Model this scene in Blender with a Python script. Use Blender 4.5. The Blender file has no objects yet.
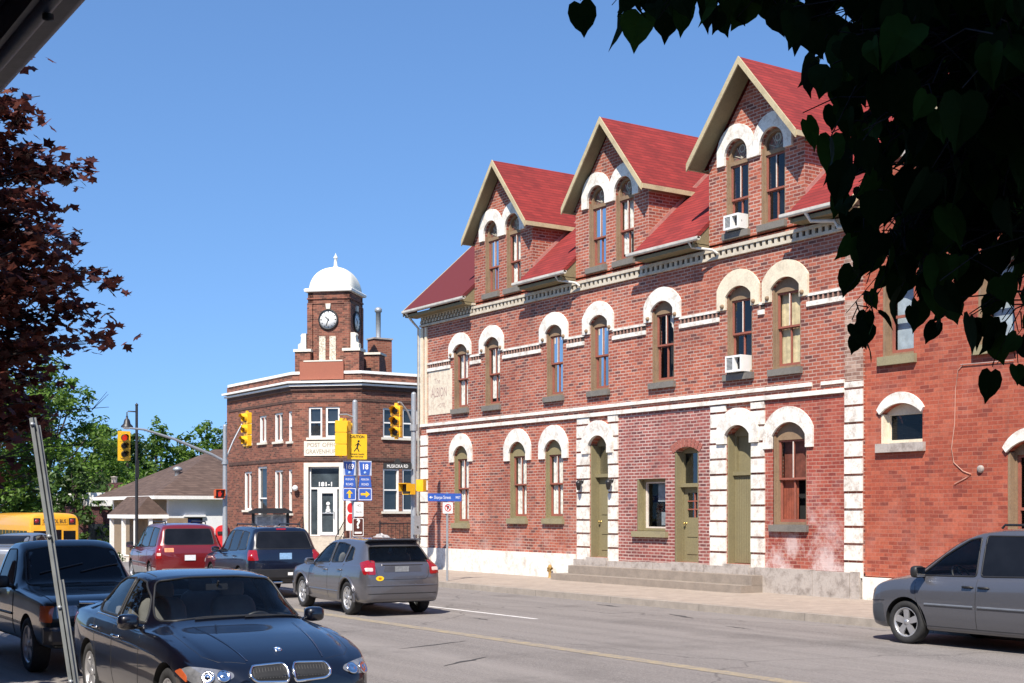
import bpy, bmesh, math, random
import numpy as np
from mathutils import Vector, Matrix, geometry
from mathutils.bvhtree import BVHTree

R = math.radians
PI = math.pi
random.seed(7)
SC = bpy.context.scene
COL = SC.collection

# ------------------------------------------------------------------ camera
cam_data = bpy.data.cameras.new('camera')
cam = bpy.data.objects.new('camera', cam_data)
COL.objects.link(cam)
cam.location = (0, 0, 2.1)
cam.rotation_euler = (R(90), 0, -R(33.829))
cam_data.sensor_width = 36.0
cam_data.lens = 1331.0 / 1024.0 * 36.0
cam_data.shift_y = (511.0 - 341.5) / 1024.0
cam_data.clip_start = 0.05
cam_data.clip_end = 3000
SC.camera = cam

# ------------------------------------------------------------------ sky and sun
SUN_EL = 50.0
SUN_AZ = (-0.77, -0.64)                      # horizontal direction towards the sun
world = bpy.data.worlds.new('World')
SC.world = world
world.use_nodes = True
_nt = world.node_tree
_bg = _nt.nodes['Background']
_sky = _nt.nodes.new('ShaderNodeTexSky')
_sky.sky_type = 'NISHITA'
_sky.sun_disc = False
_sky.sun_elevation = R(SUN_EL)
_sky.sun_rotation = math.atan2(SUN_AZ[0], SUN_AZ[1])
_sky.altitude = 2000
_sky.air_density = 1.5
_sky.dust_density = 0.0
_sky.ozone_density = 10.0
_tc = _nt.nodes.new('ShaderNodeTexCoord')
_mp = _nt.nodes.new('ShaderNodeVectorMath'); _mp.operation = 'MULTIPLY_ADD'
_mp.inputs[1].default_value = (1, 1, 0.86); _mp.inputs[2].default_value = (0, 0, 0.14)   # lifts the pale band at the horizon
_nm = _nt.nodes.new('ShaderNodeVectorMath'); _nm.operation = 'NORMALIZE'
_nt.links.new(_tc.outputs['Generated'], _mp.inputs[0]); _nt.links.new(_mp.outputs[0], _nm.inputs[0])
_nt.links.new(_nm.outputs[0], _sky.inputs['Vector'])
_nt.links.new(_sky.outputs[0], _bg.inputs[0])
_bg.inputs[1].default_value = 0.108
sun_data = bpy.data.lights.new('sun', 'SUN')
sun_data.energy = 5.0
sun_data.angle = R(0.5)
sun_data.color = (1.0, 0.92, 0.81)
sun = bpy.data.objects.new('sun', sun_data)
COL.objects.link(sun)
_l = math.hypot(*SUN_AZ)
_s = Vector((SUN_AZ[0] / _l * math.cos(R(SUN_EL)), SUN_AZ[1] / _l * math.cos(R(SUN_EL)), math.sin(R(SUN_EL))))
sun.rotation_euler = _s.to_track_quat('Z', 'Y').to_euler()
sun.location = (-20, -20, 40)
SC.view_settings.view_transform = 'Standard'
SC.view_settings.look = 'None'
SC.view_settings.exposure = 0.75
SC.view_settings.gamma = 1.0
SC.view_settings.use_curve_mapping = False

# ------------------------------------------------------------------ materials
MATS = {}

def new_mat(name):
    m = bpy.data.materials.new(name)
    m.use_nodes = True
    nt = m.node_tree
    return m, nt, nt.nodes['Principled BSDF']

def N(nt, typ, **kw):
    n = nt.nodes.new(typ)
    for k, v in kw.items():
        setattr(n, k, v)
    return n

def math_node(nt, op, a, b=None, c=None):
    n = nt.nodes.new('ShaderNodeMath')
    n.operation = op
    for i, x in enumerate((a, b, c)):
        if x is None:
            continue
        if isinstance(x, (int, float)):
            n.inputs[i].default_value = x
        else:
            nt.links.new(x, n.inputs[i])
    return n.outputs[0]

def mix_col(nt, fac, a, b, blend='MIX'):
    n = nt.nodes.new('ShaderNodeMix')
    n.data_type = 'RGBA'
    n.blend_type = blend
    for sock, x in ((n.inputs[0], fac), (n.inputs[6], a), (n.inputs[7], b)):
        if isinstance(x, (int, float)):
            sock.default_value = x
        elif isinstance(x, tuple):
            sock.default_value = x if len(x) == 4 else (*x, 1)
        else:
            nt.links.new(x, sock)
    return n.outputs[2]

def ramp(nt, fac, stops):
    n = nt.nodes.new('ShaderNodeValToRGB')
    e = n.color_ramp.elements
    while len(e) < len(stops):
        e.new(0.5)
    for i, (p, c) in enumerate(stops):
        e[i].position = p
        e[i].color = c if len(c) == 4 else (*c, 1)
    nt.links.new(fac, n.inputs[0])
    return n.outputs[0]

def noise(nt, vec, scale, detail=4, rough=0.6):
    n = nt.nodes.new('ShaderNodeTexNoise')
    n.inputs['Scale'].default_value = scale
    n.inputs['Detail'].default_value = detail
    n.inputs['Roughness'].default_value = rough
    if vec is not None:
        nt.links.new(vec, n.inputs['Vector'])
    return n.outputs[0]

def geo_pos(nt):
    return nt.nodes.new('ShaderNodeNewGeometry').outputs['Position']

def obj_pos(nt):
    return nt.nodes.new('ShaderNodeTexCoord').outputs['Object']

def bump(nt, bsdf, height, strength=0.3, dist=0.02):
    b = nt.nodes.new('ShaderNodeBump')
    b.inputs['Strength'].default_value = strength
    b.inputs['Distance'].default_value = dist
    nt.links.new(height, b.inputs['Height'])
    nt.links.new(b.outputs[0], bsdf.inputs['Normal'])

def plain(name, col, rough=0.6, metal=0.0, var=0.15, scale=6.0, coat=0.0, bmp=0.0, emit=None, spec=None, fine=None):
    if name in MATS:
        return MATS[name]
    m, nt, b = new_mat(name)
    p = obj_pos(nt)
    f = noise(nt, p, scale, 5)
    lo = tuple(max(0, c * (1 - var)) for c in col)
    hi = tuple(min(1, c * (1 + var)) for c in col)
    c = ramp(nt, f, [(0.3, lo), (0.7, hi)])
    if fine:
        f2 = noise(nt, p, fine[0], 3)
        c = mix_col(nt, ramp(nt, f2, [(0.45, (0, 0, 0)), (0.7, (fine[2],) * 3)]), c, fine[1])
    nt.links.new(c, b.inputs['Base Color'])
    b.inputs['Roughness'].default_value = rough
    b.inputs['Metallic'].default_value = metal
    b.inputs['Coat Weight'].default_value = coat
    b.inputs['Coat Roughness'].default_value = 0.04
    if spec is not None:
        b.inputs['Specular IOR Level'].default_value = spec
    if emit:
        b.inputs['Emission Color'].default_value = (*emit[0], 1)
        b.inputs['Emission Strength'].default_value = emit[1]
    if bmp:
        bump(nt, b, f, bmp, 0.03)
    MATS[name] = m
    return m

def brick_mat(name, stops, mortar, row=0.085, wid=0.24, gap=0.016, stain=None, dirt=0.3, low_stain=None):
    """Running bond on vertical walls; each brick draws its own colour."""
    m, nt, b = new_mat(name)
    pos = geo_pos(nt)
    s = nt.nodes.new('ShaderNodeSeparateXYZ')
    nt.links.new(pos, s.inputs[0])
    gn = nt.nodes.new('ShaderNodeNewGeometry')
    ns = nt.nodes.new('ShaderNodeSeparateXYZ'); nt.links.new(gn.outputs['True Normal'], ns.inputs[0])
    # horizontal distance along whichever way the wall faces
    u = math_node(nt, 'SUBTRACT', math_node(nt, 'MULTIPLY', s.outputs[1], ns.outputs[0]), math_node(nt, 'MULTIPLY', s.outputs[0], ns.outputs[1]))
    z = s.outputs[2]
    wob = noise(nt, pos, 2.2, 2)
    z2 = math_node(nt, 'ADD', z, math_node(nt, 'MULTIPLY', math_node(nt, 'SUBTRACT', wob, 0.5), 0.03))
    rz = math_node(nt, 'DIVIDE', z2, row)
    ri = math_node(nt, 'FLOOR', rz)
    rf = math_node(nt, 'FRACT', rz)
    off = math_node(nt, 'MULTIPLY', math_node(nt, 'MODULO', ri, 2.0), 0.5)
    uu = math_node(nt, 'ADD', math_node(nt, 'DIVIDE', u, wid), off)
    ci = math_node(nt, 'FLOOR', uu)
    cf = math_node(nt, 'FRACT', uu)
    cmb = nt.nodes.new('ShaderNodeCombineXYZ')
    nt.links.new(ci, cmb.inputs[0]); nt.links.new(ri, cmb.inputs[1])
    wn = nt.nodes.new('ShaderNodeTexWhiteNoise')
    wn.noise_dimensions = '2D'
    nt.links.new(cmb.outputs[0], wn.inputs['Vector'])
    col = ramp(nt, wn.outputs[0], stops)
    nf = noise(nt, pos, 14, 5)
    col = mix_col(nt, 1.0, col, ramp(nt, nf, [(0.25, (0.72, 0.72, 0.72)), (0.75, (1.18, 1.15, 1.12))]), 'MULTIPLY')
    # mortar mask
    mz = math_node(nt, 'LESS_THAN', math_node(nt, 'MINIMUM', rf, math_node(nt, 'SUBTRACT', 1.0, rf)), gap / row / 2)
    mu = math_node(nt, 'LESS_THAN', math_node(nt, 'MINIMUM', cf, math_node(nt, 'SUBTRACT', 1.0, cf)), gap / wid / 2)
    mask = math_node(nt, 'MAXIMUM', mz, mu)
    mvar = noise(nt, pos, 1.1, 4)
    mk = math_node(nt, 'MULTIPLY', mask, ramp(nt, mvar, [(0.3, (0.45,) * 3), (0.6, (1, 1, 1))]))
    col = mix_col(nt, mk, col, mortar)
    # broad weathering: patches of different firing, and streaks run down by rain
    pa = noise(nt, pos, 0.33, 4, 0.6)
    col = mix_col(nt, 1.0, col, ramp(nt, pa, [(0.3, (0.80, 0.76, 0.74)), (0.7, (1.14, 1.12, 1.10))]), 'MULTIPLY')
    sv = nt.nodes.new('ShaderNodeCombineXYZ')
    nt.links.new(math_node(nt, 'MULTIPLY', u, 2.6), sv.inputs[0]); nt.links.new(math_node(nt, 'MULTIPLY', z, 0.28), sv.inputs[1])
    sk = noise(nt, sv.outputs[0], 1.0, 5, 0.7)
    col = mix_col(nt, ramp(nt, sk, [(0.55, (0, 0, 0)), (0.75, (0.42,) * 3)]), col, (0.10, 0.055, 0.045))
    big = noise(nt, pos, 0.5, 6, 0.7)
    col = mix_col(nt, ramp(nt, big, [(0.52, (0, 0, 0)), (0.75, (dirt,) * 3)]), col, (0.06, 0.04, 0.035))
    if stain:
        sc = noise(nt, pos, 0.9, 6, 0.75)
        col = mix_col(nt, ramp(nt, sc, [(0.55, (0, 0, 0)), (0.78, (stain[1],) * 3)]), col, stain[0])
    if low_stain:
        # chalky bloom on the lowest courses, broken up by noise
        h = math_node(nt, 'SUBTRACT', 1.0, math_node(nt, 'DIVIDE', math_node(nt, 'SUBTRACT', z, low_stain[1]), low_stain[2]))
        h = math_node(nt, 'MAXIMUM', math_node(nt, 'MINIMUM', h, 1.0), 0.0)
        nn = ramp(nt, noise(nt, pos, 1.3, 7, 0.75), [(0.46, (0, 0, 0)), (0.62, (1, 1, 1))])
        col = mix_col(nt, math_node(nt, 'MULTIPLY', math_node(nt, 'MULTIPLY', h, nn), low_stain[3]), col, low_stain[0])
    nt.links.new(col, b.inputs['Base Color'])
    b.inputs['Roughness'].default_value = 0.88
    hgt = math_node(nt, 'ADD', math_node(nt, 'SUBTRACT', 1.0, mask), math_node(nt, 'MULTIPLY', nf, 0.4))
    bump(nt, b, hgt, 0.5, 0.012)
    MATS[name] = m
    return m

def glass_mat(name, tint, alpha, rough=0.02, ior=1.5, wavy=0.0):
    """Window glass: mostly see-through, mirror by Fresnel."""
    m, nt, b = new_mat(name)
    nt.nodes.remove(b)
    out = nt.nodes['Material Output']
    tr = nt.nodes.new('ShaderNodeBsdfTransparent')
    tr.inputs[0].default_value = (*tint, 1)
    df = nt.nodes.new('ShaderNodeBsdfDiffuse')
    df.inputs[0].default_value = (0.012, 0.013, 0.015, 1)
    gl = nt.nodes.new('ShaderNodeBsdfGlossy')
    gl.inputs['Roughness'].default_value = rough
    fr = nt.nodes.new('ShaderNodeFresnel')
    fr.inputs[0].default_value = ior
    if wavy:
        n = noise(nt, obj_pos(nt), 3.0, 2)
        bb = nt.nodes.new('ShaderNodeBump')
        bb.inputs['Strength'].default_value = wavy
        bb.inputs['Distance'].default_value = 0.02
        nt.links.new(n, bb.inputs['Height'])
        nt.links.new(bb.outputs[0], gl.inputs['Normal'])
    m1 = nt.nodes.new('ShaderNodeMixShader')
    m1.inputs[0].default_value = alpha
    nt.links.new(tr.outputs[0], m1.inputs[1]); nt.links.new(df.outputs[0], m1.inputs[2])
    m2 = nt.nodes.new('ShaderNodeMixShader')
    nt.links.new(fr.outputs[0], m2.inputs[0])
    nt.links.new(m1.outputs[0], m2.inputs[1]); nt.links.new(gl.outputs[0], m2.inputs[2])
    nt.links.new(m2.outputs[0], out.inputs[0])
    MATS[name] = m
    return m

def leaf_mat(name, cols, trans=0.35, rough=0.5, scale=0.6):
    m, nt, b = new_mat(name)
    out = nt.nodes['Material Output']
    g = nt.nodes.new('ShaderNodeNewGeometry')
    c1 = ramp(nt, g.outputs['Random Per Island'], [(0.0, cols[0]), (0.55, cols[1]), (1.0, cols[2])])
    nb = noise(nt, g.outputs['Position'], scale, 3)
    c = mix_col(nt, 1.0, c1, ramp(nt, nb, [(0.3, (0.6,) * 3), (0.7, (1.3,) * 3)]), 'MULTIPLY')
    nt.links.new(c, b.inputs['Base Color'])
    b.inputs['Roughness'].default_value = rough
    tl = nt.nodes.new('ShaderNodeBsdfTranslucent')
    nt.links.new(c, tl.inputs[0])
    mx = nt.nodes.new('ShaderNodeMixShader')
    mx.inputs[0].default_value = trans
    nt.links.new(b.outputs[0], mx.inputs[1]); nt.links.new(tl.outputs[0], mx.inputs[2])
    nt.links.new(mx.outputs[0], out.inputs[0])
    MATS[name] = m
    return m

# ------------------------------------------------------------------ objects
ROOT = {}

def link(o):
    COL.objects.link(o)
    return o

def tag(o, label=None, cat=None, group=None, kind=None):
    if label: o['label'] = label
    if cat: o['category'] = cat
    if group: o['group'] = group
    if kind: o['kind'] = kind
    return o

def thing(name, label, cat, loc=(0, 0, 0), rotz=0.0, group=None):
    o = bpy.data.objects.new(name, None)
    o.empty_display_size = 0.3
    link(o)
    o.location = loc
    o.rotation_euler = (0, 0, rotz)
    ROOT[o.name] = Matrix.Translation(Vector(loc)) @ Matrix.Rotation(rotz, 4, 'Z')
    return tag(o, label, cat, group)

def put(name, me, mat, parent=None, world=True):
    """Link a mesh as one object; world-space vertices are moved into the parent's space."""
    o = bpy.data.objects.new(name, me)
    link(o)
    if mat is not None:
        mats = mat if isinstance(mat, (list, tuple)) else [mat]
        if len(me.materials) == 0:
            for m in mats:
                me.materials.append(m)
    if parent is not None:
        o.parent = parent
        M = ROOT[parent.name]
        ROOT[o.name] = M
        if world:
            me.transform(M.inverted())
    else:
        ROOT[o.name] = Matrix.Identity(4)
    return o

class MB:
    """Collects shapes, then links them as ONE mesh object."""
    def __init__(self):
        self.v = []; self.f = []; self.mi = []; self.sm = []
    def add(self, vs, fs, mi=0, smooth=False):
        o = len(self.v)
        self.v.extend([tuple(p) for p in vs])
        for f in fs:
            self.f.append(tuple(i + o for i in f)); self.mi.append(mi); self.sm.append(smooth)
        return self
    def box(self, a, b, mi=0):
        x0, y0, z0 = (min(a[i], b[i]) for i in range(3))
        x1, y1, z1 = (max(a[i], b[i]) for i in range(3))
        vs = [(x0, y0, z0), (x1, y0, z0), (x1, y1, z0), (x0, y1, z0), (x0, y0, z1), (x1, y0, z1), (x1, y1, z1), (x0, y1, z1)]
        return self.add(vs, [(3, 2, 1, 0), (4, 5, 6, 7), (0, 1, 5, 4), (1, 2, 6, 5), (2, 3, 7, 6), (3, 0, 4, 7)], mi)
    def obox(self, c, ax, ay, az, mi=0):
        c = Vector(c); ax = Vector(ax); ay = Vector(ay); az = Vector(az)
        vs = [c + i * ax + j * ay + k * az for k in (-1, 1) for j, i in ((-1, -1), (-1, 1), (1, 1), (1, -1))]
        return self.add(vs, [(3, 2, 1, 0), (4, 5, 6, 7), (0, 1, 5, 4), (1, 2, 6, 5), (2, 3, 7, 6), (3, 0, 4, 7)], mi)
    def tube(self, pts, rad, n=8, mi=0, cap=True):
        pts = [Vector(p) for p in pts]
        rads = rad if isinstance(rad, (list, tuple)) else [rad] * len(pts)
        rings = []
        ref = Vector((0, 0, 1))
        for i, p in enumerate(pts):
            t = (pts[min(i + 1, len(pts) - 1)] - pts[max(i - 1, 0)])
            if t.length < 1e-9: t = Vector((0, 0, 1))
            t.normalize()
            r = ref if abs(t.dot(ref)) < 0.95 else Vector((1, 0, 0))
            a = t.cross(r).normalized(); b = a.cross(t).normalized()
            rings.append([p + (a * math.cos(2 * PI * k / n) + b * math.sin(2 * PI * k / n)) * rads[i] for k in range(n)])
        vs = [q for r in rings for q in r]
        fs = []
        for i in range(len(pts) - 1):
            for k in range(n):
                k2 = (k + 1) % n
                fs.append((i * n + k, (i + 1) * n + k, (i + 1) * n + k2, i * n + k2))
        self.add(vs, fs, mi, True)
        if cap:
            self.add(rings[0], [tuple(range(n))], mi); self.add(rings[-1], [tuple(reversed(range(n)))], mi)
        return self
    def lathe(self, c, prof, axis=(0, 0, 1), n=20, mi=0, smooth=True, ang=2 * PI, a0=0.0):
        """prof: list of (radius, height along axis)."""
        ax = Vector(axis).normalized()
        r = Vector((0, 0, 1)) if abs(ax.z) < 0.9 else Vector((1, 0, 0))
        a = ax.cross(r).normalized(); b = ax.cross(a).normalized()
        c = Vector(c)
        full = abs(ang - 2 * PI) < 1e-6
        m = n if full else n + 1
        vs = []
        for (rd, h) in prof:
            for k in range(m):
                t = a0 + ang * k / n
                vs.append(c + ax * h + (a * math.cos(t) + b * math.sin(t)) * rd)
        fs = []
        for i in range(len(prof) - 1):
            for k in range(n):
                k2 = (k + 1) % m
                fs.append((i * m + k, i * m + k2, (i + 1) * m + k2, (i + 1) * m + k))
        return self.add(vs, fs, mi, smooth)
    def build(self, name, mat, parent=None, world=True, sharp=None):
        me = bpy.data.meshes.new(name)
        me.from_pydata(self.v, [], self.f)
        me.polygons.foreach_set('material_index', self.mi)
        me.polygons.foreach_set('use_smooth', self.sm)
        bm = bmesh.new(); bm.from_mesh(me)
        bmesh.ops.recalc_face_normals(bm, faces=bm.faces)
        bm.to_mesh(me); bm.free()
        if sharp: me.set_sharp_from_angle(angle=R(sharp))
        me.update()
        return put(name, me, mat, parent, world)

# ------------------------------------------------------------------ flat work on a wall plane
class Plane:
    def __init__(self, o, u, n):
        self.o = Vector(o); self.u = Vector(u).normalized(); self.n = Vector(n).normalized()
    def p(self, u, v, w=0.0):
        return self.o + self.u * u + Vector((0, 0, v)) + self.n * w

def inside(p, poly):
    c = False
    x, y = p
    j = len(poly) - 1
    for i in range(len(poly)):
        xi, yi = poly[i]; xj, yj = poly[j]
        if (yi > y) != (yj > y) and x < (xj - xi) * (y - yi) / (yj - yi) + xi:
            c = not c
        j = i
    return c

def slab(mb, pl, outer, holes=(), w0=0.0, w1=0.05, mi=0, back=True):
    """A plate on a plane: outline with holes, from depth w0 (inner) to w1 (outer)."""
    loops = [list(outer)] + [list(h) for h in holes]
    pts = []; edges = []
    for lp in loops:
        o = len(pts)
        pts += [Vector(q) for q in lp]
        edges += [(o + i, o + (i + 1) % len(lp)) for i in range(len(lp))]
    rv, _, rf, _, _, _ = geometry.delaunay_2d_cdt(pts, edges, [], 1, 1e-6)
    tri = []
    for f in rf:
        c = (sum(rv[i].x for i in f) / len(f), sum(rv[i].y for i in f) / len(f))
        if inside(c, loops[0]) and not any(inside(c, h) for h in loops[1:]):
            tri.append(tuple(f))
    mb.add([pl.p(q.x, q.y, w1) for q in rv], tri, mi)
    if back:
        mb.add([pl.p(q.x, q.y, w0) for q in rv], [tuple(reversed(t)) for t in tri], mi)
    for lp in loops:
        n = len(lp)
        vs = [pl.p(a, b, w0) for a, b in lp] + [pl.p(a, b, w1) for a, b in lp]
        mb.add(vs, [(i, (i + 1) % n, n + (i + 1) % n, n + i) for i in range(n)], mi)
    return mb

def rect(u0, u1, v0, v1):
    return [(u0, v0), (u1, v0), (u1, v1), (u0, v1)]

def arch(u0, u1, v0, vs, vc, n=14):
    """Opening with a curved head springing at vs and crowning at vc."""
    pts = [(u0, v0), (u1, v0)]
    c = (u0 + u1) / 2; h = (u1 - u0) / 2; r = vc - vs
    if r < 1e-4:
        return pts + [(u1, vs), (u0, vs)]
    rad = (h * h + r * r) / (2 * r)
    cy = vc - rad
    a = math.asin(min(1, h / rad))
    if r > h: a = PI - a
    for i in range(n + 1):
        t = a - 2 * a * i / n
        pts.append((c + rad * math.sin(t), cy + rad * math.cos(t)))
    return pts

def hood(ul, ur, vb, vcrown, iu0, iu1, ivs, ivc, spring, n=16):
    """White hood mould: outer arch down to legs at vb, inner line follows the opening."""
    o = arch(ul, ur, vb, spring, vcrown, n)          # u0v0,u1v0,then right->left arch
    i = arch(iu0, iu1, vb, ivs, ivc, n)
    outer = [o[1]] + o[2:] + [o[0]]                   # right foot, arch right to left, left foot
    inner = [i[0]] + list(reversed(i[2:])) + [i[1]]   # left foot, arch left to right, right foot
    return outer + inner

def text_on(pl, s, u, v, w, size, mat, parent, name='lettering', width=None, align='CENTER', depth=0.004, bold=0.0, shear=0.0):
    cu = bpy.data.curves.new(name, 'FONT')
    cu.body = s
    cu.size = size
    cu.align_x = align
    cu.align_y = 'CENTER'
    cu.extrude = depth / 2
    cu.offset = bold
    cu.shear = shear
    cu.resolution_u = 3
    o = bpy.data.objects.new(name, cu)
    link(o)
    dg = bpy.context.evaluated_depsgraph_get()
    me = bpy.data.meshes.new_from_object(o.evaluated_get(dg))
    bpy.data.objects.remove(o); bpy.data.curves.remove(cu)
    if len(me.vertices) == 0:
        return None
    xs = [q.co.x for q in me.vertices]
    k = 1.0
    if width and max(xs) - min(xs) > 1e-6:
        k = width / (max(xs) - min(xs))
    for q in me.vertices:
        x, y, z = q.co
        q.co = pl.p(u + x * k, v + y, w + z)
    me.materials.clear()
    return put(name, me, mat, parent)

def copy_tree(o, parent=None):
    c = o.copy()
    link(c)
    c.parent = parent
    ROOT[c.name] = ROOT.get(o.name, Matrix.Identity(4))
    for ch in list(o.children):
        copy_tree(ch, c)
    return c

# ------------------------------------------------------------------ ground, road, pavement
def gz(y):
    t = min(1.0, max(0.0, (y - 54.0) / 14.0))
    return -1.1 * t * t * (3 - 2 * t)

YS = [-60, -20, 0, 20, 40, 54] + [54 + 14 * i / 14 for i in range(1, 15)] + [80, 110, 160, 260, 420, 700]

def strip(mb, x0, x1, y0, y1, dz, mi=0):
    ys = [y0] + [y for y in YS if y0 < y < y1] + [y1]
    vs = []; fs = []
    for y in ys:
        vs += [(x0, y, gz(y) + dz), (x1, y, gz(y) + dz)]
    for i in range(len(ys) - 1):
        fs.append((2 * i, 2 * i + 1, 2 * i + 3, 2 * i + 2))
    mb.add(vs, fs, mi)

def kerbed(mb, x0, x1, y0, y1, h=0.15):
    """A raised pavement block that follows the ground."""
    ys = [y0] + [y for y in YS if y0 < y < y1] + [y1]
    for i in range(len(ys) - 1):
        a, b = ys[i], ys[i + 1]
        za, zb = gz(a), gz(b)
        vs = [(x0, a, za - .1), (x1, a, za - .1), (x1, b, zb - .1), (x0, b, zb - .1),
              (x0, a, za + h), (x1, a, za + h), (x1, b, zb + h), (x0, b, zb + h)]
        fs = [(4, 5, 6, 7), (0, 3, 7, 4), (1, 5, 6, 2)]
        if i == 0: fs.append((0, 4, 5, 1))
        if i == len(ys) - 2: fs.append((3, 2, 6, 7))
        mb.add(vs, fs)

def asphalt(name, base, worn):
    m, nt, b = new_mat(name)
    p = geo_pos(nt)
    f = noise(nt, p, 90, 3, 0.7)
    c = ramp(nt, f, [(0.3, tuple(k * 0.62 for k in base)), (0.55, base), (0.75, tuple(k * 1.5 for k in base))])
    g2 = noise(nt, p, 17, 5, 0.8)
    c = mix_col(nt, 1.0, c, ramp(nt, g2, [(0.3, (0.60,) * 3), (0.7, (1.38,) * 3)]), 'MULTIPLY')
    g3 = noise(nt, p, 38, 2, 0.9)
    c = mix_col(nt, 1.0, c, ramp(nt, g3, [(0.35, (0.66,) * 3), (0.65, (1.32,) * 3)]), 'MULTIPLY')
    # bands of wear along the lanes
    s = nt.nodes.new('ShaderNodeSeparateXYZ'); nt.links.new(p, s.inputs[0])
    cm = nt.nodes.new('ShaderNodeCombineXYZ')
    nt.links.new(s.outputs[0], cm.inputs[0])
    nt.links.new(math_node(nt, 'MULTIPLY', s.outputs[1], 0.03), cm.inputs[1])
    wr = noise(nt, cm.outputs[0], 1.25, 5, 0.65)
    c = mix_col(nt, ramp(nt, wr, [(0.35, (0, 0, 0)), (0.66, (0.75,) * 3)]), c, worn)
    oil = noise(nt, p, 0.35, 6, 0.75)
    c = mix_col(nt, ramp(nt, oil, [(0.52, (0, 0, 0)), (0.72, (0.55,) * 3)]), c, tuple(k * 0.45 for k in base))
    v = nt.nodes.new('ShaderNodeTexVoronoi'); v.feature = 'DISTANCE_TO_EDGE'
    v.inputs['Scale'].default_value = 0.13
    wv = nt.nodes.new('ShaderNodeVectorMath'); wv.operation = 'ADD'
    nn = nt.nodes.new('ShaderNodeTexNoise'); nn.inputs['Scale'].default_value = 0.9; nn.inputs['Detail'].default_value = 6
    nt.links.new(p, nn.inputs['Vector'])
    nt.links.new(p, wv.inputs[0]); nt.links.new(nn.outputs['Color'], wv.inputs[1])
    nt.links.new(wv.outputs[0], v.inputs['Vector'])
    cr = ramp(nt, v.outputs['Distance'], [(0.0, (0.55,) * 3), (0.0035, (0, 0, 0))])
    c = mix_col(nt, cr, c, (0.045, 0.042, 0.04))
    nt.links.new(c, b.inputs['Base Color'])
    b.inputs['Roughness'].default_value = 0.9
    b.inputs['Specular IOR Level'].default_value = 0.25
    bump(nt, b, f, 0.5, 0.01)
    MATS[name] = m
    return m

def concrete(name, base, joint=1.5, jcol=0.45):
    m, nt, b = new_mat(name)
    p = geo_pos(nt)
    f = noise(nt, p, 3.5, 6, 0.7)
    c = ramp(nt, f, [(0.3, tuple(k * 0.78 for k in base)), (0.7, tuple(k * 1.12 for k in base))])
    f2 = noise(nt, p, 60, 3)
    c = mix_col(nt, 1.0, c, ramp(nt, f2, [(0.3, (0.8,) * 3), (0.7, (1.12,) * 3)]), 'MULTIPLY')
    sp = noise(nt, p, 0.8, 6, 0.75)
    c = mix_col(nt, ramp(nt, sp, [(0.55, (0, 0, 0)), (0.75, (0.5,) * 3)]), c, tuple(k * 0.5 for k in base))
    if joint:
        s = nt.nodes.new('ShaderNodeSeparateXYZ'); nt.links.new(p, s.inputs[0])
        jm = None
        for k in (0, 1):
            fr = math_node(nt, 'FRACT', math_node(nt, 'DIVIDE', s.outputs[k], joint))
            q = math_node(nt, 'LESS_THAN', fr, 0.016 / joint * 1.2)
            jm = q if jm is None else math_node(nt, 'MAXIMUM', jm, q)
        c = mix_col(nt, math_node(nt, 'MULTIPLY', jm, 0.8), c, tuple(k * jcol for k in base))
    nt.links.new(c, b.inputs['Base Color'])
    b.inputs['Roughness'].default_value = 0.9
    bump(nt, b, f2, 0.25, 0.01)
    MATS[name] = m
    return m

M_ROAD = asphalt('asphalt', (0.185, 0.168, 0.158), (0.25, 0.228, 0.213))
M_ROAD2 = asphalt('asphalt_side', (0.15, 0.14, 0.138), (0.2, 0.185, 0.18))
M_PAVE = concrete('pavement_concrete', (0.34, 0.28, 0.23))
M_KERB = concrete('kerb_concrete', (0.32, 0.28, 0.24), joint=3.0)
M_STEP = concrete('step_concrete', (0.27, 0.225, 0.185), joint=0)
M_GROUND = plain('ground_soil', (0.13, 0.15, 0.06), 0.95, var=0.5, scale=0.6)

g = MB(); strip(g, -300, 420, -60, 700, -0.02)
tag(g.build('ground', M_GROUND), kind='structure')
g = MB(); strip(g, 3.3, 18.8, -60, 420, 0.0)
tag(g.build('road', M_ROAD), kind='structure')
g = MB(); strip(g, 18.8, 90, 40.6, 51.4, -0.004); strip(g, -60, 3.3, 40.6, 51.4, -0.004)
tag(g.build('side_road', M_ROAD2), kind='structure')
g = MB(); kerbed(g, 18.98, 22.78, -30, 39.6); kerbed(g, 22.781, 60, 39.62, 40.4)
kerbed(g, 19.2, 27.5, 52.0, 54.6); kerbed(g, 27.501, 60, 51.6, 53.09); kerbed(g, 19.2, 25.19, 54.601, 120)
kerbed(g, -1.95, 3.1, -30, 40)
tag(g.build('pavement', M_PAVE), kind='structure')
g = MB(); kerbed(g, 18.8, 18.975, -30, 39.6, 0.147); kerbed(g, 19.02, 19.195, 52.0, 120, 0.147); kerbed(g, 3.105, 3.3, -30, 40, 0.147)
kerbed(g, 18.8, 60, 40.405, 40.58, 0.147)
tag(g.build('kerb', M_KERB), kind='structure')
# lawn behind the far pavement
M_LAWN = plain('lawn_green', (0.06, 0.11, 0.02), 0.9, var=0.4, scale=4)
g = MB(); strip(g, 25.2, 80, 72, 150, 0.03)
tag(g.build('lawn', M_LAWN), kind='structure')

def paint_mat(name, col, keep):
    m, nt, b = new_mat(name)
    p = geo_pos(nt)
    f = noise(nt, p, 5.0, 7, 0.8)
    f2 = noise(nt, p, 70, 3)
    c = mix_col(nt, ramp(nt, f, [(keep - 0.1, (1, 1, 1)), (keep + 0.12, (0.12,) * 3)]), (0.21, 0.19, 0.18), col)
    c = mix_col(nt, 1.0, c, ramp(nt, f2, [(0.3, (0.7,) * 3), (0.7, (1.1,) * 3)]), 'MULTIPLY')
    nt.links.new(c, b.inputs['Base Color'])
    b.inputs['Roughness'].default_value = 0.85
    MATS[name] = m
    return m

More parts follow.
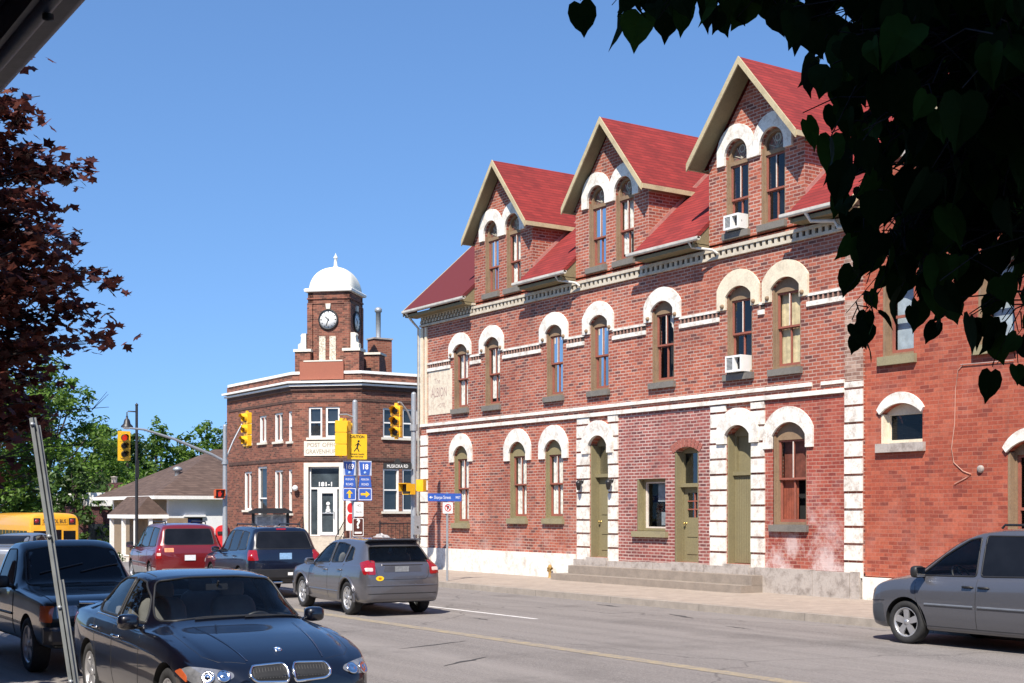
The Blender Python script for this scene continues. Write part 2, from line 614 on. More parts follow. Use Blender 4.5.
g = MB(); strip(g, 11.78, 12.06, -40, 40, 0.004)
tag(g.build('yellow_road_marking', paint_mat('yellow_paint', (0.37, 0.295, 0.17), 0.46)), kind='structure')
g = MB(); strip(g, 14.72, 14.84, 21.2, 38, 0.004)
strip(g, 8.3, 8.42, 24, 38, 0.004)
g.box((12.3, 38.6, 0.003), (18.4, 39.0, 0.0045))
tag(g.build('white_road_marking', paint_mat('white_paint', (0.72, 0.70, 0.68), 0.56)), kind='structure')
M_TAR = plain('patch_asphalt', (0.045, 0.043, 0.043), 0.9, var=0.3, scale=9)
g = MB()
rr = random.Random(4)
for (x, y, l, w, a) in [(17.6, 20.2, 1.1, .10, 1.3), (16.7, 17.6, .8, .06, 1.5), (9.8, 15.8, 1.3, .07, .5), (13.9, 21.8, .7, .05, 1.4), (18.2, 23.3, .9, .16, 1.5), (10.6, 18.0, 1.6, .05, .35)]:
    pts = []
    for k in range(9):
        t = k / 8 - .5
        pts.append((x + math.cos(a) * l * t + rr.uniform(-.03, .03), y + math.sin(a) * l * t + rr.uniform(-.03, .03)))
    vs = []
    for k, (px, py) in enumerate(pts):
        h = w * (1 - abs(k / 4 - 1)) * rr.uniform(.6, 1.2) / 2 + .006
        vs += [(px - math.sin(a) * h, py + math.cos(a) * h, .005), (px + math.sin(a) * h, py - math.cos(a) * h, .005)]
    g.add(vs, [(2 * k, 2 * k + 1, 2 * k + 3, 2 * k + 2) for k in range(8)])
tag(g.build('road_crack', M_TAR), kind='structure')
# manhole lid by the kerb
# ------------------------------------------------------------------ shared building materials
M_BRICK = brick_mat('hotel_brick', [(0.0, (0.125, 0.043, 0.036)), (0.09, (0.18, 0.05, 0.039)), (0.15, (0.26, 0.064, 0.042)), (0.6, (0.335, 0.082, 0.045)), (1.0, (0.42, 0.13, 0.078))],
                    (0.45, 0.32, 0.265), gap=0.024, stain=((0.42, 0.25, 0.20), 0.3), low_stain=((0.50, 0.36, 0.32), 0.7, 1.6, 0.55))
M_BRICK2 = brick_mat('annex_brick', [(0.0, (0.20, 0.040, 0.026)), (0.15, (0.29, 0.060, 0.034)), (0.6, (0.36, 0.080, 0.042)), (1.0, (0.41, 0.11, 0.062))],
                     (0.36, 0.14, 0.095), gap=0.014, stain=((0.46, 0.2, 0.15), 0.4), dirt=0.25, low_stain=((0.45, 0.2, 0.16), 0.6, 1.8, 0.5))
M_BRICK3 = brick_mat('post_office_brick', [(0.0, (0.085, 0.033, 0.024)), (0.5, (0.185, 0.063, 0.042)), (1.0, (0.27, 0.10, 0.064))],
                     (0.26, 0.165, 0.11), stain=((0.2, 0.12, 0.09), 0.2), dirt=0.15)
M_BRICK3D = brick_mat('dark_brick', [(0.0, (0.05, 0.025, 0.02)), (1.0, (0.10, 0.045, 0.035))], (0.13, 0.09, 0.07), dirt=0.1)
M_BRICK4 = brick_mat('plum_brick', [(0.0, (0.05, 0.015, 0.018)), (1.0, (0.12, 0.035, 0.035))], (0.14, 0.09, 0.08))

def weathered(name, col, dirtcol, amt, rough=0.8, scale=2.5):
    m, nt, b = new_mat(name)
    p = geo_pos(nt)
    f = noise(nt, p, scale, 7, 0.75)
    c = mix_col(nt, ramp(nt, f, [(0.47, (0, 0, 0)), (0.70, (amt,) * 3)]), col, dirtcol)
    f2 = noise(nt, p, 25, 3)
    c = mix_col(nt, 1.0, c, ramp(nt, f2, [(0.3, (0.88,) * 3), (0.7, (1.08,) * 3)]), 'MULTIPLY')
    nt.links.new(c, b.inputs['Base Color'])
    b.inputs['Roughness'].default_value = rough
    bump(nt, b, f2, 0.2, 0.008)
    MATS[name] = m
    return m

M_WHITE = weathered('white_masonry_paint', (0.76, 0.735, 0.67), (0.34, 0.27, 0.21), 0.75, scale=3.5)
M_WHITEP = weathered('peeling_white_paint', (0.74, 0.71, 0.64), (0.33, 0.25, 0.20), 0.9, scale=5)
M_CREAM = weathered('cream_paint', (0.68, 0.60, 0.45), (0.40, 0.33, 0.24), 0.6)
M_CORN = weathered('stone_cornice_paint', (0.54, 0.48, 0.38), (0.26, 0.21, 0.165), 0.7)
M_RAKE = weathered('tan_barge_paint', (0.46, 0.385, 0.235), (0.22, 0.17, 0.10), 0.6)
M_SIGNCREAM = weathered('faded_sign_paint', (0.66, 0.59, 0.46), (0.40, 0.24, 0.18), 0.7, scale=7)
M_OLIVE = weathered('olive_paint', (0.22, 0.185, 0.095), (0.13, 0.10, 0.06), 0.4)
M_OLIVE2 = weathered('olive_door_paint', (0.205, 0.175, 0.092), (0.12, 0.10, 0.06), 0.3)
M_TANWOOD = weathered('brown_frame_paint', (0.24, 0.16, 0.095), (0.12, 0.075, 0.05), 0.6)
M_SASH = weathered('red_sash_paint', (0.28, 0.085, 0.055), (0.13, 0.06, 0.045), 0.5)
M_SASHW = weathered('pale_sash_bar', (0.62, 0.55, 0.48), (0.35, 0.2, 0.16), 0.5)
M_SILL = weathered('grey_stone_sill', (0.17, 0.155, 0.135), (0.08, 0.075, 0.07), 0.6)
M_SILLO = weathered('olive_sill', (0.26, 0.225, 0.13), (0.15, 0.12, 0.08), 0.5)
M_STONE = weathered('rough_stone', (0.40, 0.355, 0.32), (0.15, 0.12, 0.10), 0.9, scale=3)
M_GREYWOOD = weathered('grey_trim', (0.40, 0.375, 0.30), (0.25, 0.22, 0.18), 0.5)
M_DARKGAP = plain('dark_gap', (0.05, 0.03, 0.025), 0.9)
M_SOFFIT = weathered('soffit_paint', (0.20, 0.165, 0.09), (0.12, 0.09, 0.06), 0.4)
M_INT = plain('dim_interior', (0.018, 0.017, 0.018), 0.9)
M_GLASS = glass_mat('window_glass', (0.92, 0.93, 0.93), 0.04, 0.015, 1.12, wavy=0.05)
M_GLASSB = glass_mat('blue_window_glass', (0.6, 0.66, 0.72), 0.3, 0.015, 1.26, wavy=0.05)
M_LACE = plain('lace_curtain', (0.70, 0.67, 0.60), 0.95, var=0.35, scale=9)
M_WBLIND = plain('white_blind', (0.66, 0.66, 0.64), 0.9, var=0.15, scale=4)
M_YBLIND = plain('yellowed_blind', (0.62, 0.52, 0.31), 0.9, var=0.3, scale=5)
M_RUST = plain('rust_board', (0.30, 0.075, 0.04), 0.8, var=0.3, scale=4)
M_BLACKMETAL = plain('black_metal', (0.016, 0.016, 0.018), 0.45, var=0.2)
M_GALV = plain('galvanised_steel', (0.34, 0.36, 0.38), 0.5, 0.45, var=0.12, scale=12)
M_WHITEPIPE = plain('white_pipe_paint', (0.50, 0.475, 0.42), 0.5, var=0.2)
M_BOOKRED = plain('sign_red', (0.55, 0.02, 0.025), 0.5)
M_SIGNWHITE = plain('sign_white', (0.78, 0.78, 0.76), 0.5, var=0.06)
M_SIGNBLUE = plain('sign_blue', (0.03, 0.10, 0.42), 0.5, var=0.08)
M_SIGNYEL = plain('sign_yellow', (0.78, 0.48, 0.015), 0.5, var=0.06)
M_SIGNBLACK = plain('sign_black', (0.012, 0.012, 0.012), 0.6)
M_SIGNBROWN = plain('sign_brown', (0.07, 0.018, 0.012), 0.5)

def shingle_mat(name, a, b_, old=None):
    m, nt, b = new_mat(name)
    p = geo_pos(nt)
    s = nt.nodes.new('ShaderNodeSeparateXYZ'); nt.links.new(p, s.inputs[0])
    rz = math_node(nt, 'DIVIDE', s.outputs[2], 0.10)
    ri = math_node(nt, 'FLOOR', rz); rf = math_node(nt, 'FRACT', rz)
    u = math_node(nt, 'ADD', math_node(nt, 'DIVIDE', math_node(nt, 'ADD', s.outputs[0], s.outputs[1]), 0.3), math_node(nt, 'MULTIPLY', ri, 0.37))
    cb = nt.nodes.new('ShaderNodeCombineXYZ')
    nt.links.new(math_node(nt, 'FLOOR', u), cb.inputs[0]); nt.links.new(ri, cb.inputs[1])
    wn = nt.nodes.new('ShaderNodeTexWhiteNoise'); wn.noise_dimensions = '2D'
    nt.links.new(cb.outputs[0], wn.inputs['Vector'])
    c = ramp(nt, wn.outputs[0], [(0, a), (1, b_)])
    f = noise(nt, p, 1.3, 6, 0.7)
    c = mix_col(nt, 1.0, c, ramp(nt, f, [(0.3, (0.78,) * 3), (0.7, (1.15,) * 3)]), 'MULTIPLY')
    c = mix_col(nt, math_node(nt, 'LESS_THAN', rf, 0.14), c, tuple(k * 0.45 for k in a))
    if old:
        edge = math_node(nt, 'ADD', s.outputs[1], math_node(nt, 'MULTIPLY', math_node(nt, 'SUBTRACT', f, 0.5), 0.3))
        c = mix_col(nt, math_node(nt, 'GREATER_THAN', edge, old[0]), c, old[1])
    nt.links.new(c, b.inputs['Base Color'])
    b.inputs['Roughness'].default_value = 0.9
    bump(nt, b, rf, 0.3, 0.012)
    MATS[name] = m
    return m

M_ROOF = shingle_mat('red_shingles', (0.175, 0.013, 0.012), (0.25, 0.022, 0.018), old=(36.0, (0.105, 0.011, 0.014)))
M_ROOFB = shingle_mat('brown_shingles', (0.075, 0.046, 0.035), (0.115, 0.074, 0.057))

# ------------------------------------------------------------------ the red-roofed brick hotel
HX = 22.8
HP = Plane((HX, 0, 0), (0, -1, 0), (-1, 0, 0))
hotel = thing('brick_hotel', 'long red brick corner hotel with red roof, three gabled dormers and white arched window hoods', 'building', (27, 30, 0.15))

# name, u0, u1, sill top, spring, crown, hood(u0,u1,bottom,spring,crown), style, backing
WIN = [
 ('g', -37.44, -36.53, 1.71, 3.90, 4.23, (-37.68, -36.30, 3.70, 4.12, 4.63), 'low', 'lace'),
 ('g', -34.14, -33.22, 1.88, 3.88, 4.22, (-34.42, -32.97, 3.64, 4.08, 4.62), 'low', 'lace'),
 ('g', -32.25, -31.35, 1.89, 3.86, 4.20, (-32.53, -31.08, 3.64, 4.08, 4.63), 'low', 'lace'),
 ('u', -37.46, -36.57, 5.45, 7.33, 7.55, (-37.72, -36.36, 7.15, 7.50, 7.92), 'mid', 'lace'),
 ('u', -35.56, -34.69, 5.43, 7.35, 7.57, (-35.84, -34.46, 7.10, 7.52, 7.95), 'mid', 'lace2'),
 ('u', -32.19, -31.35, 5.48, 7.36, 7.57, (-32.50, -31.08, 7.08, 7.52, 7.94), 'mid', 'blue'),
 ('u', -30.04, -29.20, 5.49, 7.38, 7.59, (-30.36, -28.95, 7.10, 7.55, 7.98), 'mid', 'blue2'),
 ('u', -27.33, -26.44, 5.50, 7.40, 7.63, (-27.62, -26.15, 7.12, 7.56, 7.99), 'mid', 'drape'),
 ('u', -24.45, -23.56, 5.48, 7.40, 7.62, (-24.76, -23.28, 7.08, 7.58, 8.03), 'cream', 'blue'),
 ('u', -22.89, -21.97, 5.47, 7.38, 7.61, (-23.18, -21.70, 7.08, 7.58, 8.01), 'cream', 'yellow'),
 ('g', -22.85, -21.78, 1.78, 3.88, 4.19, (-23.14, -21.55, 3.58, 4.05, 4.56), 'peel', 'rust'),
]
DORM = [-34.55, -29.10, -23.47]
DH = 1.63
for c in DORM:
    for s in (-0.61, 0.61):
        w = 0.40
        WIN.append(('d', c + s - w, c + s + w, 8.97, 10.80, 11.24, None, 'dormer', 'blue' if c > -25 else ('blue' if s < 0 else 'lace2')))

def opening(w):
    return arch(w[1], w[2], w[3] - 0.16, w[4], w[5])

DOOR1 = (-30.04, -29.19, 0.80, 3.95, 4.22)
DOOR2 = (-26.41, -25.49, 0.78, 3.62, 3.76)
DOOR3 = (-24.44, -23.58, 0.80, 3.98, 4.21)
SQ = (-27.95, -26.78, 1.57, 2.96)
doors = [arch(*DOOR1), arch(*DOOR2), arch(*DOOR3)]
holes = [opening(w) for w in WIN if w[0] != 'd'] + doors + [rect(SQ[0], SQ[1], SQ[2] - 0.16, SQ[3])]
mb = MB()
slab(mb, HP, rect(-39.6, -20.1, 0.72, 8.72), holes, -0.34, 0.0)
mb.box((HX + 0.34, 39.26, 0.72), (31.2, 39.6, 8.72))
mb.box((HX + 0.34, 20.1, 0.72), (31.2, 20.44, 8.72))
mb.box((30.9, 20.44, 0.72), (31.2, 39.26, 8.72))
# gable ends under the roof
for y0, y1 in ((39.26, 39.6), (20.1, 20.44)):
    pts = [(HX, 8.72), (31.2, 8.72), (27, 13.05)]
    vs = [(x, y0, z) for x, z in pts] + [(x, y1, z) for x, z in pts]
    mb.add(vs, [(0, 1, 2), (5, 4, 3), (0, 3, 4, 1), (1, 4, 5, 2), (2, 5, 3, 0)])
mb.build('wall', M_BRICK, hotel)
mb = MB(); mb.box((HX + 0.4, 20.5, 0.2), (30.8, 39.2, 0.3)); mb.box((HX + 0.4, 20.5, 4.7), (30.8, 39.2, 4.9)); mb.box((HX + 0.4, 20.5, 8.4), (30.8, 39.2, 8.6))
mb.box((HX + 1.6, 20.5, 0.3), (HX + 1.7, 39.2, 8.4))
mb.build('room_partition', M_INT, hotel)

# foundation: painted to the left of the steps, rough stone to the right
mb = MB(); mb.box((HX - 0.07, 30.72, 0.10), (HX + 0.3, 39.62, 0.86)); mb.build('painted_foundation', M_WHITE, hotel)
mb = MB()
r0 = random.Random(3)
y = 30.71
while y > 20.12:
    w = r0.uniform(0.75, 1.25)
    y2 = max(20.12, y - w)
    top = 0.735
    mb.box((HX - 0.09 - r0.uniform(0, .03), y2 + 0.012, 0.10), (HX + 0.3, y - 0.006, top + r0.uniform(-.02, .02)))
    y = y2
mb.build('stone_foundation', M_STONE, hotel)
# steps
mb = MB()
mb.box((22.0, 23.12, 0.10), (22.75, 30.85, 0.33)); mb.box((22.36, 23.12, 0.325), (22.75, 30.50, 0.56))
st = mb.build('front_steps', M_STEP, hotel)

# corner quoins and door quoins
def quoin(name, u0, u1, z0, z1, mat, step=0.385, gap=0.055, proud=0.045, rs=1):
    rr = random.Random(rs)
    mb = MB(); z = z0
    while z < z1 - 0.08:
        h = min(step - gap, z1 - z)
        wv = rr.uniform(-.012, .012)
        slab(mb, HP, rect(u0 + wv, u1 - rr.uniform(-.01, .012), z, z + h), (), 0.001, proud + rr.uniform(-.008, .008))
        z += step
    return mb.build(name, mat, hotel)
quoin('quoin_strip', -39.6, -39.14, 0.88, 4.75, M_WHITE, rs=2)
quoin('quoin_strip', -30.63, -30.05, 0.72, 4.74, M_WHITEP, rs=3)
quoin('quoin_strip', -29.18, -28.76, 0.72, 4.74, M_WHITEP, rs=4)
quoin('quoin_strip', -25.02, -24.45, 0.72, 4.72, M_WHITE, rs=5)
quoin('quoin_strip', -23.57, -23.12, 0.72, 4.72, M_WHITEP, rs=6)
quoin('quoin_strip', -20.60, -20.09, 0.62, 4.98, M_WHITEP, rs=7)
mb = MB(); slab(mb, HP, rect(-20.60, -20.09, 5.0, 6.78), (), 0.001, 0.02); slab(mb, HP, rect(-20.60, -20.09, 7.2, 8.36), (), 0.001, 0.02)
mb.build('pale_corner_pier', brick_mat('pale_brick', [(0, (0.22, 0.12, 0.09)), (1, (0.42, 0.30, 0.24))], (0.5, 0.42, 0.36), stain=((0.55, 0.5, 0.42), 0.8)), hotel)
mb = MB(); slab(mb, HP, rect(-39.6, -39.42, 5.0, 8.34), (), 0.001, 0.05); slab(mb, HP, rect(-39.3, -39.17, 5.0, 8.34), (), 0.001, 0.05)
mb.build('corner_pilaster', M_CREAM, hotel)

# string courses, belt course and cornice
mb = MB()
slab(mb, HP, rect(-39.6, -21.6, 4.97, 5.06), (), 0.001, 0.06); slab(mb, HP, rect(-21.3, -20.62, 4.97, 5.05), (), 0.001, 0.05)
slab(mb, HP, rect(-39.12, -20.62, 4.755, 4.86), (), 0.001, 0.075)
mb.build('string_course', M_WHITE, hotel)
mb = MB(); md = MB()
gaps = sorted([(w[6][0] + .05, w[6][1] - .05) for w in WIN if w[0] == 'u'])
us = [-39.15] + [x for g_ in gaps for x in g_] + [-20.62]
for i in range(0, len(us), 2):
    a, b = us[i], us[i + 1]
    if b - a < 0.15: continue
    mb = MB(); md = MB()
    slab(mb, HP, rect(a, b, 6.82, 6.93), (), 0.001, 0.05)
    slab(mb, HP, rect(a, b, 7.055, 7.115), (), 0.001, 0.045)
    bc = mb.build('belt_course', M_WHITEP, hotel)
    slab(md, HP, rect(a, b, 6.931, 7.054), (), 0.001, 0.012)  # dark backing strip, coloured as the shadow behind the dentils
    x = a + 0.03
    while x < b - 0.07:
        slab(md, HP, rect(x, x + 0.045, 6.932, 7.053), (), 0.0125, 0.034, 1)
        x += 0.15
    md.build('dentil_row', [M_DARKGAP, plain('dentil_brick', (.30, .17, .13), .9, var=.3)], bc)
mb = MB(); md = MB()
slab(mb, HP, rect(-39.6, -20.1, 8.38, 8.45), (), 0.001, 0.08)
slab(mb, HP, rect(-36.1, -20.1, 8.575, 8.655), (), 0.001, 0.10)
slab(mb, HP, rect(-39.6, -36.101, 8.70, 8.77), (), 0.001, 0.12)
slab(md, HP, rect(-36.1, -20.1, 8.451, 8.574), (), 0.001, 0.02)
slab(md, HP, rect(-39.6, -36.101, 8.451, 8.699), (), 0.001, 0.02)
x = -39.55; k = 0
while x < -20.2:
    if x > -36.2:
        slab(mb, HP, rect(x, x + 0.10, 8.4515, 8.5735), (), 0.0205, 0.075)
    else:
        for q in range(2):
            z0 = 8.478 + q * 0.115
            slab(mb, HP, [(x + .1 * q, z0), (x + .1 * q + .09, z0), (x + .1 * q + .12, z0 + .10), (x + .1 * q + .03, z0 + .10)], (), 0.0205, 0.09)
    x += 0.20
mb.build('cornice', M_CORN, hotel)
md.build('cornice_shade_strip', M_DARKGAP, hotel)  # shade between the cornice bands, put into the strip's dark colour

# windows
def window(w, plane=HP, parent=None):
    kind, u0, u1, zs, sp, cr, hd, style, back = w
    parent = parent or hotel
    frame_m = M_TANWOOD if style != 'low' else M_OLIVE
    base_plane = plane
    plane = Plane(base_plane.o + base_plane.n * .085, base_plane.u, base_plane.n)   # joinery sits well forward in the reveal
    mb = MB()
    op = arch(u0 + .002, u1 - .002, zs, sp, cr - .002)
    if kind == 'd':
        top = sp - 0.16
        fan = arch(u0 + .09, u1 - .09, top + 0.10, sp, cr - 0.09)
        inner = [rect(u0 + .07, u1 - .07, zs + .06, top), fan]
    else:
        top = sp - 0.10
        inner = [rect(u0 + .08, u1 - .08, zs + .06, top)]
    slab(mb, plane, op, inner, -0.31, -0.17)
    # outer lining that shows in the reveal
    slab(mb, plane, rect(u0 + .002, u0 + .035, zs, sp), (), -0.17, -0.10)
    slab(mb, plane, rect(u1 - .035, u1 - .002, zs, sp), (), -0.17, -0.10)
    fr = mb.build('window', frame_m, parent)
    a0, a1, b0, b1 = u0 + .07, u1 - .07, zs + .06, top
    if kind != 'd': a0 += .01; a1 -= .01
    mid = (b0 + b1) / 2 + (0.04 if kind != 'd' else -0.05)
    cx = (a0 + a1) / 2
    mb = MB()
    t = 0.045
    up = [rect(a0 + t, cx - .016, mid + .035, b1 - t), rect(cx + .016, a1 - t, mid + .035, b1 - t)]
    slab(mb, plane, rect(a0, a1, mid - .01, b1), up, -0.25, -0.205)
    lo = [rect(a0 + t, cx - .016, b0 + t * 1.5, mid - .03), rect(cx + .016, a1 - t, b0 + t * 1.5, mid - .03)]
    slab(mb, plane, rect(a0, a1, b0, mid + .02), lo, -0.30, -0.2505)
    mb.build('sash', M_SASH, fr)
    mb = MB()
    slab(mb, plane, rect(cx - .0155, cx + .0155, mid + .036, b1 - t - .001), (), -0.2049, -0.198)
    mb.build('glazing_bar', M_SASHW, fr)
    gl = M_GLASSB if back.startswith('blue') else M_GLASS
    mb = MB()
    slab(mb, plane, rect(a0 + .02, a1 - .02, mid, b1 - .02), (), -0.230, -0.228, back=False)
    slab(mb, plane, rect(a0 + .02, a1 - .02, b0 + .02, mid), (), -0.280, -0.278, back=False)
    mb.build('pane', gl, fr)
    if kind == 'd':
        mb = MB()
        fan2 = arch(u0 + .085, u1 - .085, top + 0.095, sp, cr - 0.085)
        slab(mb, plane, fan2, (), -0.262, -0.255)
        mb.build('fanlight', plain('stained_glass', (0.13, 0.10, 0.075), 0.3, var=0.9, scale=14, fine=(9, (0.30, 0.06, 0.05), 0.8)), fr)
        mb = MB()
        for k in range(-2, 3):
            aa = k * 0.6
            c0 = plane.p(cx, top + .14, -0.25)
            rr_ = (u1 - u0) / 2 - .10
            mb.tube([c0, plane.p(cx + math.sin(aa) * rr_, top + .14 + math.cos(aa) * (cr - top - .25), -0.25)], 0.011, 5)
        mb.lathe(plane.p(cx, top + .14 + (cr - top) * .42, -0.252), [(0.07, 0), (0.09, 0.012), (0.11, 0)], plane.n, 14)
        mb.build('tracery', M_GREYWOOD, fr)
    if back in ('lace', 'lace2', 'yellow', 'rust', 'drape', 'white'):
        mat = {'lace': M_LACE, 'lace2': M_LACE, 'yellow': M_YBLIND, 'rust': M_RUST, 'drape': M_WBLIND, 'white': M_WBLIND}[back]
        mb = MB()
        n = 13
        vs = []; fs = []
        lo_ = b0 if back in ('lace', 'yellow') else (b0 if back == 'rust' else b0 + (mid - b0) * .2)
        fold = 0.035 if back in ('lace', 'lace2', 'drape') else 0.006
        if back == 'drape':
            xs = [(cx + .02 + (a1 - cx) * i / (n - 1)) for i in range(n)]
        else:
            xs = [a0 + (a1 - a0) * i / (n - 1) for i in range(n)]
        if back == 'rust':
            xs = [a0 + (cx + .05 - a0) * i / (n - 1) for i in range(n)]; b1_ = mid
        else:
            b1_ = b1
        for i, x in enumerate(xs):
            z0 = lo_
            if back == 'drape': z0 = mid + (1 - (i / (n - 1))) * (b1 - mid) * .95 - .1
            if back == 'lace2': z0 = lo_ + (.5 if i > n // 2 else 0)
            d = -0.335 + (fold if i % 2 else 0)
            vs += [plane.p(x, z0, d), plane.p(x, b1_, d)]
        for i in range(n - 1): fs.append((2 * i, 2 * i + 2, 2 * i + 3, 2 * i + 1))
        mb.add(vs, fs, 0, False)
        mb.build('board' if back == 'rust' else 'curtain', mat, fr)
        if back == 'rust':
            mb = MB(); slab(mb, plane, rect(a0, a1, mid, b1), (), -0.40, -0.38); mb.build('board', plain('dim_rust_board', (0.17, 0.05, 0.032), .8, var=.4), fr)
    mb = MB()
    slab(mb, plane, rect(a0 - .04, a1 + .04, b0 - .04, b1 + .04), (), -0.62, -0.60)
    mb.build('dark_backing', M_INT, fr)  # dark sheet behind the panes; the unlit room is put into its colour
    # sill
    plane = base_plane
    mb = MB()
    so = .07 if kind != 'd' else .06
    slab(mb, plane, rect(u0 - so, u1 + so, zs - .165, zs - .012), (), -0.30, 0.10)
    slab(mb, plane, rect(u0, u1, zs - .0115, zs - .001), (), -0.30, 0.02)
    mb.build('sill', M_SILLO if style in ('low',) else M_SILL, fr)
    if hd:
        mb = MB()
        slab(mb, plane, hood(hd[0], hd[1], hd[2], hd[4], u0, u1, sp, cr, hd[3]), (), 0.001, 0.06)
        mb.build('hood', {'low': M_WHITE, 'mid': M_WHITE, 'cream': M_CREAM, 'peel': M_WHITEP}[style], fr)
        if style in ('mid', 'cream'):
            for uu in (u0 - .10, u1 + .10):
                mb = MB()
                mb.lathe(plane.p(uu, hd[2] + .09, 0.06), [(0, .06), (.035, .055), (.055, .03), (.06, 0)], plane.n, 10)
                mb.build('hood_boss', M_TANWOOD, fr)
    return fr
for w in WIN:
    fr = window(w)

# square shop window
mb = MB(); slab(mb, HP, rect(SQ[0] + .002, SQ[1] - .002, SQ[2], SQ[3] - .002), [rect(SQ[0] + .12, SQ[1] - .07, SQ[2] + .07, SQ[3] - .08)], -0.31, -0.17)
slab(mb, HP, rect(SQ[0] + .002, SQ[0] + .06, SQ[2], SQ[3] - .002), (), -0.169, -0.005)
fr = mb.build('square_window', M_OLIVE, hotel)
mb = MB(); slab(mb, HP, rect(SQ[0] + .121, SQ[1] - .071, SQ[2] + .071, SQ[3] - .081), [rect(SQ[0] + .17, SQ[1] - .11, SQ[2] + .11, SQ[3] - .12)], -0.27, -0.2); mb.build('sash', M_SASHW, fr)
mb = MB(); slab(mb, HP, rect(SQ[0] + .13, SQ[1] - .08, SQ[2] + .08, SQ[3] - .09), (), -0.25, -0.245); mb.build('pane', M_GLASS, fr)
mb = MB(); slab(mb, HP, rect(SQ[0] + .1, SQ[1] - .05, SQ[2] + .05, SQ[3] - .06), (), -0.62, -0.60); mb.build('dark_backing', M_INT, fr)
mb = MB(); slab(mb, HP, rect(SQ[0] + .45, SQ[1] - .12, SQ[2] + .78, SQ[3] - .13), (), -0.37, -0.36); slab(mb, HP, rect(SQ[0] + .55, SQ[1] - .2, SQ[2] + .15, SQ[2] + .5), (), -0.40, -0.39)
mb.build('blind', plain('grey_blind', (0.30, 0.33, 0.36), .8, var=.3), fr)
mb = MB(); slab(mb, HP, rect(SQ[0] - .12, SQ[1] + .12, SQ[2] - .165, SQ[2] - .012), (), -0.3, 0.12); mb.build('sill', M_SILLO, fr)

# doors
def door(name, d, leaf_top, style):
    u0, u1, z0, sp, cr = d
    mb = MB()
    if style == 'blank':
        slab(mb, HP, arch(u0 + .002, u1 - .002, z0, sp, cr - .002), [rect(u0 + .1, u1 - .1, leaf_top + .06, sp - .03)], -0.33, -0.22)
    else:
        slab(mb, HP, arch(u0 + .002, u1 - .002, z0, sp, cr - .002), [rect(u0 + .07, u1 - .07, z0 + .05, leaf_top), rect(u0 + .07, u1 - .07, leaf_top + .1, sp - .02)], -0.33, -0.22)
    slab(mb, HP, rect(u0 + .002, u0 + .05, z0, sp), (), -0.219, -0.01); slab(mb, HP, rect(u1 - .05, u1 - .002, z0, sp), (), -0.219, -0.01)
    slab(mb, HP, rect(u0 + .051, u1 - .051, leaf_top, leaf_top + .09), (), -0.219, -0.14)
    dr = mb.build('door', M_OLIVE2, hotel)
    mb = MB()
    slab(mb, HP, rect(u0 + .09, u1 - .09, leaf_top + .05, sp), (), -0.31, -0.30)
    mb.build('transom_light', M_OLIVE2 if style == 'blank' else M_GLASSB, dr)
    if style != 'blank':
        mb = MB(); slab(mb, HP, rect(u0 + .08, u1 - .08, leaf_top, sp), (), -0.5, -0.49); mb.build('dark_backing', M_INT, dr)
        mb = MB()
        hl = []
        if style == 'glazed':
            hl = [rect(u0 + .2, u1 - .17, z0 + 1.15, leaf_top - .15)]
        slab(mb, HP, rect(u0 + .071, u1 - .071, z0 + .04, leaf_top - .001), hl, -0.31, -0.265)
        slab(mb, HP, rect(u0 + .2, u1 - .2, z0 + .2, z0 + .55), (), -0.2649, -0.25)
        slab(mb, HP, rect(u0 + .2, u1 - .2, z0 + .65, z0 + 1.0), (), -0.2649, -0.25)
        if style == 'panel': slab(mb, HP, rect(u0 + .2, u1 - .2, z0 + 1.2, leaf_top - .2), (), -0.2649, -0.25)
        mb.build('door_leaf', M_OLIVE2, dr)
        if hl:
            mb = MB(); slab(mb, HP, hl[0], (), -0.30, -0.295); mb.build('pane', M_GLASSB, dr)
            mb = MB(); h = hl[0]
            us_ = [h[0][0] + (h[1][0] - h[0][0]) * k / 2 for k in (1,)]
            for q in us_: slab(mb, HP, rect(q - .015, q + .015, h[0][1], h[2][1]), (), -0.29, -0.262)
            for k in (1, 2):
                z = h[0][1] + (h[2][1] - h[0][1]) * k / 3
                slab(mb, HP, rect(h[0][0], h[1][0], z - .015, z + .015), (), -0.2899, -0.264)
            mb.build('glazing_bar', M_SASH, dr)
        mb = MB(); mb.lathe(HP.p(u0 + .15, z0 + 1.0, -0.262), [(.03, 0), (.012, .02), (.012, .05), (.032, .06), (.03, .085), (0, .095)], HP.n, 12)
        mb.build('knob', plain('brass', (.5, .36, .12), .35, .9), dr)
    else:
        mb = MB()
        for k in range(9):
            a = u0 + .06 + (u1 - u0 - .12) * k / 9
            slab(mb, HP, rect(a, a + (u1 - u0 - .12) / 9 - .012, z0 + .02, leaf_top - .02), (), -0.219, -0.205)
        mb.build('boarding', M_OLIVE2, dr)
    mb = MB(); slab(mb, HP, rect(u0 - .03, u1 + .03, 0.56, z0 - .002), (), -0.33, 0.13); mb.build('threshold', M_STONE, dr)
    return dr
d1 = door('door', DOOR1, 3.05, 'panel')
d2 = door('door', DOOR2, 2.72, 'glazed')
d3 = door('door', DOOR3, 2.98, 'blank')
for dr, d, hd, m in ((d1, DOOR1, (-30.35, -28.95, 3.72, 4.05, 4.64), M_WHITEP), (d3, DOOR3, (-24.74, -23.30, 3.76, 4.08, 4.63), M_WHITE)):
    mb = MB(); slab(mb, HP, hood(hd[0], hd[1], hd[2], hd[4], d[0], d[1], d[3], d[4], hd[3]), (), 0.002, 0.10); mb.build('hood', m, dr)
mb = MB()
n = 9
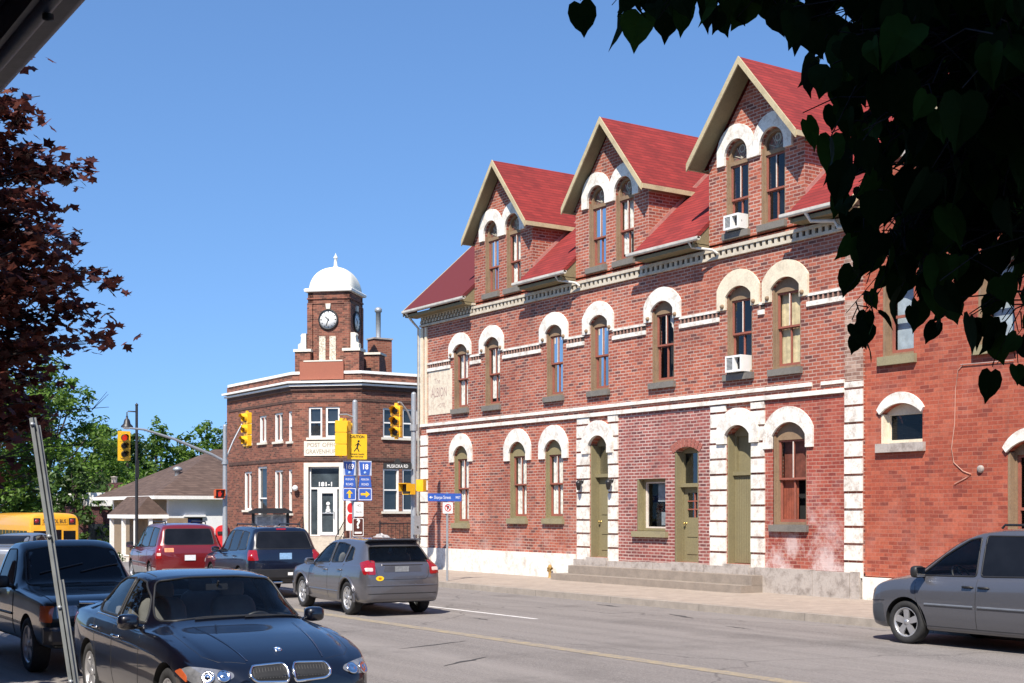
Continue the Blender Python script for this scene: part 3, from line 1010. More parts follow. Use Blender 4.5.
for i in range(n):
    a = R(-32 + 64 * i / (n - 1)); cx = (DOOR2[0] + DOOR2[1]) / 2; rad = 0.88; cy = 3.76 - rad
    a2 = R(3.0)
    pts = [(cx + math.sin(a - a2) * rad, cy + math.cos(a - a2) * rad), (cx + math.sin(a + a2) * rad, cy + math.cos(a + a2) * rad),
           (cx + math.sin(a + a2) * (rad + .21), cy + math.cos(a + a2) * (rad + .21)), (cx + math.sin(a - a2) * (rad + .21), cy + math.cos(a - a2) * (rad + .21))]
    slab(mb, HP, pts, (), 0.006, 0.022)
mb.build('brick_arch', plain('arch_brick', (.30, .10, .075), .9, var=.3, scale=9), d2)

# repointed and patched stretches of the street wall
M_BRICKP = brick_mat('repointed_brick', [(0.0, (0.14, 0.045, 0.045)), (0.3, (0.24, 0.066, 0.058)), (1.0, (0.33, 0.105, 0.088))], (0.52, 0.40, 0.36), gap=0.026, dirt=0.12)
M_BRICKR = brick_mat('patched_brick', [(0.0, (0.20, 0.036, 0.028)), (0.3, (0.29, 0.052, 0.034)), (1.0, (0.37, 0.095, 0.062))], (0.40, 0.22, 0.17), gap=0.018, stain=((0.5, 0.36, 0.33), 0.35), low_stain=((0.62, 0.52, 0.50), 0.7, 2.4, 0.8))
mb = MB(); slab(mb, HP, rect(-28.75, -25.03, .74, 4.74), [arch(*DOOR2), rect(SQ[0], SQ[1], SQ[2] - 0.16, SQ[3])], -.02, .005); mb.build('repointed_wall', M_BRICKP, hotel)
mb = MB(); slab(mb, HP, rect(-23.11, -20.61, .74, 4.74), [opening(WIN[10])], -.02, .005); mb.build('patched_wall', M_BRICKR, hotel)
# painted wall sign
mb = MB(); slab(mb, HP, rect(-39.1, -37.56, 5.34, 6.80), (), 0.001, 0.014); sg = mb.build('painted_wall_sign', M_SIGNCREAM, hotel)
M_FADED = plain('faded_lettering', (0.38, 0.27, 0.23), .9, var=.25, scale=15)
text_on(HP, 'The', -38.52, 6.45, .0145, .26, M_FADED, sg, shear=.15)
text_on(HP, 'ALBION', -38.38, 6.06, .0145, .44, M_FADED, sg, width=1.0, bold=.004)
text_on(HP, 'HOTEL', -38.22, 5.62, .0145, .2, M_FADED, sg, width=.5)

# roof
mb = MB()
EX, EZ, RX, RZ = 22.28, 8.95, 27.0, 13.25
def roof_slab(mb, pts, t):
    """pts: 4 corners of the upper face; thickness t downwards."""
    vs = [Vector(p) for p in pts] + [Vector(p) - Vector((0, 0, t)) for p in pts]
    mb.add(vs, [(0, 1, 2, 3), (7, 6, 5, 4), (0, 4, 5, 1), (1, 5, 6, 2), (2, 6, 7, 3), (3, 7, 4, 0)])
def slope_x(z): return EX + (z - EZ) / (RZ - EZ) * (RX - EX)
# the street slope is open where each dormer comes through the eaves
cuts = [-39.92] + [q for c in DORM for q in (c - DH + .02, c + DH - .02)] + [-19.98]
for i in range(0, len(cuts), 2):
    roof_slab(mb, [(EX, -cuts[i], EZ), (EX, -cuts[i + 1], EZ), (RX, -cuts[i + 1], RZ), (RX, -cuts[i], RZ)], .13)
for c in DORM:
    roof_slab(mb, [(slope_x(10.4), -(c - DH + .02), 10.4), (slope_x(10.4), -(c + DH - .02), 10.4), (RX, -(c + DH - .02), RZ), (RX, -(c - DH + .02), RZ)], .13)
roof_slab(mb, [(RX, 39.92, RZ), (RX, 19.98, RZ), (31.8, 19.98, 8.9), (31.8, 39.92, 8.9)], .13)
rf = mb.build('roof', M_ROOF, hotel)
for i in range(0, len(cuts), 2):
    a = cuts[i] - (.22 if i else 0); b = cuts[i + 1] + (.2 if i < 6 else 0)
    mb = MB()
    mb.tube([(EX - .03, -a, EZ - .07), (EX - .03, -b, EZ - .07)], .05, 10)
    mb.box((EX - .08, -a, EZ - .07), (EX + .04, -b, EZ - .02))
    mb.build('gutter', M_WHITEPIPE, rf)
    mb = MB()
    mb.box((EX + .05, -cuts[i] - .02, EZ - .24), (HX, -cuts[i + 1] + .02, EZ - .15))
    for yy in (-cuts[i] - .05, -cuts[i + 1] + .02):
        q = [(EX - .02, EZ - .17), (HX - .002, EZ - .17), (HX - .002, EZ + .42), (EX - .02, EZ - .08)]
        vs = [(x, yy, z) for x, z in q] + [(x, yy + .03, z) for x, z in q]
        mb.add(vs, [(0, 1, 2, 3), (7, 6, 5, 4), (0, 4, 5, 1), (1, 5, 6, 2), (2, 6, 7, 3), (3, 7, 4, 0)])
    mb.build('eaves_soffit', M_SOFFIT, rf)
for (a, b) in ((39.925, 39.965), (19.935, 19.975)):
    mb = MB()
    p0 = Vector((EX, a, EZ)); p1 = Vector((RX, a, RZ))
    mb.add([p0 + Vector((0, 0, .01)), p1 + Vector((0, 0, .01)), p1 - Vector((0, 0, .22)), p0 - Vector((0, 0, .22)),
            p0 + Vector((0, b - a, .01)), p1 + Vector((0, b - a, .01)), p1 + Vector((0, b - a, -.22)), p0 + Vector((0, b - a, -.22))],
           [(0, 1, 2, 3), (7, 6, 5, 4), (0, 4, 5, 1), (1, 5, 6, 2), (2, 6, 7, 3), (3, 7, 4, 0)])
    mb.build('barge_board', M_RAKE, rf)
# downpipes
mb = MB()
mb.tube([(EX, 39.75, 8.85), (EX + .2, 39.7, 8.6), (HX - .08, 39.66, 8.35), (HX - .08, 39.66, 0.5), (HX - .15, 39.66, .3)], .045, 8)
mb.build('downpipe', M_WHITEPIPE, hotel)
for c, s in ((DORM[1] - DH - .25, 1), (DORM[2] - DH - .15, 1)):
    mb = MB(); mb.tube([(EX - .02, -c, 8.84), (EX + .08, -c, 8.72), (HX - .2, -(c + .5 * s), 8.60), (HX - .12, -(c + .6 * s), 8.5)], .035, 8); mb.build('downpipe', M_WHITEPIPE, hotel)
mb = MB(); mb.tube([(EX - .02, 21.3, 8.84), (EX + .1, 21.25, 8.66), (HX - .2, 20.75, 8.6), (HX - .13, 20.7, 8.45), (HX - .13, 20.3, 8.4), (HX - .13, 20.25, 8.2)], .045, 8); mb.build('downpipe', M_WHITEPIPE, hotel)

# dormers
for c in DORM:
    ws = [opening(w) for w in WIN if w[0] == 'd' and abs((w[1] + w[2]) / 2 - c) < 1]
    mb = MB()
    slab(mb, HP, [(c - DH, 8.78), (c + DH, 8.78), (c + DH, 10.78), (c, 12.72), (c - DH, 10.78)], ws, -0.34, 0.0)
    for s in (-1, 1):
        y0 = -(c + s * DH); y1 = -(c + s * (DH - .22))
        mb.box((HX + .341, min(y0, y1), 8.78), (25.6, max(y0, y1), 10.78))
    dm = mb.build('dormer', M_BRICK, hotel)
    mb = MB()
    pk, tip, hw, DX = (12.95, 10.77, 1.79, 22.43) if c < -25 else (12.99, 10.80, 1.86, 22.28)
    for s in (-1, 1):
        roof_slab(mb, [(DX, -c, pk), (DX, -(c + s * hw), tip), (27.6, -(c + s * hw), tip), (27.6, -c, pk)], .06)
    mb.build('dormer_roof', M_ROOF, dm)
    mb = MB()
    dn = Vector((0, 0, .13))
    for s in (-1, 1):
        a = Vector((DX - .04, -c, pk + .012)); b = Vector((DX - .04, -(c + s * (hw + .01)), tip + .012)); o = Vector((.037, 0, 0))
        hgt = Vector((0, 0, -.19))
        vs = [a, b, b + hgt, a + hgt, a + o, b + o, b + o + hgt, a + o + hgt]
        mb.add(vs, [(0, 1, 2, 3), (7, 6, 5, 4), (0, 4, 5, 1), (1, 5, 6, 2), (2, 6, 7, 3), (3, 7, 4, 0)])
        yb = -(c + s * (hw + .005)); 
        mb.box((DX, yb, tip - .13), (26.2, yb + s * -0.0 + (-s) * .035, tip - .005))
    mb.build('barge_board', M_RAKE, dm)
    mb = MB()
    for s in (-1, 1):
        k = (pk - tip) / hw
        q = [(DX + .002, -c - s * 0, pk - .085), (DX + .002, -(c + s * hw * .985), tip - .085 + .03), (HX - .002, -(c + s * hw * .985), tip - .085 + .03), (HX - .002, -c, pk - .085)]
        roof_slab(mb, q, .05)
        yb = -(c + s * (DH + .002)); yc = -(c + s * hw * .98)
        mb.box((HX, min(yb, yc), tip - .13), (26.0, max(yb, yc), tip - .10))
    mb.build('dormer_soffit', M_SOFFIT, dm)
    # paired white hood over both lights
    mb = MB()
    for s in (-.61, .61):
        x = c + s
        slab(mb, HP, hood(x - .66 if s < 0 else x - .612, x + .612 if s < 0 else x + .66, 10.66 if True else 0, 11.60, x - .40, x + .40, 10.80, 11.24, 10.86), (), 0.001, 0.07)
    mb.build('paired_hood', M_WHITE, dm)
    # flashing at the cheek
    mb = MB()
    for s in (1,):
        y0 = -(c + s * DH) - .02
        mb.add([(HX + .02, y0, 9.44), (25.9, y0, 12.25), (25.9, y0, 12.37), (HX + .02, y0, 9.56), (HX + .02, y0 + .015, 9.44), (25.9, y0 + .015, 12.25), (25.9, y0 + .015, 12.37), (HX + .02, y0 + .015, 9.56)],
               [(0, 1, 2, 3), (7, 6, 5, 4), (0, 4, 5, 1), (1, 5, 6, 2), (2, 6, 7, 3), (3, 7, 4, 0)])
    mb.build('flashing', plain('faded_red_flashing', (.40, .19, .16), .6, var=.2), dm)

# wall lanterns and standpipe
for u in (-30.34, -28.97):
    lt = thing('wall_lantern', 'small black lantern on the white quoins %s the narrow arched door' % ('left of' if u < -30 else 'right of'), 'lamp', HP.p(u, 2.9, .05), 0, 'lanterns beside the narrow arched door')
    mb = MB(); mb.lathe(HP.p(u, 2.95, .05), [(0, .0), (.06, .0), (.06, .02), (.02, .03), (.02, .12)], HP.n, 10); mb.build('wall_plate', M_BLACKMETAL, lt)
    mb = MB(); mb.lathe(HP.p(u, 2.68, .19), [(0, 0), (.05, .02), (.085, .20), (.09, .22), (.05, .27), (.015, .30), (0, .33)], (0, 0, 1), 8); mb.build('lantern_case', M_BLACKMETAL, lt)
sp = thing('standpipe', 'small rusty yellow standpipe against the white foundation at the foot of the steps', 'standpipe', (22.55, 31.7, .15))
mb = MB(); mb.lathe((22.58, 31.7, .15), [(.07, 0), (.05, .03), (.045, .26), (.06, .28), (.06, .34), (.03, .38), (0, .39)], (0, 0, 1), 10); mb.build('pipe', plain('ochre_iron', (.33, .2, .06), .8, var=.4), sp)
mb = MB(); mb.lathe((22.58, 31.7, .42), [(.04, -.1), (.04, .1)], (0, 1, 0), 8); mb.lathe((22.50, 31.7, .36), [(.035, 0), (.035, .1)], (1, 0, 0), 8); mb.build('outlet', MATS['ochre_iron'], sp)

def ac_unit(label, u, z, w=.56, h=.40):
    t = thing('air_conditioner', label, 'air conditioner', HP.p(u, z, 0), 0, 'window air conditioners')
    mb = MB(); slab(mb, HP, rect(u - w / 2, u + w / 2, z, z + h), [rect(u - w / 2 + .04, u - .02, z + .05, z + h - .05), rect(u + .04, u + w / 2 - .04, z + .05, z + h - .05)], -0.2, 0.22)
    mb.build('case', plain('white_enamel', (.74, .73, .70), .4, var=.05), t)
    mb = MB()
    for k in range(9): slab(mb, HP, rect(u - w / 2 + .041, u - .021, z + .06 + k * .031, z + .075 + k * .031), (), .16, .21)
    slab(mb, HP, rect(u - w / 2 + .041, u - .021, z + .051, z + h - .051), (), .1, .15)
    mb.build('louvre', plain('grey_louvre', (.42, .43, .42), .5), t)
    mb = MB(); slab(mb, HP, rect(u + .041, u + w / 2 - .041, z + .051, z + h - .051), (), .05, .1)
    mb.lathe(HP.p(u + w * .27, z + h * .5, .1), [(0, .06), (.04, .06), (.05, .02), (.12, .01), (.13, .0)], HP.n, 12); mb.build('fan', M_SIGNBLACK, t)
ac_unit('white air conditioner in the upper window under a cream hood', -24.0, 5.50)
ac_unit('white window air conditioner in the left window of the nearest dormer', DORM[2] - .61, 9.0, .52, .36)

# ------------------------------------------------------------------ brick annex on the right
AXP = Plane((22.86, 0, 0), (0, -1, 0), (-1, 0, 0))
annex = thing('brick_annex', 'plain bright red brick annex joined to the right end of the hotel', 'building', (27, 13, .15))
A1 = (-19.60, -18.76, 5.36, 7.15, 7.30)
A2 = (-19.65, -18.53, 3.47, 4.20, 4.42)
A3 = (-16.46, -15.30, 0.9, 3.26, 3.50)
A4 = (-17.15, -16.3, 5.36, 7.15, 7.30)
A5 = (-13.6, -12.5, 0.9, 3.26, 3.50)
mb = MB()
slab(mb, AXP, rect(-20.09, -4.0, .66, 9.7), [arch(*a) for a in (A1, A2, A3, A4, A5)], -0.3, 0.0)
mb.box((23.2, 4.0, .2), (32, 4.3, 9.7)); mb.box((31.7, 4.31, .2), (32, 20.0, 9.7))
mb.build('wall', M_BRICK2, annex)
mb = MB(); mb.box((22.80, 4.0, 9.7), (23.3, 20.05, 9.82)); mb.build('coping', M_STONE, annex)
mb = MB(); mb.box((23.3, 4.3, 9.3), (31.7, 20.0, 9.4)); mb.build('roof', M_DARKGAP, annex)
mb = MB(); mb.box((22.76, 4.0, .10), (23.1, 20.08, .64)); mb.build('painted_foundation', M_WHITE, annex)
for a, wt, hd in ((A1, 'tall', 0), (A2, 'vent', 1), (A3, 'tall', 1), (A4, 'tall', 0), (A5, 'tall', 1)):
    u0, u1, z0, spr, cr = a
    mb = MB()
    tp = spr - (.05 if wt == 'tall' else .02)
    slab(mb, AXP, arch(u0 + .002, u1 - .002, z0 + .1, spr, cr - .002), [rect(u0 + .10, u1 - .07, z0 + .17, tp)], -0.28, -0.16)
    slab(mb, AXP, rect(u0 + .002, u0 + .06, z0 + .1, spr), (), -.16, -.01)
    fr = mb.build('window', M_TANWOOD if wt != 'vent' else M_CREAM, annex)
    if wt == 'tall':
        mb = MB(); md_ = (z0 + .17 + tp) / 2
        slab(mb, AXP, rect(u0 + .1, u1 - .07, z0 + .17, tp), [rect(u0 + .15, u1 - .12, z0 + .24, md_ - .03), rect(u0 + .15, u1 - .12, md_ + .03, tp - .05)], -.25, -.2)
        mb.build('sash', M_SASH, fr)
    mb = MB(); slab(mb, AXP, rect(u0 + .1, u1 - .07, z0 + .17, tp), (), -.24, -.235); mb.build('pane', M_GLASSB if wt == 'vent' else M_GLASS, fr)
    mb = MB(); slab(mb, AXP, rect(u0 + .1, u1 - .07, z0 + .17, tp), (), -.62, -.60); mb.build('dark_backing', M_INT, fr)
    if a is A1 or a is A4:
        mb = MB(); slab(mb, AXP, rect(u0 + .12, u1 - .1, z0 + .17, tp), (), -.36, -.35); mb.build('blind', plain('pale_blue_blind', (.48, .56, .62), .8, var=.2), fr)
    if wt == 'vent':
        mb = MB()
        for k in range(5):
            c = AXP.p((u0 + u1) / 2, z0 + .22 + k * .1, -.30)
            mb.obox(c, (0, (u1 - u0) / 2 - .1, 0), (.02, 0, .0), (0, 0, .008))
        mb.build('slat', M_SIGNBLACK, fr)
    mb = MB(); slab(mb, AXP, rect(u0 - .08, u1 + .08, z0 - .10, z0 + .09), (), -.28, .10); mb.build('sill', M_SILLO if wt != 'vent' else M_STONE, fr)
    if hd:
        mb = MB(); cxx = (u0 + u1) / 2
        o = arch(u0 - .08, u1 + .06, spr - .06, spr + .10, cr + .24)[2:]
        i = arch(u0, u1, spr - .06, spr, cr)[2:]
        slab(mb, AXP, o + list(reversed(i)), (), .001, .06); mb.build('hood', M_WHITE, fr)
mb = MB(); mb.tube([AXP.p(-17.55 + .0, 5.10, .03), AXP.p(-16.3, 5.07, .03)], .012, 6); mb.build('conduit', plain('grey_conduit', (.35, .25, .22), .6), annex)
mb = MB()
pp = [(-17.5, 5.09), (-17.62, 5.0), (-17.68, 4.6), (-17.70, 3.9), (-17.78, 3.4), (-17.72, 3.1), (-17.5, 2.92), (-17.3, 2.85), (-17.42, 2.78), (-17.7, 2.66)]
mb.tube([AXP.p(a, b, .02) for a, b in pp], .008, 6)
mb.build('loose_cable', plain('pale_cable', (.50, .29, .22), .6), annex)
mb = MB(); mb.lathe(AXP.p(-17.08, 2.95, 0.001), [(0, .05), (.06, .05), (.075, .03), (.08, 0)], AXP.n, 12); mb.build('pipe_cap', M_STONE, annex)

# ------------------------------------------------------------------ clock-tower post office
M_TRIM = weathered('pale_stone_trim', (0.66, 0.62, 0.53), (0.42, 0.36, 0.28), 0.4)
M_WTRIM = weathered('white_wood_trim', (0.78, 0.77, 0.74), (0.55, 0.5, 0.44), 0.3)
M_SALMON = weathered('salmon_panel', (0.30, 0.10, 0.06), (0.28, 0.09, 0.06), 0.4)
M_DOME = weathered('white_dome_paint', (0.70, 0.68, 0.60), (0.52, 0.48, 0.40), 0.4, scale=1.5)
M_DGLASS = plain('dark_window_glass', (0.02, 0.026, 0.032), 0.05, var=0.3, scale=2, spec=0.7)
po = thing('post_office', 'brown brick corner building with white trim and domed clock tower', 'building', (28, 57, .15))
LP = Plane((25.2, 0, 0), (0, -1, 0), (-1, 0, 0))
q2 = 2 ** .5
CP = Plane((26.35, 54.25, 0), (1, -1, 0), (-1, -1, 0))
FP = Plane((0, 53.1, 0), (1, 0, 0), (0, -1, 0))
CW = 1.626
TOP = 8.25
WL = []   # left face windows: u0,u1,z0,z1
for y0, y1, a, b in ((60.85, 60.05, 5.36, 6.60), (59.15, 58.3, 5.33, 6.60), (57.4, 56.45, 5.30, 6.62), (55.85, 55.45, 5.25, 6.62),
                     (61.0, 60.05, 2.15, 4.0), (59.35, 58.25, 1.2, 4.2), (57.4, 56.45, 2.15, 3.98), (55.85, 55.45, 2.0, 3.98)):
    WL.append((-y0, -y1, a, b))
WC = [(-.86, -.22, 5.40, 6.78), (-.06, .60, 5.40, 6.78), (-.84, .60, .98, 4.08)]
WF = [(28.58, 29.42, 5.42, 6.76), (29.58, 30.42, 5.42, 6.76), (28.58, 29.42, 2.08, 4.02), (29.58, 30.42, 2.08, 4.02),
      (32.5, 33.4, 5.42, 6.76), (32.5, 33.4, 2.08, 4.02), (35.5, 36.4, 5.42, 6.76), (35.5, 36.4, 2.08, 4.02)]
mb = MB()
slab(mb, LP, rect(-62.9, -55.41, -1.5, TOP), [rect(*w[:2], w[2], w[3]) for w in WL], -.3, 0)
slab(mb, CP, rect(-CW, CW, -1.5, TOP), [rect(*w[:2], w[2], w[3]) for w in WC], -.3, 0)
slab(mb, FP, rect(27.51, 42, -1.5, TOP), [rect(*w[:2], w[2], w[3]) for w in WF], -.3, 0)
mb.box((25.2, 62.9, -1.5), (42, 63.2, TOP)); mb.box((41.7, 53.4, -1.5), (42, 62.9, TOP))
mb.build('wall', M_BRICK3, po)
mb = MB()
mb.add([(25.5, 55.6, 7.6), (27.7, 53.4, 7.6), (41.7, 53.4, 7.6), (41.7, 62.9, 7.6), (25.5, 62.9, 7.6)], [(0, 1, 2, 3, 4)])
mb.add([(26.2, 56.2, 4.6), (28.2, 54.2, 4.6), (41.7, 54.2, 4.6), (41.7, 62.9, 4.6), (26.2, 62.9, 4.6)], [(0, 1, 2, 3, 4)])
mb.add([(26.2, 56.2, 0), (28.2, 54.2, 0), (28.2, 54.2, 7.5), (26.2, 56.2, 7.5)], [(0, 1, 2, 3)])
mb.add([(26.2, 56.2, 0), (26.2, 62.8, 0), (26.2, 62.8, 7.5), (26.2, 56.2, 7.5)], [(0, 1, 2, 3)])
mb.add([(28.2, 54.2, 0), (41.6, 54.2, 0), (41.6, 54.2, 7.5), (28.2, 54.2, 7.5)], [(0, 1, 2, 3)])
mb.build('roof_deck', M_INT, po)
def bands(name, z0, z1, w, mat, ext=.0):
    mb = MB()
    k = math.tan(R(22.5)) * w
    slab(mb, LP, rect(-62.9 - ext, -55.4 + k, z0, z1), (), .001, w)
    slab(mb, CP, rect(-CW - k, CW + k, z0, z1), (), .0015, w + .001)
    slab(mb, FP, rect(27.5 - k, 42, z0, z1), (), .002, w + .002)
    return mb.build(name, mat, po)
bands('coping', 8.25, 8.37, .06, M_WTRIM, .06)
bands('cornice', 7.84, 7.93, .30, M_WTRIM, .25)
bands('cornice_moulding', 7.70, 7.78, .20, M_WTRIM, .18)
bands('cornice_bed', 7.52, 7.69, .10, M_BRICK3D)
bands('belt_course', 4.34, 4.50, .03, M_BRICK3D)
bands('upper_belt_course', 7.0, 7.12, .025, M_BRICK3D)
bands('stone_base', -1.2, .62, .07, plain('brown_stone', (.17, .11, .085), .9, var=.25))
def po_window(pl, w, door=False, mull=True):
    u0, u1, a, b = w
    mb = MB()
    t = .085
    if mull == 'pair':
        m = (u0 + u1) / 2
        hs = [rect(u0 + t, m - .06, a + t, b - t), rect(m + .06, u1 - t, a + t, b - t)]
    else:
        hs = [rect(u0 + t, u1 - t, a + t, (a + b) / 2 - .03), rect(u0 + t, u1 - t, (a + b) / 2 + .03, b - t)]
    slab(mb, pl, rect(u0 + .002, u1 - .002, a + .002, b - .002), hs, -.2, -.05)
    fr = mb.build('window', M_WTRIM, po)
    mb = MB(); slab(mb, pl, rect(u0 + .03, u1 - .03, a + .03, b - .03), (), -.15, -.14); mb.build('pane', M_DGLASS, fr)
    mb = MB(); slab(mb, pl, rect(u0 - .08, u1 + .08, a - .10, a), (), -.19, .09); mb.build('sill', M_TRIM, fr)
    if mull == 'pair':
        mb = MB(); slab(mb, pl, rect(m - .055, m + .055, a + .09, b - .09), (), -.139, -.045); mb.build('mullion', M_SASH, fr)
for i, w in enumerate(WL): po_window(LP, w, mull='pair' if (w[1] - w[0]) > .6 and i != 5 else True)
for w in WC[:2]: po_window(CP, w)
for w in WF: po_window(FP, w)
# doorway
mb = MB(); slab(mb, CP, [(-1.06, .62), (-.845, .62), (-.845, 4.085), (.605, 4.085), (.605, .62), (.82, .62), (.82, 4.27), (-1.06, 4.27)], (), .001, .08); mb.build('door_surround', M_TRIM, po)
mb = MB(); slab(mb, CP, rect(-.838, .598, .982, 4.078), [rect(-.78, .54, 3.16, 4.02), rect(-.78, -.47, 1.03, 3.08), rect(-.36, .38, 1.03, 3.0), rect(.45, .54, 1.03, 3.08)], -.2, -.1)
fr = mb.build('entrance', M_WTRIM, po)
mb = MB(); slab(mb, CP, rect(-.80, .56, 1.0, 4.04), (), -.19, -.18); mb.build('pane', plain('dusky_glass', (.05, .065, .075), .06, var=.5, scale=1.2), fr)
mb = MB(); slab(mb, CP, rect(-.358, .378, 1.032, 2.998), [rect(-.26, .28, 1.15, 2.90)], -.17, -.07); dl = mb.build('door_leaf', M_WTRIM, fr)
mb = MB(); mb.tube([CP.p(.33, 1.75, -.02), CP.p(.33, 2.1, -.02)], .018, 6); slab(mb, CP, rect(-.26, .28, 1.98, 2.03), (), -.13, -.1); mb.build('push_bar', M_GALV, fr)
mb = MB()
for z, r_ in ((2.42, .09), (2.26, .07), (2.12, .11)): mb.lathe(CP.p(.0, z, -.175), [(0, .004), (r_, .004), (r_, 0)], CP.n, 14)
slab(mb, CP, rect(-.13, .13, 2.0, 2.06), (), -.178, -.172)
mb.build('door_sticker', M_SIGNWHITE, fr)
text_on(CP, '181-1', -.12, 3.30, -.17, .26, M_SIGNWHITE, fr, name='house_number', width=.62, bold=.008)
# name stone
mb = MB(); slab(mb, CP, rect(-1.06, .80, 4.58, 5.24), (), .001, .05); ns = mb.build('name_stone', M_TRIM, po)
M_CARVE = plain('carved_lettering', (.30, .26, .20), .9)
text_on(CP, 'POST OFFICE', -.13, 5.06, .0505, .27, M_CARVE, ns, width=1.55, bold=.004)
text_on(CP, 'GRAVENHURST', -.13, 4.76, .0505, .27, M_CARVE, ns, width=1.7, bold=.004)
# wall globe lamp beside the door
gl = thing('globe_lamp', 'white globe lamp on the brown brick wall left of the glass door', 'lamp', LP.p(-55.0, 3.2, 0))
g0 = CP.p(-1.42, 3.12, 0)
mb = MB(); mb.lathe(g0, [(.05, 0), (.05, .02), (.02, .03), (.02, .14)], CP.n, 8); mb.build('arm', M_BLACKMETAL, gl)
mb = MB(); mb.lathe(CP.p(-1.42, 3.0, .2), [(0, .0)] + [(.13 * math.sin(t), .13 - .13 * math.cos(t)) for t in [PI * k / 8 for k in range(1, 8)]] + [(0, .26)], (0, 0, 1), 12); mb.build('globe', M_SIGNWHITE, gl)
# steps up to the door with rails
mb = MB()
for k in range(5):
    slab(mb, CP, rect(-1.0 - .04 * k, .9 + .04 * k, -.4, .96 - k * .17), (), .08 + .3 * k if k else .002, .08 + .3 * (k + 1))
mb.build('entrance_steps', plain('pale_steps', (.42, .37, .31), .9, var=.15), po)
for u in (-1.08, .98):
    mb = MB()
    a = CP.p(u, 1.85, .12); b = CP.p(u, .95, 1.7)
    mb.tube([CP.p(u, .5, .12), a, b, CP.p(u, .1, 1.7)], .022, 6)
    mb.tube([CP.p(u, 1.4, .12), CP.p(u, .55, 1.7)], .014, 6)
    for k in range(1, 9):
        t = k / 9
        mb.tube([CP.p(u, 1.85 - .9 * t, .12 + 1.58 * t), CP.p(u, .96 - .9 * t, .12 + 1.58 * t)], .009, 5)
    mb.build('handrail', M_BLACKMETAL, po)
# tower
ts = .98
TC = Vector((26.35, 54.25, 0)) + Vector((1, 1, 0)).normalized() * (ts + .25)
def tower_plane(k):
    n = [Vector((-1, -1, 0)), Vector((1, -1, 0)), Vector((1, 1, 0)), Vector((-1, 1, 0))][k].normalized()
    u = Vector((-n.y, n.x, 0))
    return Plane(TC + n * ts, u, n)
mb = MB()
for k in range(4):
    pl = tower_plane(k)
    slab(mb, pl, rect(-ts, ts, 7.5, 12.02), [rect(-.62, .62, 9.55, 11.4)] if False else (), -.25, 0)
    slab(mb, pl, rect(-ts, ts, 11.66, 11.72), (), .001, .05); slab(mb, pl, rect(-ts, ts, 11.45, 11.5), (), .001, .035)
    for s in (-1, 1): slab(mb, pl, rect(s * ts if s < 0 else ts - .22, -ts + .22 if s < 0 else ts, 9.3, 11.449), (), .001, .04)
tw = mb.build('clock_tower', M_BRICK3D if False else M_BRICK3, po)
mb = MB()
def ring8(z, r): return [(TC.x + r * math.cos(R(22.5 + 45 * k)), TC.y + r * math.sin(R(22.5 + 45 * k)), z) for k in range(8)]
def square_ring(z, r): return [tuple(TC + Vector((math.cos(R(45 * j)) * r * q2, math.sin(R(45 * j)) * r * q2, z))) for j in (0, 2, 4, 6)]
vs = []; prof = [(11.98, 1.02), (12.0, 1.11), (12.1, 1.13), (12.14, 1.08)]
for z, r_ in prof: vs += square_ring(z, r_)
fs = []
for i in range(len(prof) - 1):
    for k in range(4): fs.append((4 * i + k, 4 * i + (k + 1) % 4, 4 * (i + 1) + (k + 1) % 4, 4 * (i + 1) + k))
fs.append((0, 3, 2, 1)); fs.append((12, 13, 14, 15))
mb.add(vs, fs)
mb.build('dome_eave', M_WTRIM, tw)
mb = MB()
NP = 12; nseg = 48
vs = []; fs = []
for i in range(NP + 1):
    t = i / NP * PI / 2
    rad = 1.06 * math.cos(t) ** 0.85 if i < NP else 0.02
    z = 12.12 + 1.12 * math.sin(t)
    for k in range(nseg):
        a = 2 * PI * k / nseg
        # superellipse between rounded square (base) and circle (top), ribs on the diagonals of the square
        p = 5.0 - 3.0 * (i / NP)
        ca, sa = abs(math.cos(a)), abs(math.sin(a))
        rr_ = rad * (1 / ((ca ** p + sa ** p) ** (1 / p)))
        aa = a + R(45)
        vs.append((TC.x + rr_ * math.cos(aa), TC.y + rr_ * math.sin(aa), z))
for i in range(NP):
    for k in range(nseg): fs.append((i * nseg + k, i * nseg + (k + 1) % nseg, (i + 1) * nseg + (k + 1) % nseg, (i + 1) * nseg + k))
mb.add(vs, fs, 0, True)
mb.build('dome', M_DOME, tw)
mb = MB(); mb.lathe((TC.x, TC.y, 13.2), [(.22, 0), (.14, .06), (.08, .12), (.07, .45), (.10, .47), (.10, .52), (.05, .56), (.0, .72)], (0, 0, 1), 12); mb.build('finial', M_WTRIM, tw)
M_CLOCK = plain('clock_face_white', (.78, .78, .76), .4, var=.03)
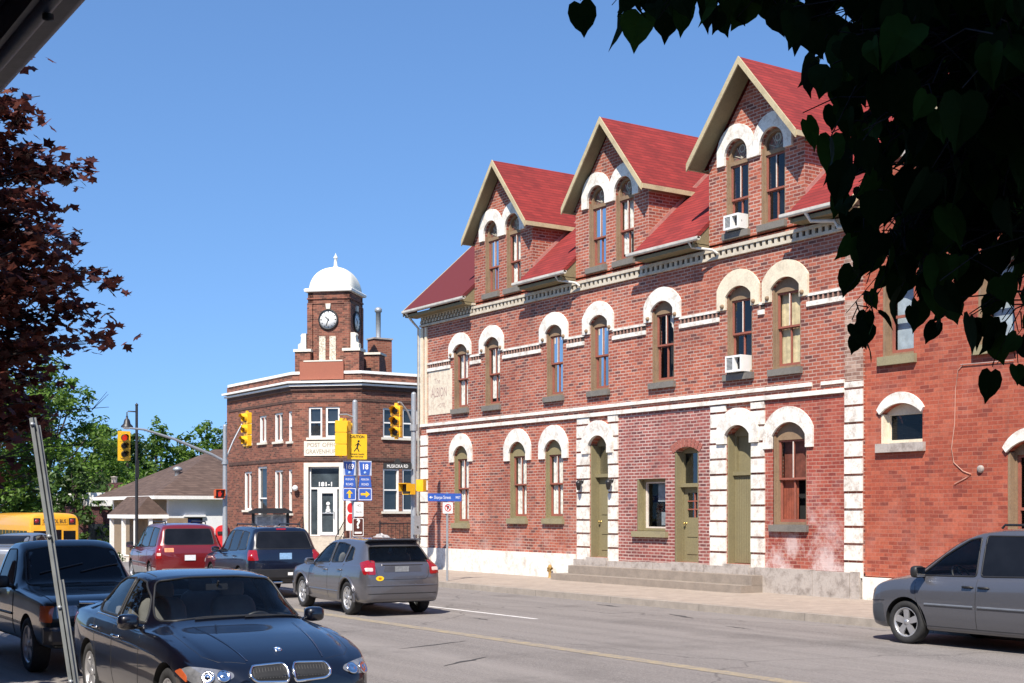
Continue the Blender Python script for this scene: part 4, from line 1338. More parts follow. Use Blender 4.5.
for k in range(4):
    pl = tower_plane(k)
    mb = MB(); c = pl.p(0, 10.72, .02)
    mb.lathe(c, [(0, .03), (.40, .03), (.40, 0)], pl.n, 28); cf = mb.build('clock', M_CLOCK, po)
    mb = MB(); mb.lathe(c, [(.40, .0), (.40, .06), (.47, .05), (.47, 0)], pl.n, 28); mb.build('clock_rim', M_SIGNBLACK, cf)
    mb = MB()
    mb = MB()
    for h in range(12):
        a = 2 * PI * h / 12
        d = pl.u * math.sin(a) + Vector((0, 0, math.cos(a)))
        e = pl.u * math.cos(a) - Vector((0, 0, math.sin(a)))
        mb.obox(c + d * .335 + pl.n * .033, d * .035, e * (.016 if h % 3 else .024), pl.n * .003)
    mb.build('hour_marks', M_SIGNBLACK, cf)
    for hh, ln, wd in ((R(-45), .20, .024), (R(200), .30, .018)):
        d = pl.u * math.sin(hh) + Vector((0, 0, math.cos(hh))); e = pl.u * math.cos(hh) - Vector((0, 0, math.sin(hh)))
        mb = MB(); mb.obox(c + d * (ln / 2 - .03) + pl.n * .042, d * (ln / 2 + .03), e * wd, pl.n * .003); mb.build('clock_hand', M_SIGNBLACK, cf)
    mb = MB(); slab(mb, pl, [(-.09, 11.2), (.09, 11.2), (.12, 11.44), (-.12, 11.44)], (), .001, .09); mb.build('keystone', M_TRIM, po)
    mb = MB()
    for u in (-.29, .20):
        slab(mb, pl, rect(u - .15, u + .15, 8.85, 9.98), (), .001, .03)
    mb.build('carved_panel', plain('carved_stone', (.52, .46, .36), .9, var=.6, scale=16, bmp=.6), po)
mb = MB(); slab(mb, CP, rect(-1.24, .82, 8.0, 8.80), (), -.2, .12); mb.build('parapet_panel', M_SALMON, po)
mb = MB(); slab(mb, CP, rect(-1.05, .78, 8.802, 8.86), (), -.2, .14); mb.build('panel_cap', M_TRIM, po)
for su, sv in ((-1, 0), (1, 0)):
    c = TC + Vector((1, -1, 0)).normalized() * (su * 1.15) + Vector((-1, -1, 0)).normalized() * .86
    ax = Vector((1, -1, 0)).normalized(); ay = Vector((1, 1, 0)).normalized()
    mb = MB(); mb.obox(c + Vector((0, 0, 8.45)), ax * .36, ay * .36, Vector((0, 0, .82))); pd = mb.build('pedestal', M_BRICK3, po)
    mb = MB(); mb.obox(c + Vector((0, 0, 9.33)), ax * .42, ay * .42, Vector((0, 0, .06))); mb.build('pedestal_cap', M_TRIM, pd)
    mb = MB()
    prof = [(.28, 9.39), (.28, 9.62), (.16, 9.70), (.13, 9.95), (.17, 10.02), (.10, 10.12), (-.1, 10.12), (-.1, 9.39)]
    for s in (-1, 1):
        pass
    vs = [c + ax * (su * a) + Vector((0, 0, z)) - ay * .17 for a, z in prof] + [c + ax * (su * a) + Vector((0, 0, z)) + ay * .17 for a, z in prof]
    n = len(prof)
    mb.add(vs, [tuple(range(n)), tuple(reversed(range(n, 2 * n)))] + [(i, n + i, n + (i + 1) % n, (i + 1) % n) for i in range(n)])
    mb.build('scroll_bracket', M_TRIM, pd)
mb = MB(); c = TC + Vector((1, -1, 0)).normalized() * 1.6 + Vector((1, 1, 0)).normalized() * .6
mb.obox(c + Vector((0, 0, 8.5)), Vector((.3, -.3, 0)), Vector((.3, .3, 0)), Vector((0, 0, .75))); pd = mb.build('pedestal', M_BRICK3, po)
mb = MB(); mb.obox(c + Vector((0, 0, 9.29)), Vector((.35, -.35, 0)), Vector((.35, .35, 0)), Vector((0, 0, .05))); mb.build('pedestal_cap', M_TRIM, pd)
# chimney with flue
mb = MB(); mb.box((30.0, 56.6, 7.6), (30.95, 57.3, 10.35)); ch = mb.build('chimney', brick_mat('orange_brick', [(0, (.22, .07, .04)), (1, (.36, .13, .075))], (.3, .2, .15)), po)
mb = MB(); mb.box((29.95, 56.55, 10.35), (31.0, 57.35, 10.42)); mb.build('chimney_cap', M_STONE, ch)
mb = MB(); mb.lathe((30.4, 56.95, 10.42), [(.14, 0), (.12, .1), (.12, 1.25), (.17, 1.28), (.18, 1.42), (.1, 1.5), (0, 1.5)], (0, 0, 1), 12); mb.build('flue', M_GALV, ch)
# railing in front of the post office's right side
rl = thing('iron_railing', 'black iron railing on the low wall in front of the brown brick building', 'railing', (30, 52.3, .15))
mb = MB()
mb.tube([(28.0, 52.3, 1.55), (40, 52.3, 1.55)], .025, 6); mb.tube([(28.0, 52.3, .75), (40, 52.3, .75)], .02, 6)
for k in range(61): mb.tube([(28.0 + .2 * k, 52.3, .6), (28.0 + .2 * k, 52.3, 1.68 if k % 10 == 0 else 1.55)], .03 if k % 10 == 0 else .011, 5)
mb.build('rails', M_BLACKMETAL, rl)
mb = MB(); mb.box((27.9, 52.1, .1), (40, 52.5, .62)); mb.build('plinth', M_TRIM, rl)
# boulder
bo = MB()
rr = random.Random(9)
prof = [(0, 0)] 
vs = []; fs = []
nu, nv = 14, 8
for j in range(nv + 1):
    for i in range(nu):
        a = 2 * PI * i / nu; b = PI / 2 * j / nv
        r_ = .42 * (1 + rr.uniform(-.12, .12))
        vs.append((27.75 + r_ * 1.15 * math.cos(a) * math.cos(b), 51.75 + r_ * math.sin(a) * math.cos(b), .62 + r_ * 1.1 * math.sin(b)))
for j in range(nv):
    for i in range(nu): fs.append((j * nu + i, j * nu + (i + 1) % nu, (j + 1) * nu + (i + 1) % nu, (j + 1) * nu + i))
bo.add(vs, fs, 0, False)
bo.box((27.2, 51.4, .1), (28.3, 52.09, .62))
tag(bo.build('boulder', plain('grey_granite', (.34, .32, .32), .9, var=.4, scale=8)), 'grey granite boulder set in front of the black railing', 'boulder')

# ------------------------------------------------------------------ low white house with brown hipped roof
G = -1.1
hs = thing('white_house', 'low white rendered house with wide brown hipped roof and blue window', 'house', (29, 76, G))
M_RENDER = weathered('white_render', (.74, .76, .78), (.55, .55, .55), .3)
M_TANWALL = weathered('tan_wall', (.24, .18, .12), (.14, .10, .07), .4)
HF = Plane((0, 70.2, 0), (1, 0, 0), (0, -1, 0))
mb = MB(); slab(mb, HF, rect(24.65, 38, G - .2, 2.75), [rect(25.62, 26.6, .4, 1.75)], -.25, 0)
mb.box((37.75, 70.46, G - .2), (38, 80, 2.75)); mb.box((24.65, 79.75, G - .2), (37.7, 80, 2.75))
mb.build('wall', M_RENDER, hs)
mb = MB(); mb.box((24.65, 70.46, G - .2), (24.9, 79.7, 2.75)); mb.build('side_wall', M_TANWALL, hs)
mb = MB()
e = [(23.75, 69.75, 2.92), (38.8, 69.75, 2.92), (38.8, 80.8, 2.92), (23.75, 80.8, 2.92)]; r1 = (29.2, 75.1, 5.75); r2 = (33.5, 75.1, 5.75)
mb.add(e + [r1, r2], [(0, 1, 5, 4), (1, 2, 5), (2, 3, 4, 5), (3, 0, 4)])
rf = mb.build('roof', M_ROOFB, hs)
mb = MB(); mb.box((23.72, 69.71, 2.74), (38.83, 69.85, 2.925)); mb.box((23.72, 69.85, 2.74), (23.86, 80.84, 2.925)); mb.box((23.86, 69.85, 2.76), (38.8, 80.8, 2.80)); mb.build('fascia', M_WTRIM, rf)
mb = MB(); mb.lathe((26.1, 72.8, 4.0), [(.16, 0), (.16, .35), (.26, .38), (.26, .5), (.1, .6), (0, .6)], (0, 0, 1), 10); mb.build('roof_vent', M_GALV, rf)
mb = MB(); slab(mb, HF, rect(25.62, 26.6, .4, 1.75), [rect(25.72, 26.5, .5, 1.2), rect(25.72, 26.5, 1.28, 1.67)], -.2, -.06); fr = mb.build('window', M_SIGNBLACK, hs)
mb = MB(); slab(mb, HF, rect(25.65, 26.57, .42, 1.72), (), -.16, -.15); mb.build('pane', plain('blue_shutter', (.04, .10, .38), .4), fr)
mb = MB(); slab(mb, HF, rect(25.5, 26.72, 1.78, 1.90), (), .001, .12); mb.build('lintel', M_RENDER, fr)
# porch
mb = MB()
pe = [(22.2, 66.5, 1.92), (22.2, 73.5, 1.92), (24.64, 73.5, 1.92), (24.64, 66.5, 1.92)]
mb.add([(21.5, 66.3, 1.92), (21.5, 70.6, 1.92), (22.4, 66.7, 2.85), (22.4, 70.2, 2.85), (23.3, 66.3, 1.92), (23.3, 70.6, 1.92)], [(0, 1, 3, 2), (2, 3, 5, 4), (0, 2, 4), (1, 5, 3)])
pr = mb.build('porch_roof', M_ROOFB, hs)
mb = MB(); mb.box((21.5, 66.28, 1.72), (23.3, 66.4, 1.915)); mb.box((21.48, 66.4, 1.72), (21.6, 70.6, 1.915)); mb.box((21.6, 66.4, 1.74), (23.28, 70.58, 1.80)); mb.build('porch_fascia', M_WTRIM, pr)
mb = MB()
for x, y in ((21.65, 66.45), (22.4, 66.45), (23.15, 66.45), (21.65, 68.4), (21.65, 70.4)):
    mb.box((x - .09, y - .09, G - .1), (x + .09, y + .09, 1.72))
mb.tube([(21.65, 66.45, -.2), (21.65, 70.4, -.2)], .05, 6); mb.tube([(21.65, 66.45, -.9), (21.65, 70.4, -.9)], .04, 6)
for k in range(19): mb.box((21.63, 66.6 + k * .2, -.9), (21.67, 66.64 + k * .2, -.2))
mb.tube([(21.65, 66.45, -.2), (22.4, 66.45, -.2)], .05, 6)
for k in range(4): mb.box((21.8 + k * .15, 66.43, -.9), (21.84 + k * .15, 66.47, -.2))
mb.build('porch_posts', M_WTRIM, pr)
mb = MB(); mb.box((22.6, 67.2, G), (24.64, 70.4, 1.73)); mb.build('porch_wall', M_TANWALL, pr)
mb = MB(); mb.box((21.5, 66.3, G - .3), (23.3, 70.6, G + .12)); mb.build('porch_floor', M_STEP, pr)

# dark red shop with white parapet further down the street
sh = thing('dark_red_shop', 'low dark red building with white flat parapet half hidden by trees', 'building', (26, 87, G))
mb = MB(); mb.box((23.0, 83.5, G - .2), (33, 92, 2.4))
mb.build('wall', M_BRICK4, sh)
mb = MB(); mb.box((24.4, 83.35, 2.4), (33.1, 92.1, 3.25)); mb.build('parapet', M_WTRIM, sh)
mb = MB(); mb.box((22.96, 84.3, -.4), (23.0 - .001, 85.7, 1.2)); mb.build('window', M_DGLASS, sh)
mb = MB(); slab(mb, Plane((0, 83.5, 0), (1, 0, 0), (0, -1, 0)), rect(24.2, 25.6, -.2, 1.3), (), .001, .05); mb.build('window', M_DGLASS, sh)
mb = MB(); mb.box((27.2, 89.0, 3.2), (28.1, 89.8, 4.0)); c_ = mb.build('chimney', M_BRICK4, sh)
mb = MB(); mb.lathe((27.65, 89.4, 4.0), [(.2, 0), (.2, .35), (.28, .4), (0, .45)], (0, 0, 1), 10); mb.build('chimney_pot', M_STONE, c_)

# the building the camera stands beside: its awning cuts the top left corner, its unseen wall is made tall to shade the linden boughs
M_AWN = weathered('dark_awning_board', (.055, .02, .014), (.03, .015, .012), .5, rough=.6)
M_AWNRIM = weathered('grey_awning_rim', (.16, .14, .135), (.07, .05, .05), .6, rough=.5)
ns_ = thing('corner_shop', 'dark shop awning with grey metal rim crossing the top left corner', 'building', (-2, -5, .15))
mb = MB(); mb.box((-10, -28, -.1), (-2.0, 0.3, 13.5)); mb.build('wall', M_BRICK4, ns_)
mb = MB(); mb.box((-10, .305, -.1), (-2.02, 48, 5.0)); mb.build('unseen_shop_row', M_BRICK3D, ns_)  # unseen row of shops, added to darken reflections in the navy saloon
mb = MB(); mb.box((-1.995, -12, 3.0), (.565, 3.6, 3.18)); aw = mb.build('awning', M_AWN, ns_)
mb = MB(); mb.box((.57, -12, 2.95), (.635, 3.62, 3.21)); mb.tube([(.635, -12, 2.972), (.635, 3.62, 2.972)], .020, 8); mb.tube([(.595, -12, 2.952), (.595, 3.62, 2.952)], .015, 8); mb.build('awning_rim', M_AWNRIM, aw)
for k in range(5):
    mb = MB(); mb.lathe((.60, 2.3 - k * .55, 2.937), [(.010, 0), (.010, -.008), (0, -.010)], (0, 0, 1), 8); mb.build('rivet', M_SIGNBLACK, aw)

# ------------------------------------------------------------------ vehicles
def paint(name, col, metal=0.3, rough=0.32):
    m, nt, b = new_mat(name)
    p = obj_pos(nt)
    f = noise(nt, p, 400, 2)
    c = ramp(nt, f, [(0.35, tuple(k * .8 for k in col)), (0.65, tuple(k * 1.2 for k in col))])
    # road dust low on the sides
    s = nt.nodes.new('ShaderNodeSeparateXYZ'); nt.links.new(p, s.inputs[0])
    d = noise(nt, p, 3.0, 5)
    lo = math_node(nt, 'MULTIPLY', math_node(nt, 'MAXIMUM', math_node(nt, 'SUBTRACT', 0.55, s.outputs[2]), 0.0), math_node(nt, 'MULTIPLY', d, 0.35))
    c = mix_col(nt, lo, c, (0.16, 0.14, 0.12))
    nt.links.new(c, b.inputs['Base Color'])
    b.inputs['Metallic'].default_value = metal
    rr_ = math_node(nt, 'ADD', math_node(nt, 'MULTIPLY', d, 0.12), rough - 0.05)
    nt.links.new(rr_, b.inputs['Roughness'])
    b.inputs['Coat Weight'].default_value = 1.0
    b.inputs['Coat Roughness'].default_value = 0.03
    MATS[name] = m
    return m

M_TYRE = plain('tyre_rubber', (.018, .018, .019), .85, var=.3, scale=20)
M_ALLOY = plain('alloy_wheel', (.50, .50, .51), .35, .7, var=.12)
M_CHROME = plain('chrome', (.75, .76, .78), .12, 1.0, var=.04)
M_TRIMBLACK = plain('black_plastic', (.014, .014, .015), .5, var=.2)
M_CARIN = plain('dark_cabin', (.06, .06, .06), .85, var=.2)
M_SEAT = plain('grey_seat', (.13, .125, .12), .9, var=.2)
M_SEATBEIGE = plain('beige_seat', (.30, .25, .18), .9, var=.15)
M_UNDER = plain('underbody', (.012, .012, .012), .9)
M_CARGLASS = glass_mat('car_glass', (.90, .93, .92), .03, .01, 1.30)
M_CARGLASSD = glass_mat('tinted_car_glass', (.62, .66, .66), .12, .01, 1.3)
M_PRIV = plain('privacy_glass', (.008, .009, .012), .04, var=.3, scale=2, spec=.2)
M_TAIL = plain('red_tail_lamp', (.24, .005, .006), .18, var=.25, scale=30, coat=1.0)
M_TAILW = plain('clear_lamp_lens', (.55, .42, .38), .2, var=.2, coat=1.0)
M_HEAD = plain('headlamp_lens', (.20, .205, .22), .12, .35, var=.35, scale=14, coat=1.0)
M_AMBER = plain('amber_lens', (.42, .085, .025), .2, var=.2, coat=1.0)
M_PLATE = plain('licence_plate_white', (.62, .64, .68), .5, var=.1, scale=20)
M_PLATEB = plain('licence_plate_blue', (.22, .38, .60), .5, var=.2, scale=20)

def pchip(xs, ys, q):
    xs = np.array(xs, float); ys = np.array(ys, float); q = np.array(q, float)
    h = np.diff(xs); d = np.diff(ys) / h
    m = np.zeros(len(xs))
    m[0] = d[0]; m[-1] = d[-1]
    for i in range(1, len(xs) - 1):
        if d[i - 1] * d[i] > 0:
            w1 = 2 * h[i] + h[i - 1]; w2 = h[i] + 2 * h[i - 1]
            m[i] = (w1 + w2) / (w1 / d[i - 1] + w2 / d[i])
    k = np.clip(np.searchsorted(xs, q) - 1, 0, len(xs) - 2)
    t = (q - xs[k]) / h[k]
    return ((1 + 2 * t) * (1 - t) ** 2 * ys[k] + t * (1 - t) ** 2 * h[k] * m[k] + t * t * (3 - 2 * t) * ys[k + 1] + t * t * (t - 1) * h[k] * m[k + 1])

def bspline(pts, n):
    """Clamped uniform quadratic B-spline."""
    pts = [np.array(p, float) for p in pts]
    k = 2; m = len(pts)
    kn = [0] * (k + 1) + list(range(1, m - k)) + [m - k] * (k + 1)
    out = []
    for i in range(n):
        t = (m - k) * i / (n - 1)
        t = min(t, m - k - 1e-9)
        s = int(t) + k
        d = [pts[j + s - k].copy() for j in range(k + 1)]
        for r in range(1, k + 1):
            for j in range(k, r - 1, -1):
                a0 = kn[j + s - k]; a1 = kn[j + 1 + s - r]
                al = (t - a0) / (a1 - a0) if a1 > a0 else 0
                d[j] = (1 - al) * d[j - 1] + al * d[j]
        out.append(tuple(d[k]))
    return out

def fillet(pts, r, n=4):
    """Round the corners of a closed 3D outline."""
    P = [Vector(p) for p in pts]
    out = []
    for i in range(len(P)):
        a, b, c = P[i - 1], P[i], P[(i + 1) % len(P)]
        u = a - b; w = c - b
        ru = min(r, u.length * .45); rw = min(r, w.length * .45)
        s = b + u.normalized() * ru; e = b + w.normalized() * rw
        for k in range(n + 1):
            t = k / n
            out.append((1 - t) ** 2 * s + 2 * t * (1 - t) * b + t * t * e)
    return out

def densify(P, step=0.06):
    out = []
    for i in range(len(P)):
        a, b = P[i], P[(i + 1) % len(P)]
        n = max(1, int((b - a).length / step))
        for k in range(n): out.append(a.lerp(b, k / n))
    return out

def mesh_from(vs, fs, mats, smooth=True):
    me = bpy.data.meshes.new('body')
    me.from_pydata([tuple(v) for v in vs], [], fs)
    bm = bmesh.new(); bm.from_mesh(me)
    bmesh.ops.recalc_face_normals(bm, faces=bm.faces)
    bm.to_mesh(me); bm.free()
    for m in mats: me.materials.append(m)
    me.polygons.foreach_set('use_smooth', [smooth] * len(me.polygons))
    return me

def bool_cut(me, cutters):
    a = bpy.data.objects.new('tmp_a', me); link(a)
    tmp = []
    for c in cutters:
        b = bpy.data.objects.new('tmp_b', c); link(b); b.hide_render = True
        md = a.modifiers.new('cut', 'BOOLEAN')
        md.operation = 'DIFFERENCE'; md.solver = 'EXACT'; md.object = b
        try: md.material_mode = 'TRANSFER'
        except Exception: pass
        tmp.append(b)
    dg = bpy.context.evaluated_depsgraph_get()
    dg.update()
    r = bpy.data.meshes.new_from_object(a.evaluated_get(dg))
    for o in [a] + tmp: bpy.data.objects.remove(o)
    return r

class Car:
    FIELDS = ('x', 'zb', 'zt', 'zbelt', 'wm', 'wb', 'wt')
    def __init__(self, name, label, cat, loc, heading, stations, paintm, group=None, edge=.075, bulge=.012, sill=.93):
        self.root = thing(name, label, cat, (loc[0], loc[1], loc[2] if len(loc) > 2 else 0.0), heading, group)
        self.st = sorted(stations); self.paint = paintm
        self.edge = edge; self.bulge = bulge; self.sill = sill
        self.cut = []
        vs, fs = self.loft(self.st[0][0], self.st[-1][0], 110, 0)
        self.me = mesh_from(vs, fs, [paintm])
        bm = bmesh.new(); bm.from_mesh(self.me)
        self.bvh = BVHTree.FromBMesh(bm); bm.free()
        self.wheel_cut = []
    def params(self, xq):
        xs = [s[0] for s in self.st]
        return [pchip(xs, [s[i] for s in self.st], xq) for i in range(1, 7)]
    def section(self, zb, zt, zk, wm, wb, wt, inset=0.0, floor=None):
        e = min(self.edge, .45 * max(.02, zt - zk))
        wm -= inset; wb -= inset; wt -= inset * .8; zt -= inset * .7
        if floor is not None: zb = floor
        h = zk - zb
        sl = self.sill
        p = [(0, zb), (wm * .55, zb), (wm * (sl - .1), zb), (wm * sl, zb + .01), (wm * (sl + .035), zb + .14 * h), (wm, zb + .34 * h), (wm * 1.002, zb + .6 * h), (wm * .992, zb + .84 * h), (wb + .012, zk - .012), (wb, zk), (wb - .012, zk + .008)]
        a = np.array((wb - .012, zk + .008)); b = np.array((wt, zt - e))
        p += [tuple(a + (b - a) * .35 + np.array((self.bulge, 0))), tuple(a + (b - a) * .75 + np.array((self.bulge, 0))), tuple(b), (wt * .93, zt - e * .45), (wt * .70, zt - e * .12), (wt * .35, zt), (0, zt)]
        return bspline(p, 40)
    def loft(self, x0, x1, n, inset, floor=None):
        t = np.linspace(0, 1, n)
        xq = x0 + (x1 - x0) * (t - .9 * np.sin(2 * PI * t) / (2 * PI))   # dense at the ends
        xq = np.unique(np.concatenate([xq, [s[0] for s in self.st if x0 < s[0] < x1]]))
        P = self.params(xq)
        vs = []; fs = []
        for i, x in enumerate(xq):
            h = self.section(*[float(q[i]) for q in P], inset=inset, floor=floor)
            ring = [(x, y, z) for y, z in h] + [(x, -y, z) for y, z in reversed(h[1:-1])]
            m = len(ring); vs += ring
        for i in range(len(xq) - 1):
            for k in range(m):
                fs.append((i * m + k, i * m + (k + 1) % m, (i + 1) * m + (k + 1) % m, (i + 1) * m + k))
        for i, off in ((0, 0), (len(xq) - 1, (len(xq) - 1) * m)):
            c = len(vs); ring = vs[off:off + m]
            vs.append((ring[0][0], 0, sum(r[2] for r in ring) / m))
            for k in range(m): fs.append((c, off + k, off + (k + 1) % m))
        return vs, fs
    def wheels_cut(self, R_, axles, y_in, arch_r=None):
        mb = MB()
        for x in axles:
            for s in (-1, 1):
                r_ = arch_r or R_ * 1.13
                mb.lathe((x, s * y_in, R_ * 1.0), [(0, 0), (r_, 0), (r_, .6), (0, .6)], (0, s, 0), 36, smooth=True)
        me = mesh_from(mb.v, mb.f, [M_UNDER])
        bm = bmesh.new(); bm.from_mesh(me); bmesh.ops.remove_doubles(bm, verts=bm.verts, dist=1e-5)
        bmesh.ops.recalc_face_normals(bm, faces=bm.faces); bm.to_mesh(me); bm.free()
        self.cut.append(me)
    def cabin(self, x0, x1, inset=.07, floor=.45):
        vs, fs = self.loft(x0, x1, 40, inset, floor)
        self.cut.append(mesh_from(vs, fs, [M_CARIN], False))
    def prism(self, outline, d, a, b):
        """Cutter: outline swept along direction d from a to b."""
        d = Vector(d)
        P = [Vector(p) for p in outline]
        vs = [p - d * p.dot(d) + d * a for p in P] + [p - d * p.dot(d) + d * b for p in P]
        n = len(P)
        fs = [tuple(range(n)), tuple(reversed(range(n, 2 * n)))] + [(i, n + i, n + (i + 1) % n, (i + 1) % n) for i in range(n)]
        self.cut.append(mesh_from(vs, fs, [M_TRIMBLACK], False))
    def hit(self, p, d):
        d = Vector(d).normalized()
        o = Vector(p) - d * Vector(p).dot(d) + d * 6
        h = self.bvh.ray_cast(o, -d)
        return (h[0], h[1]) if h[0] is not None else (Vector(p), d)
    def panel(self, name, outline, d, mat, parent=None, off=.004, thick=.012, rings=6, step=.06):
        P = densify([Vector(p) for p in outline], step)
        c = sum(P, Vector()) / len(P)
        vs = []; nr = []
        h, n = self.hit(c, d); vs.append(h + n * off); nr.append(n)
        for k in range(1, rings + 1):
            for p in P:
                h, n = self.hit(c.lerp(p, k / rings), d)
                vs.append(h + n * off); nr.append(n)
        m = len(P); fs = []
        for i in range(m): fs.append((0, 1 + i, 1 + (i + 1) % m))
        for k in range(rings - 1):
            for i in range(m):
                a = 1 + k * m + i; b = 1 + k * m + (i + 1) % m
                fs.append((a, a + m, b + m, b))
        mb = MB(); mb.add(vs, fs, 0, True)
        last = 1 + (rings - 1) * m
        rim = [vs[last + i] for i in range(m)] + [vs[last + i] - nr[last + i] * thick for i in range(m)]
        mb.add(rim, [(i, m + i, m + (i + 1) % m, (i + 1) % m) for i in range(m)])
        return mb.build(name, mat, parent or self.root, world=False)
    def line(self, name, pts, d, mat, rad=.006, closed=False, off=.001, parent=None, step=.05, n=6):
        P = [Vector(p) for p in pts]
        if closed: P = densify(P, step) + [P[0]]
        else:
            Q = []
            for a, b in zip(P[:-1], P[1:]):
                k = max(1, int((b - a).length / step))
                Q += [a.lerp(b, i / k) for i in range(k)]
            P = Q + [P[-1]]
        W = []
        for p in P:
            h, nn = self.hit(p, d); W.append(h + nn * off)
        mb = MB(); mb.tube(W, rad, n)
        return mb.build(name, mat, parent or self.root, world=False)
    def window(self, name, outline, d, glass, trim=M_TRIMBLACK, see=None, rad=.012, round_=.06, off=-.004):
        P = fillet(outline, round_)
        if see: self.prism(P, d, *see)
        g = self.panel(name, P, d, glass, off=off if see else .003, thick=.004)
        if trim: self.line('window_seal', P, d, trim, rad, True, parent=g, off=-.001)
        return g
    def finish(self, sharp=38):
        me = bool_cut(self.me, self.cut) if self.cut else self.me
        me.set_sharp_from_angle(angle=R(sharp))
        self.body = put('body', me, None, self.root, world=False)
        return self.body
    def wheel(self, x, s, R_, y, w=.2, spokes=5, rim=M_ALLOY, frac=.68, style='spoke'):
        c = Vector((x, s * (y - w / 2), R_)); ax = Vector((0, s, 0))
        mb = MB()
        mb.lathe(c, [(R_ * frac, -w / 2), (R_ * .93, -w / 2), (R_ * .985, -w * .38), (R_, -w * .25), (R_, w * .25), (R_ * .985, w * .38), (R_ * .93, w / 2), (R_ * frac, w * .47), (R_ * frac, -w / 2)], ax, 36)
        ty = mb.build('wheel', M_TYRE, self.root, world=False)
        mb = MB()
        mb.lathe(c, [(R_ * (frac + .01), w * .46), (R_ * frac, w * .48), (R_ * (frac - .06), w * .42), (R_ * (frac - .07), -w * .2)], ax, 32)
        mb.lathe(c, [(0, w * .44), (R_ * .10, w * .44), (R_ * .14, w * .38), (R_ * .15, w * .2)], ax, 20)
        for k in range(spokes):
            a = 2 * PI * k / spokes + .3
            r = Vector((math.cos(a), 0, math.sin(a))); t = Vector((-math.sin(a), 0, math.cos(a)))
            wd = R_ * (.13 if spokes <= 5 else .075)
            i0, i1 = R_ * .1, R_ * (frac - .03)
            A = [c + ax * (w * .38) + r * i0 - t * wd * .9, c + ax * (w * .38) + r * i0 + t * wd * .9, c + ax * (w * .40) + r * i1 + t * wd * 1.25, c + ax * (w * .40) + r * i1 - t * wd * 1.25]
            B = [p - ax * .03 for p in A]
            mb.add(A + B, [(0, 1, 2, 3), (7, 6, 5, 4), (0, 4, 5, 1), (1, 5, 6, 2), (2, 6, 7, 3), (3, 7, 4, 0)])
        rm = mb.build('rim', rim, ty, world=False)
        mb = MB(); mb.lathe(c, [(0, -w * .1), (R_ * .62, -w * .1), (R_ * .66, -w * .22)], ax, 24)
        mb.build('brake_disc', M_UNDER, ty, world=False)
        return ty
    def wheels(self, R_, axles, y, **k):
        for x in axles:
            for s in (-1, 1): self.wheel(x, s, R_, y, **k)
    def mirror(self, x, s, z, y, mat=None, sz=(.10, .10, .075)):
        mb = MB()
        cx, cy, cz = x, s * (y + sz[1]), z
        nu, nv = 16, 9; vs = []; fs = []
        for j in range(nv):
            b = -PI / 2 + PI * j / (nv - 1)
            for i in range(nu):
                a = 2 * PI * i / nu
                f = lambda q: math.copysign(abs(q) ** .6, q)
                px = f(math.cos(a)) * f(math.cos(b)); py = f(math.sin(a)) * f(math.cos(b)); pz = f(math.sin(b))
                vs.append((cx + px * sz[0] * (.6 if px < 0 else 1), cy + py * sz[1], cz + pz * sz[2]))
        for j in range(nv - 1):
            for i in range(nu): fs.append((j * nu + i, j * nu + (i + 1) % nu, (j + 1) * nu + (i + 1) % nu, (j + 1) * nu + i))
        mb.add(vs, fs, 0, True)
        mb.tube([(cx + .02, s * (y - .05), cz - sz[2] * .8), (cx, cy - s * sz[1] * .5, cz - sz[2] * .5)], [.03, .025], 8)
        o = mb.build('mirror', mat or self.paint, self.root, world=False)
        mb = MB()
        mb.obox((cx - sz[0] * .6, cy, cz), (.004, 0, 0), (0, sz[1] * .8, 0), (0, 0, sz[2] * .75))
        mb.build('mirror_glass', M_CHROME, o, world=False)
    def handle(self, x, z, d, mat=None, ln=.09):
        h, n = self.hit((x, 0, z), d)
        mb = MB()
        e = Vector((1, 0, 0))
        mb.tube([h - e * ln + n * .002, h - e * ln * .8 + n * .03, h + e * ln * .8 + n * .03, h + e * ln + n * .002], [.012, .016, .016, .012], 8)
        return mb.build('door_handle', mat or self.paint, self.root, world=False)
    def seats(self, spots, mat, zc=.52, wheel=None):
        for x, y, face in spots:
            mb = MB()
            def rbox(c, hx, hy, hz, tilt=0.0):
                nu, nv = 14, 9; vs = []; fs = []
                for j in range(nv):
                    b = -PI / 2 + PI * j / (nv - 1)
                    for i in range(nu):
                        a = 2 * PI * i / nu
                        f = lambda q: math.copysign(abs(q) ** .45, q)
                        px = f(math.cos(a)) * f(math.cos(b)) * hx; py = f(math.sin(a)) * f(math.cos(b)) * hy; pz = f(math.sin(b)) * hz
                        vs.append((c[0] + px - tilt * pz, c[1] + py, c[2] + pz))
                for j in range(nv - 1):
                    for i in range(nu): fs.append((j * nu + i, j * nu + (i + 1) % nu, (j + 1) * nu + (i + 1) % nu, (j + 1) * nu + i))
                mb.add(vs, fs, 0, True)
            rbox((x, y, zc), .25, .25, .09)
            rbox((x - .27, y, zc + .33), .07, .25, .33, .25)
            rbox((x - .37, y, zc + .73), .055, .13, .09, .2)
            mb.build('seat', mat, self.root, world=False)
        if wheel:
            x, y, z = wheel
            mb = MB()
            ax = Vector((-.85, 0, .5)).normalized(); u = Vector((0, 1, 0)); v = ax.cross(u)
            ring = [Vector((x, y, z)) + (u * math.cos(2 * PI * k / 24) + v * math.sin(2 * PI * k / 24)) * .185 for k in range(25)]
            mb.tube(ring, .016, 8, cap=False)
            for a in (0, PI, PI * 1.5): mb.tube([Vector((x, y, z)), Vector((x, y, z)) + (u * math.cos(a) + v * math.sin(a)) * .18], .018, 6)
            mb.tube([Vector((x, y, z)), Vector((x, y, z)) - ax * .35], .03, 8)
            mb.build('steering_wheel', M_TRIMBLACK, self.root, world=False)
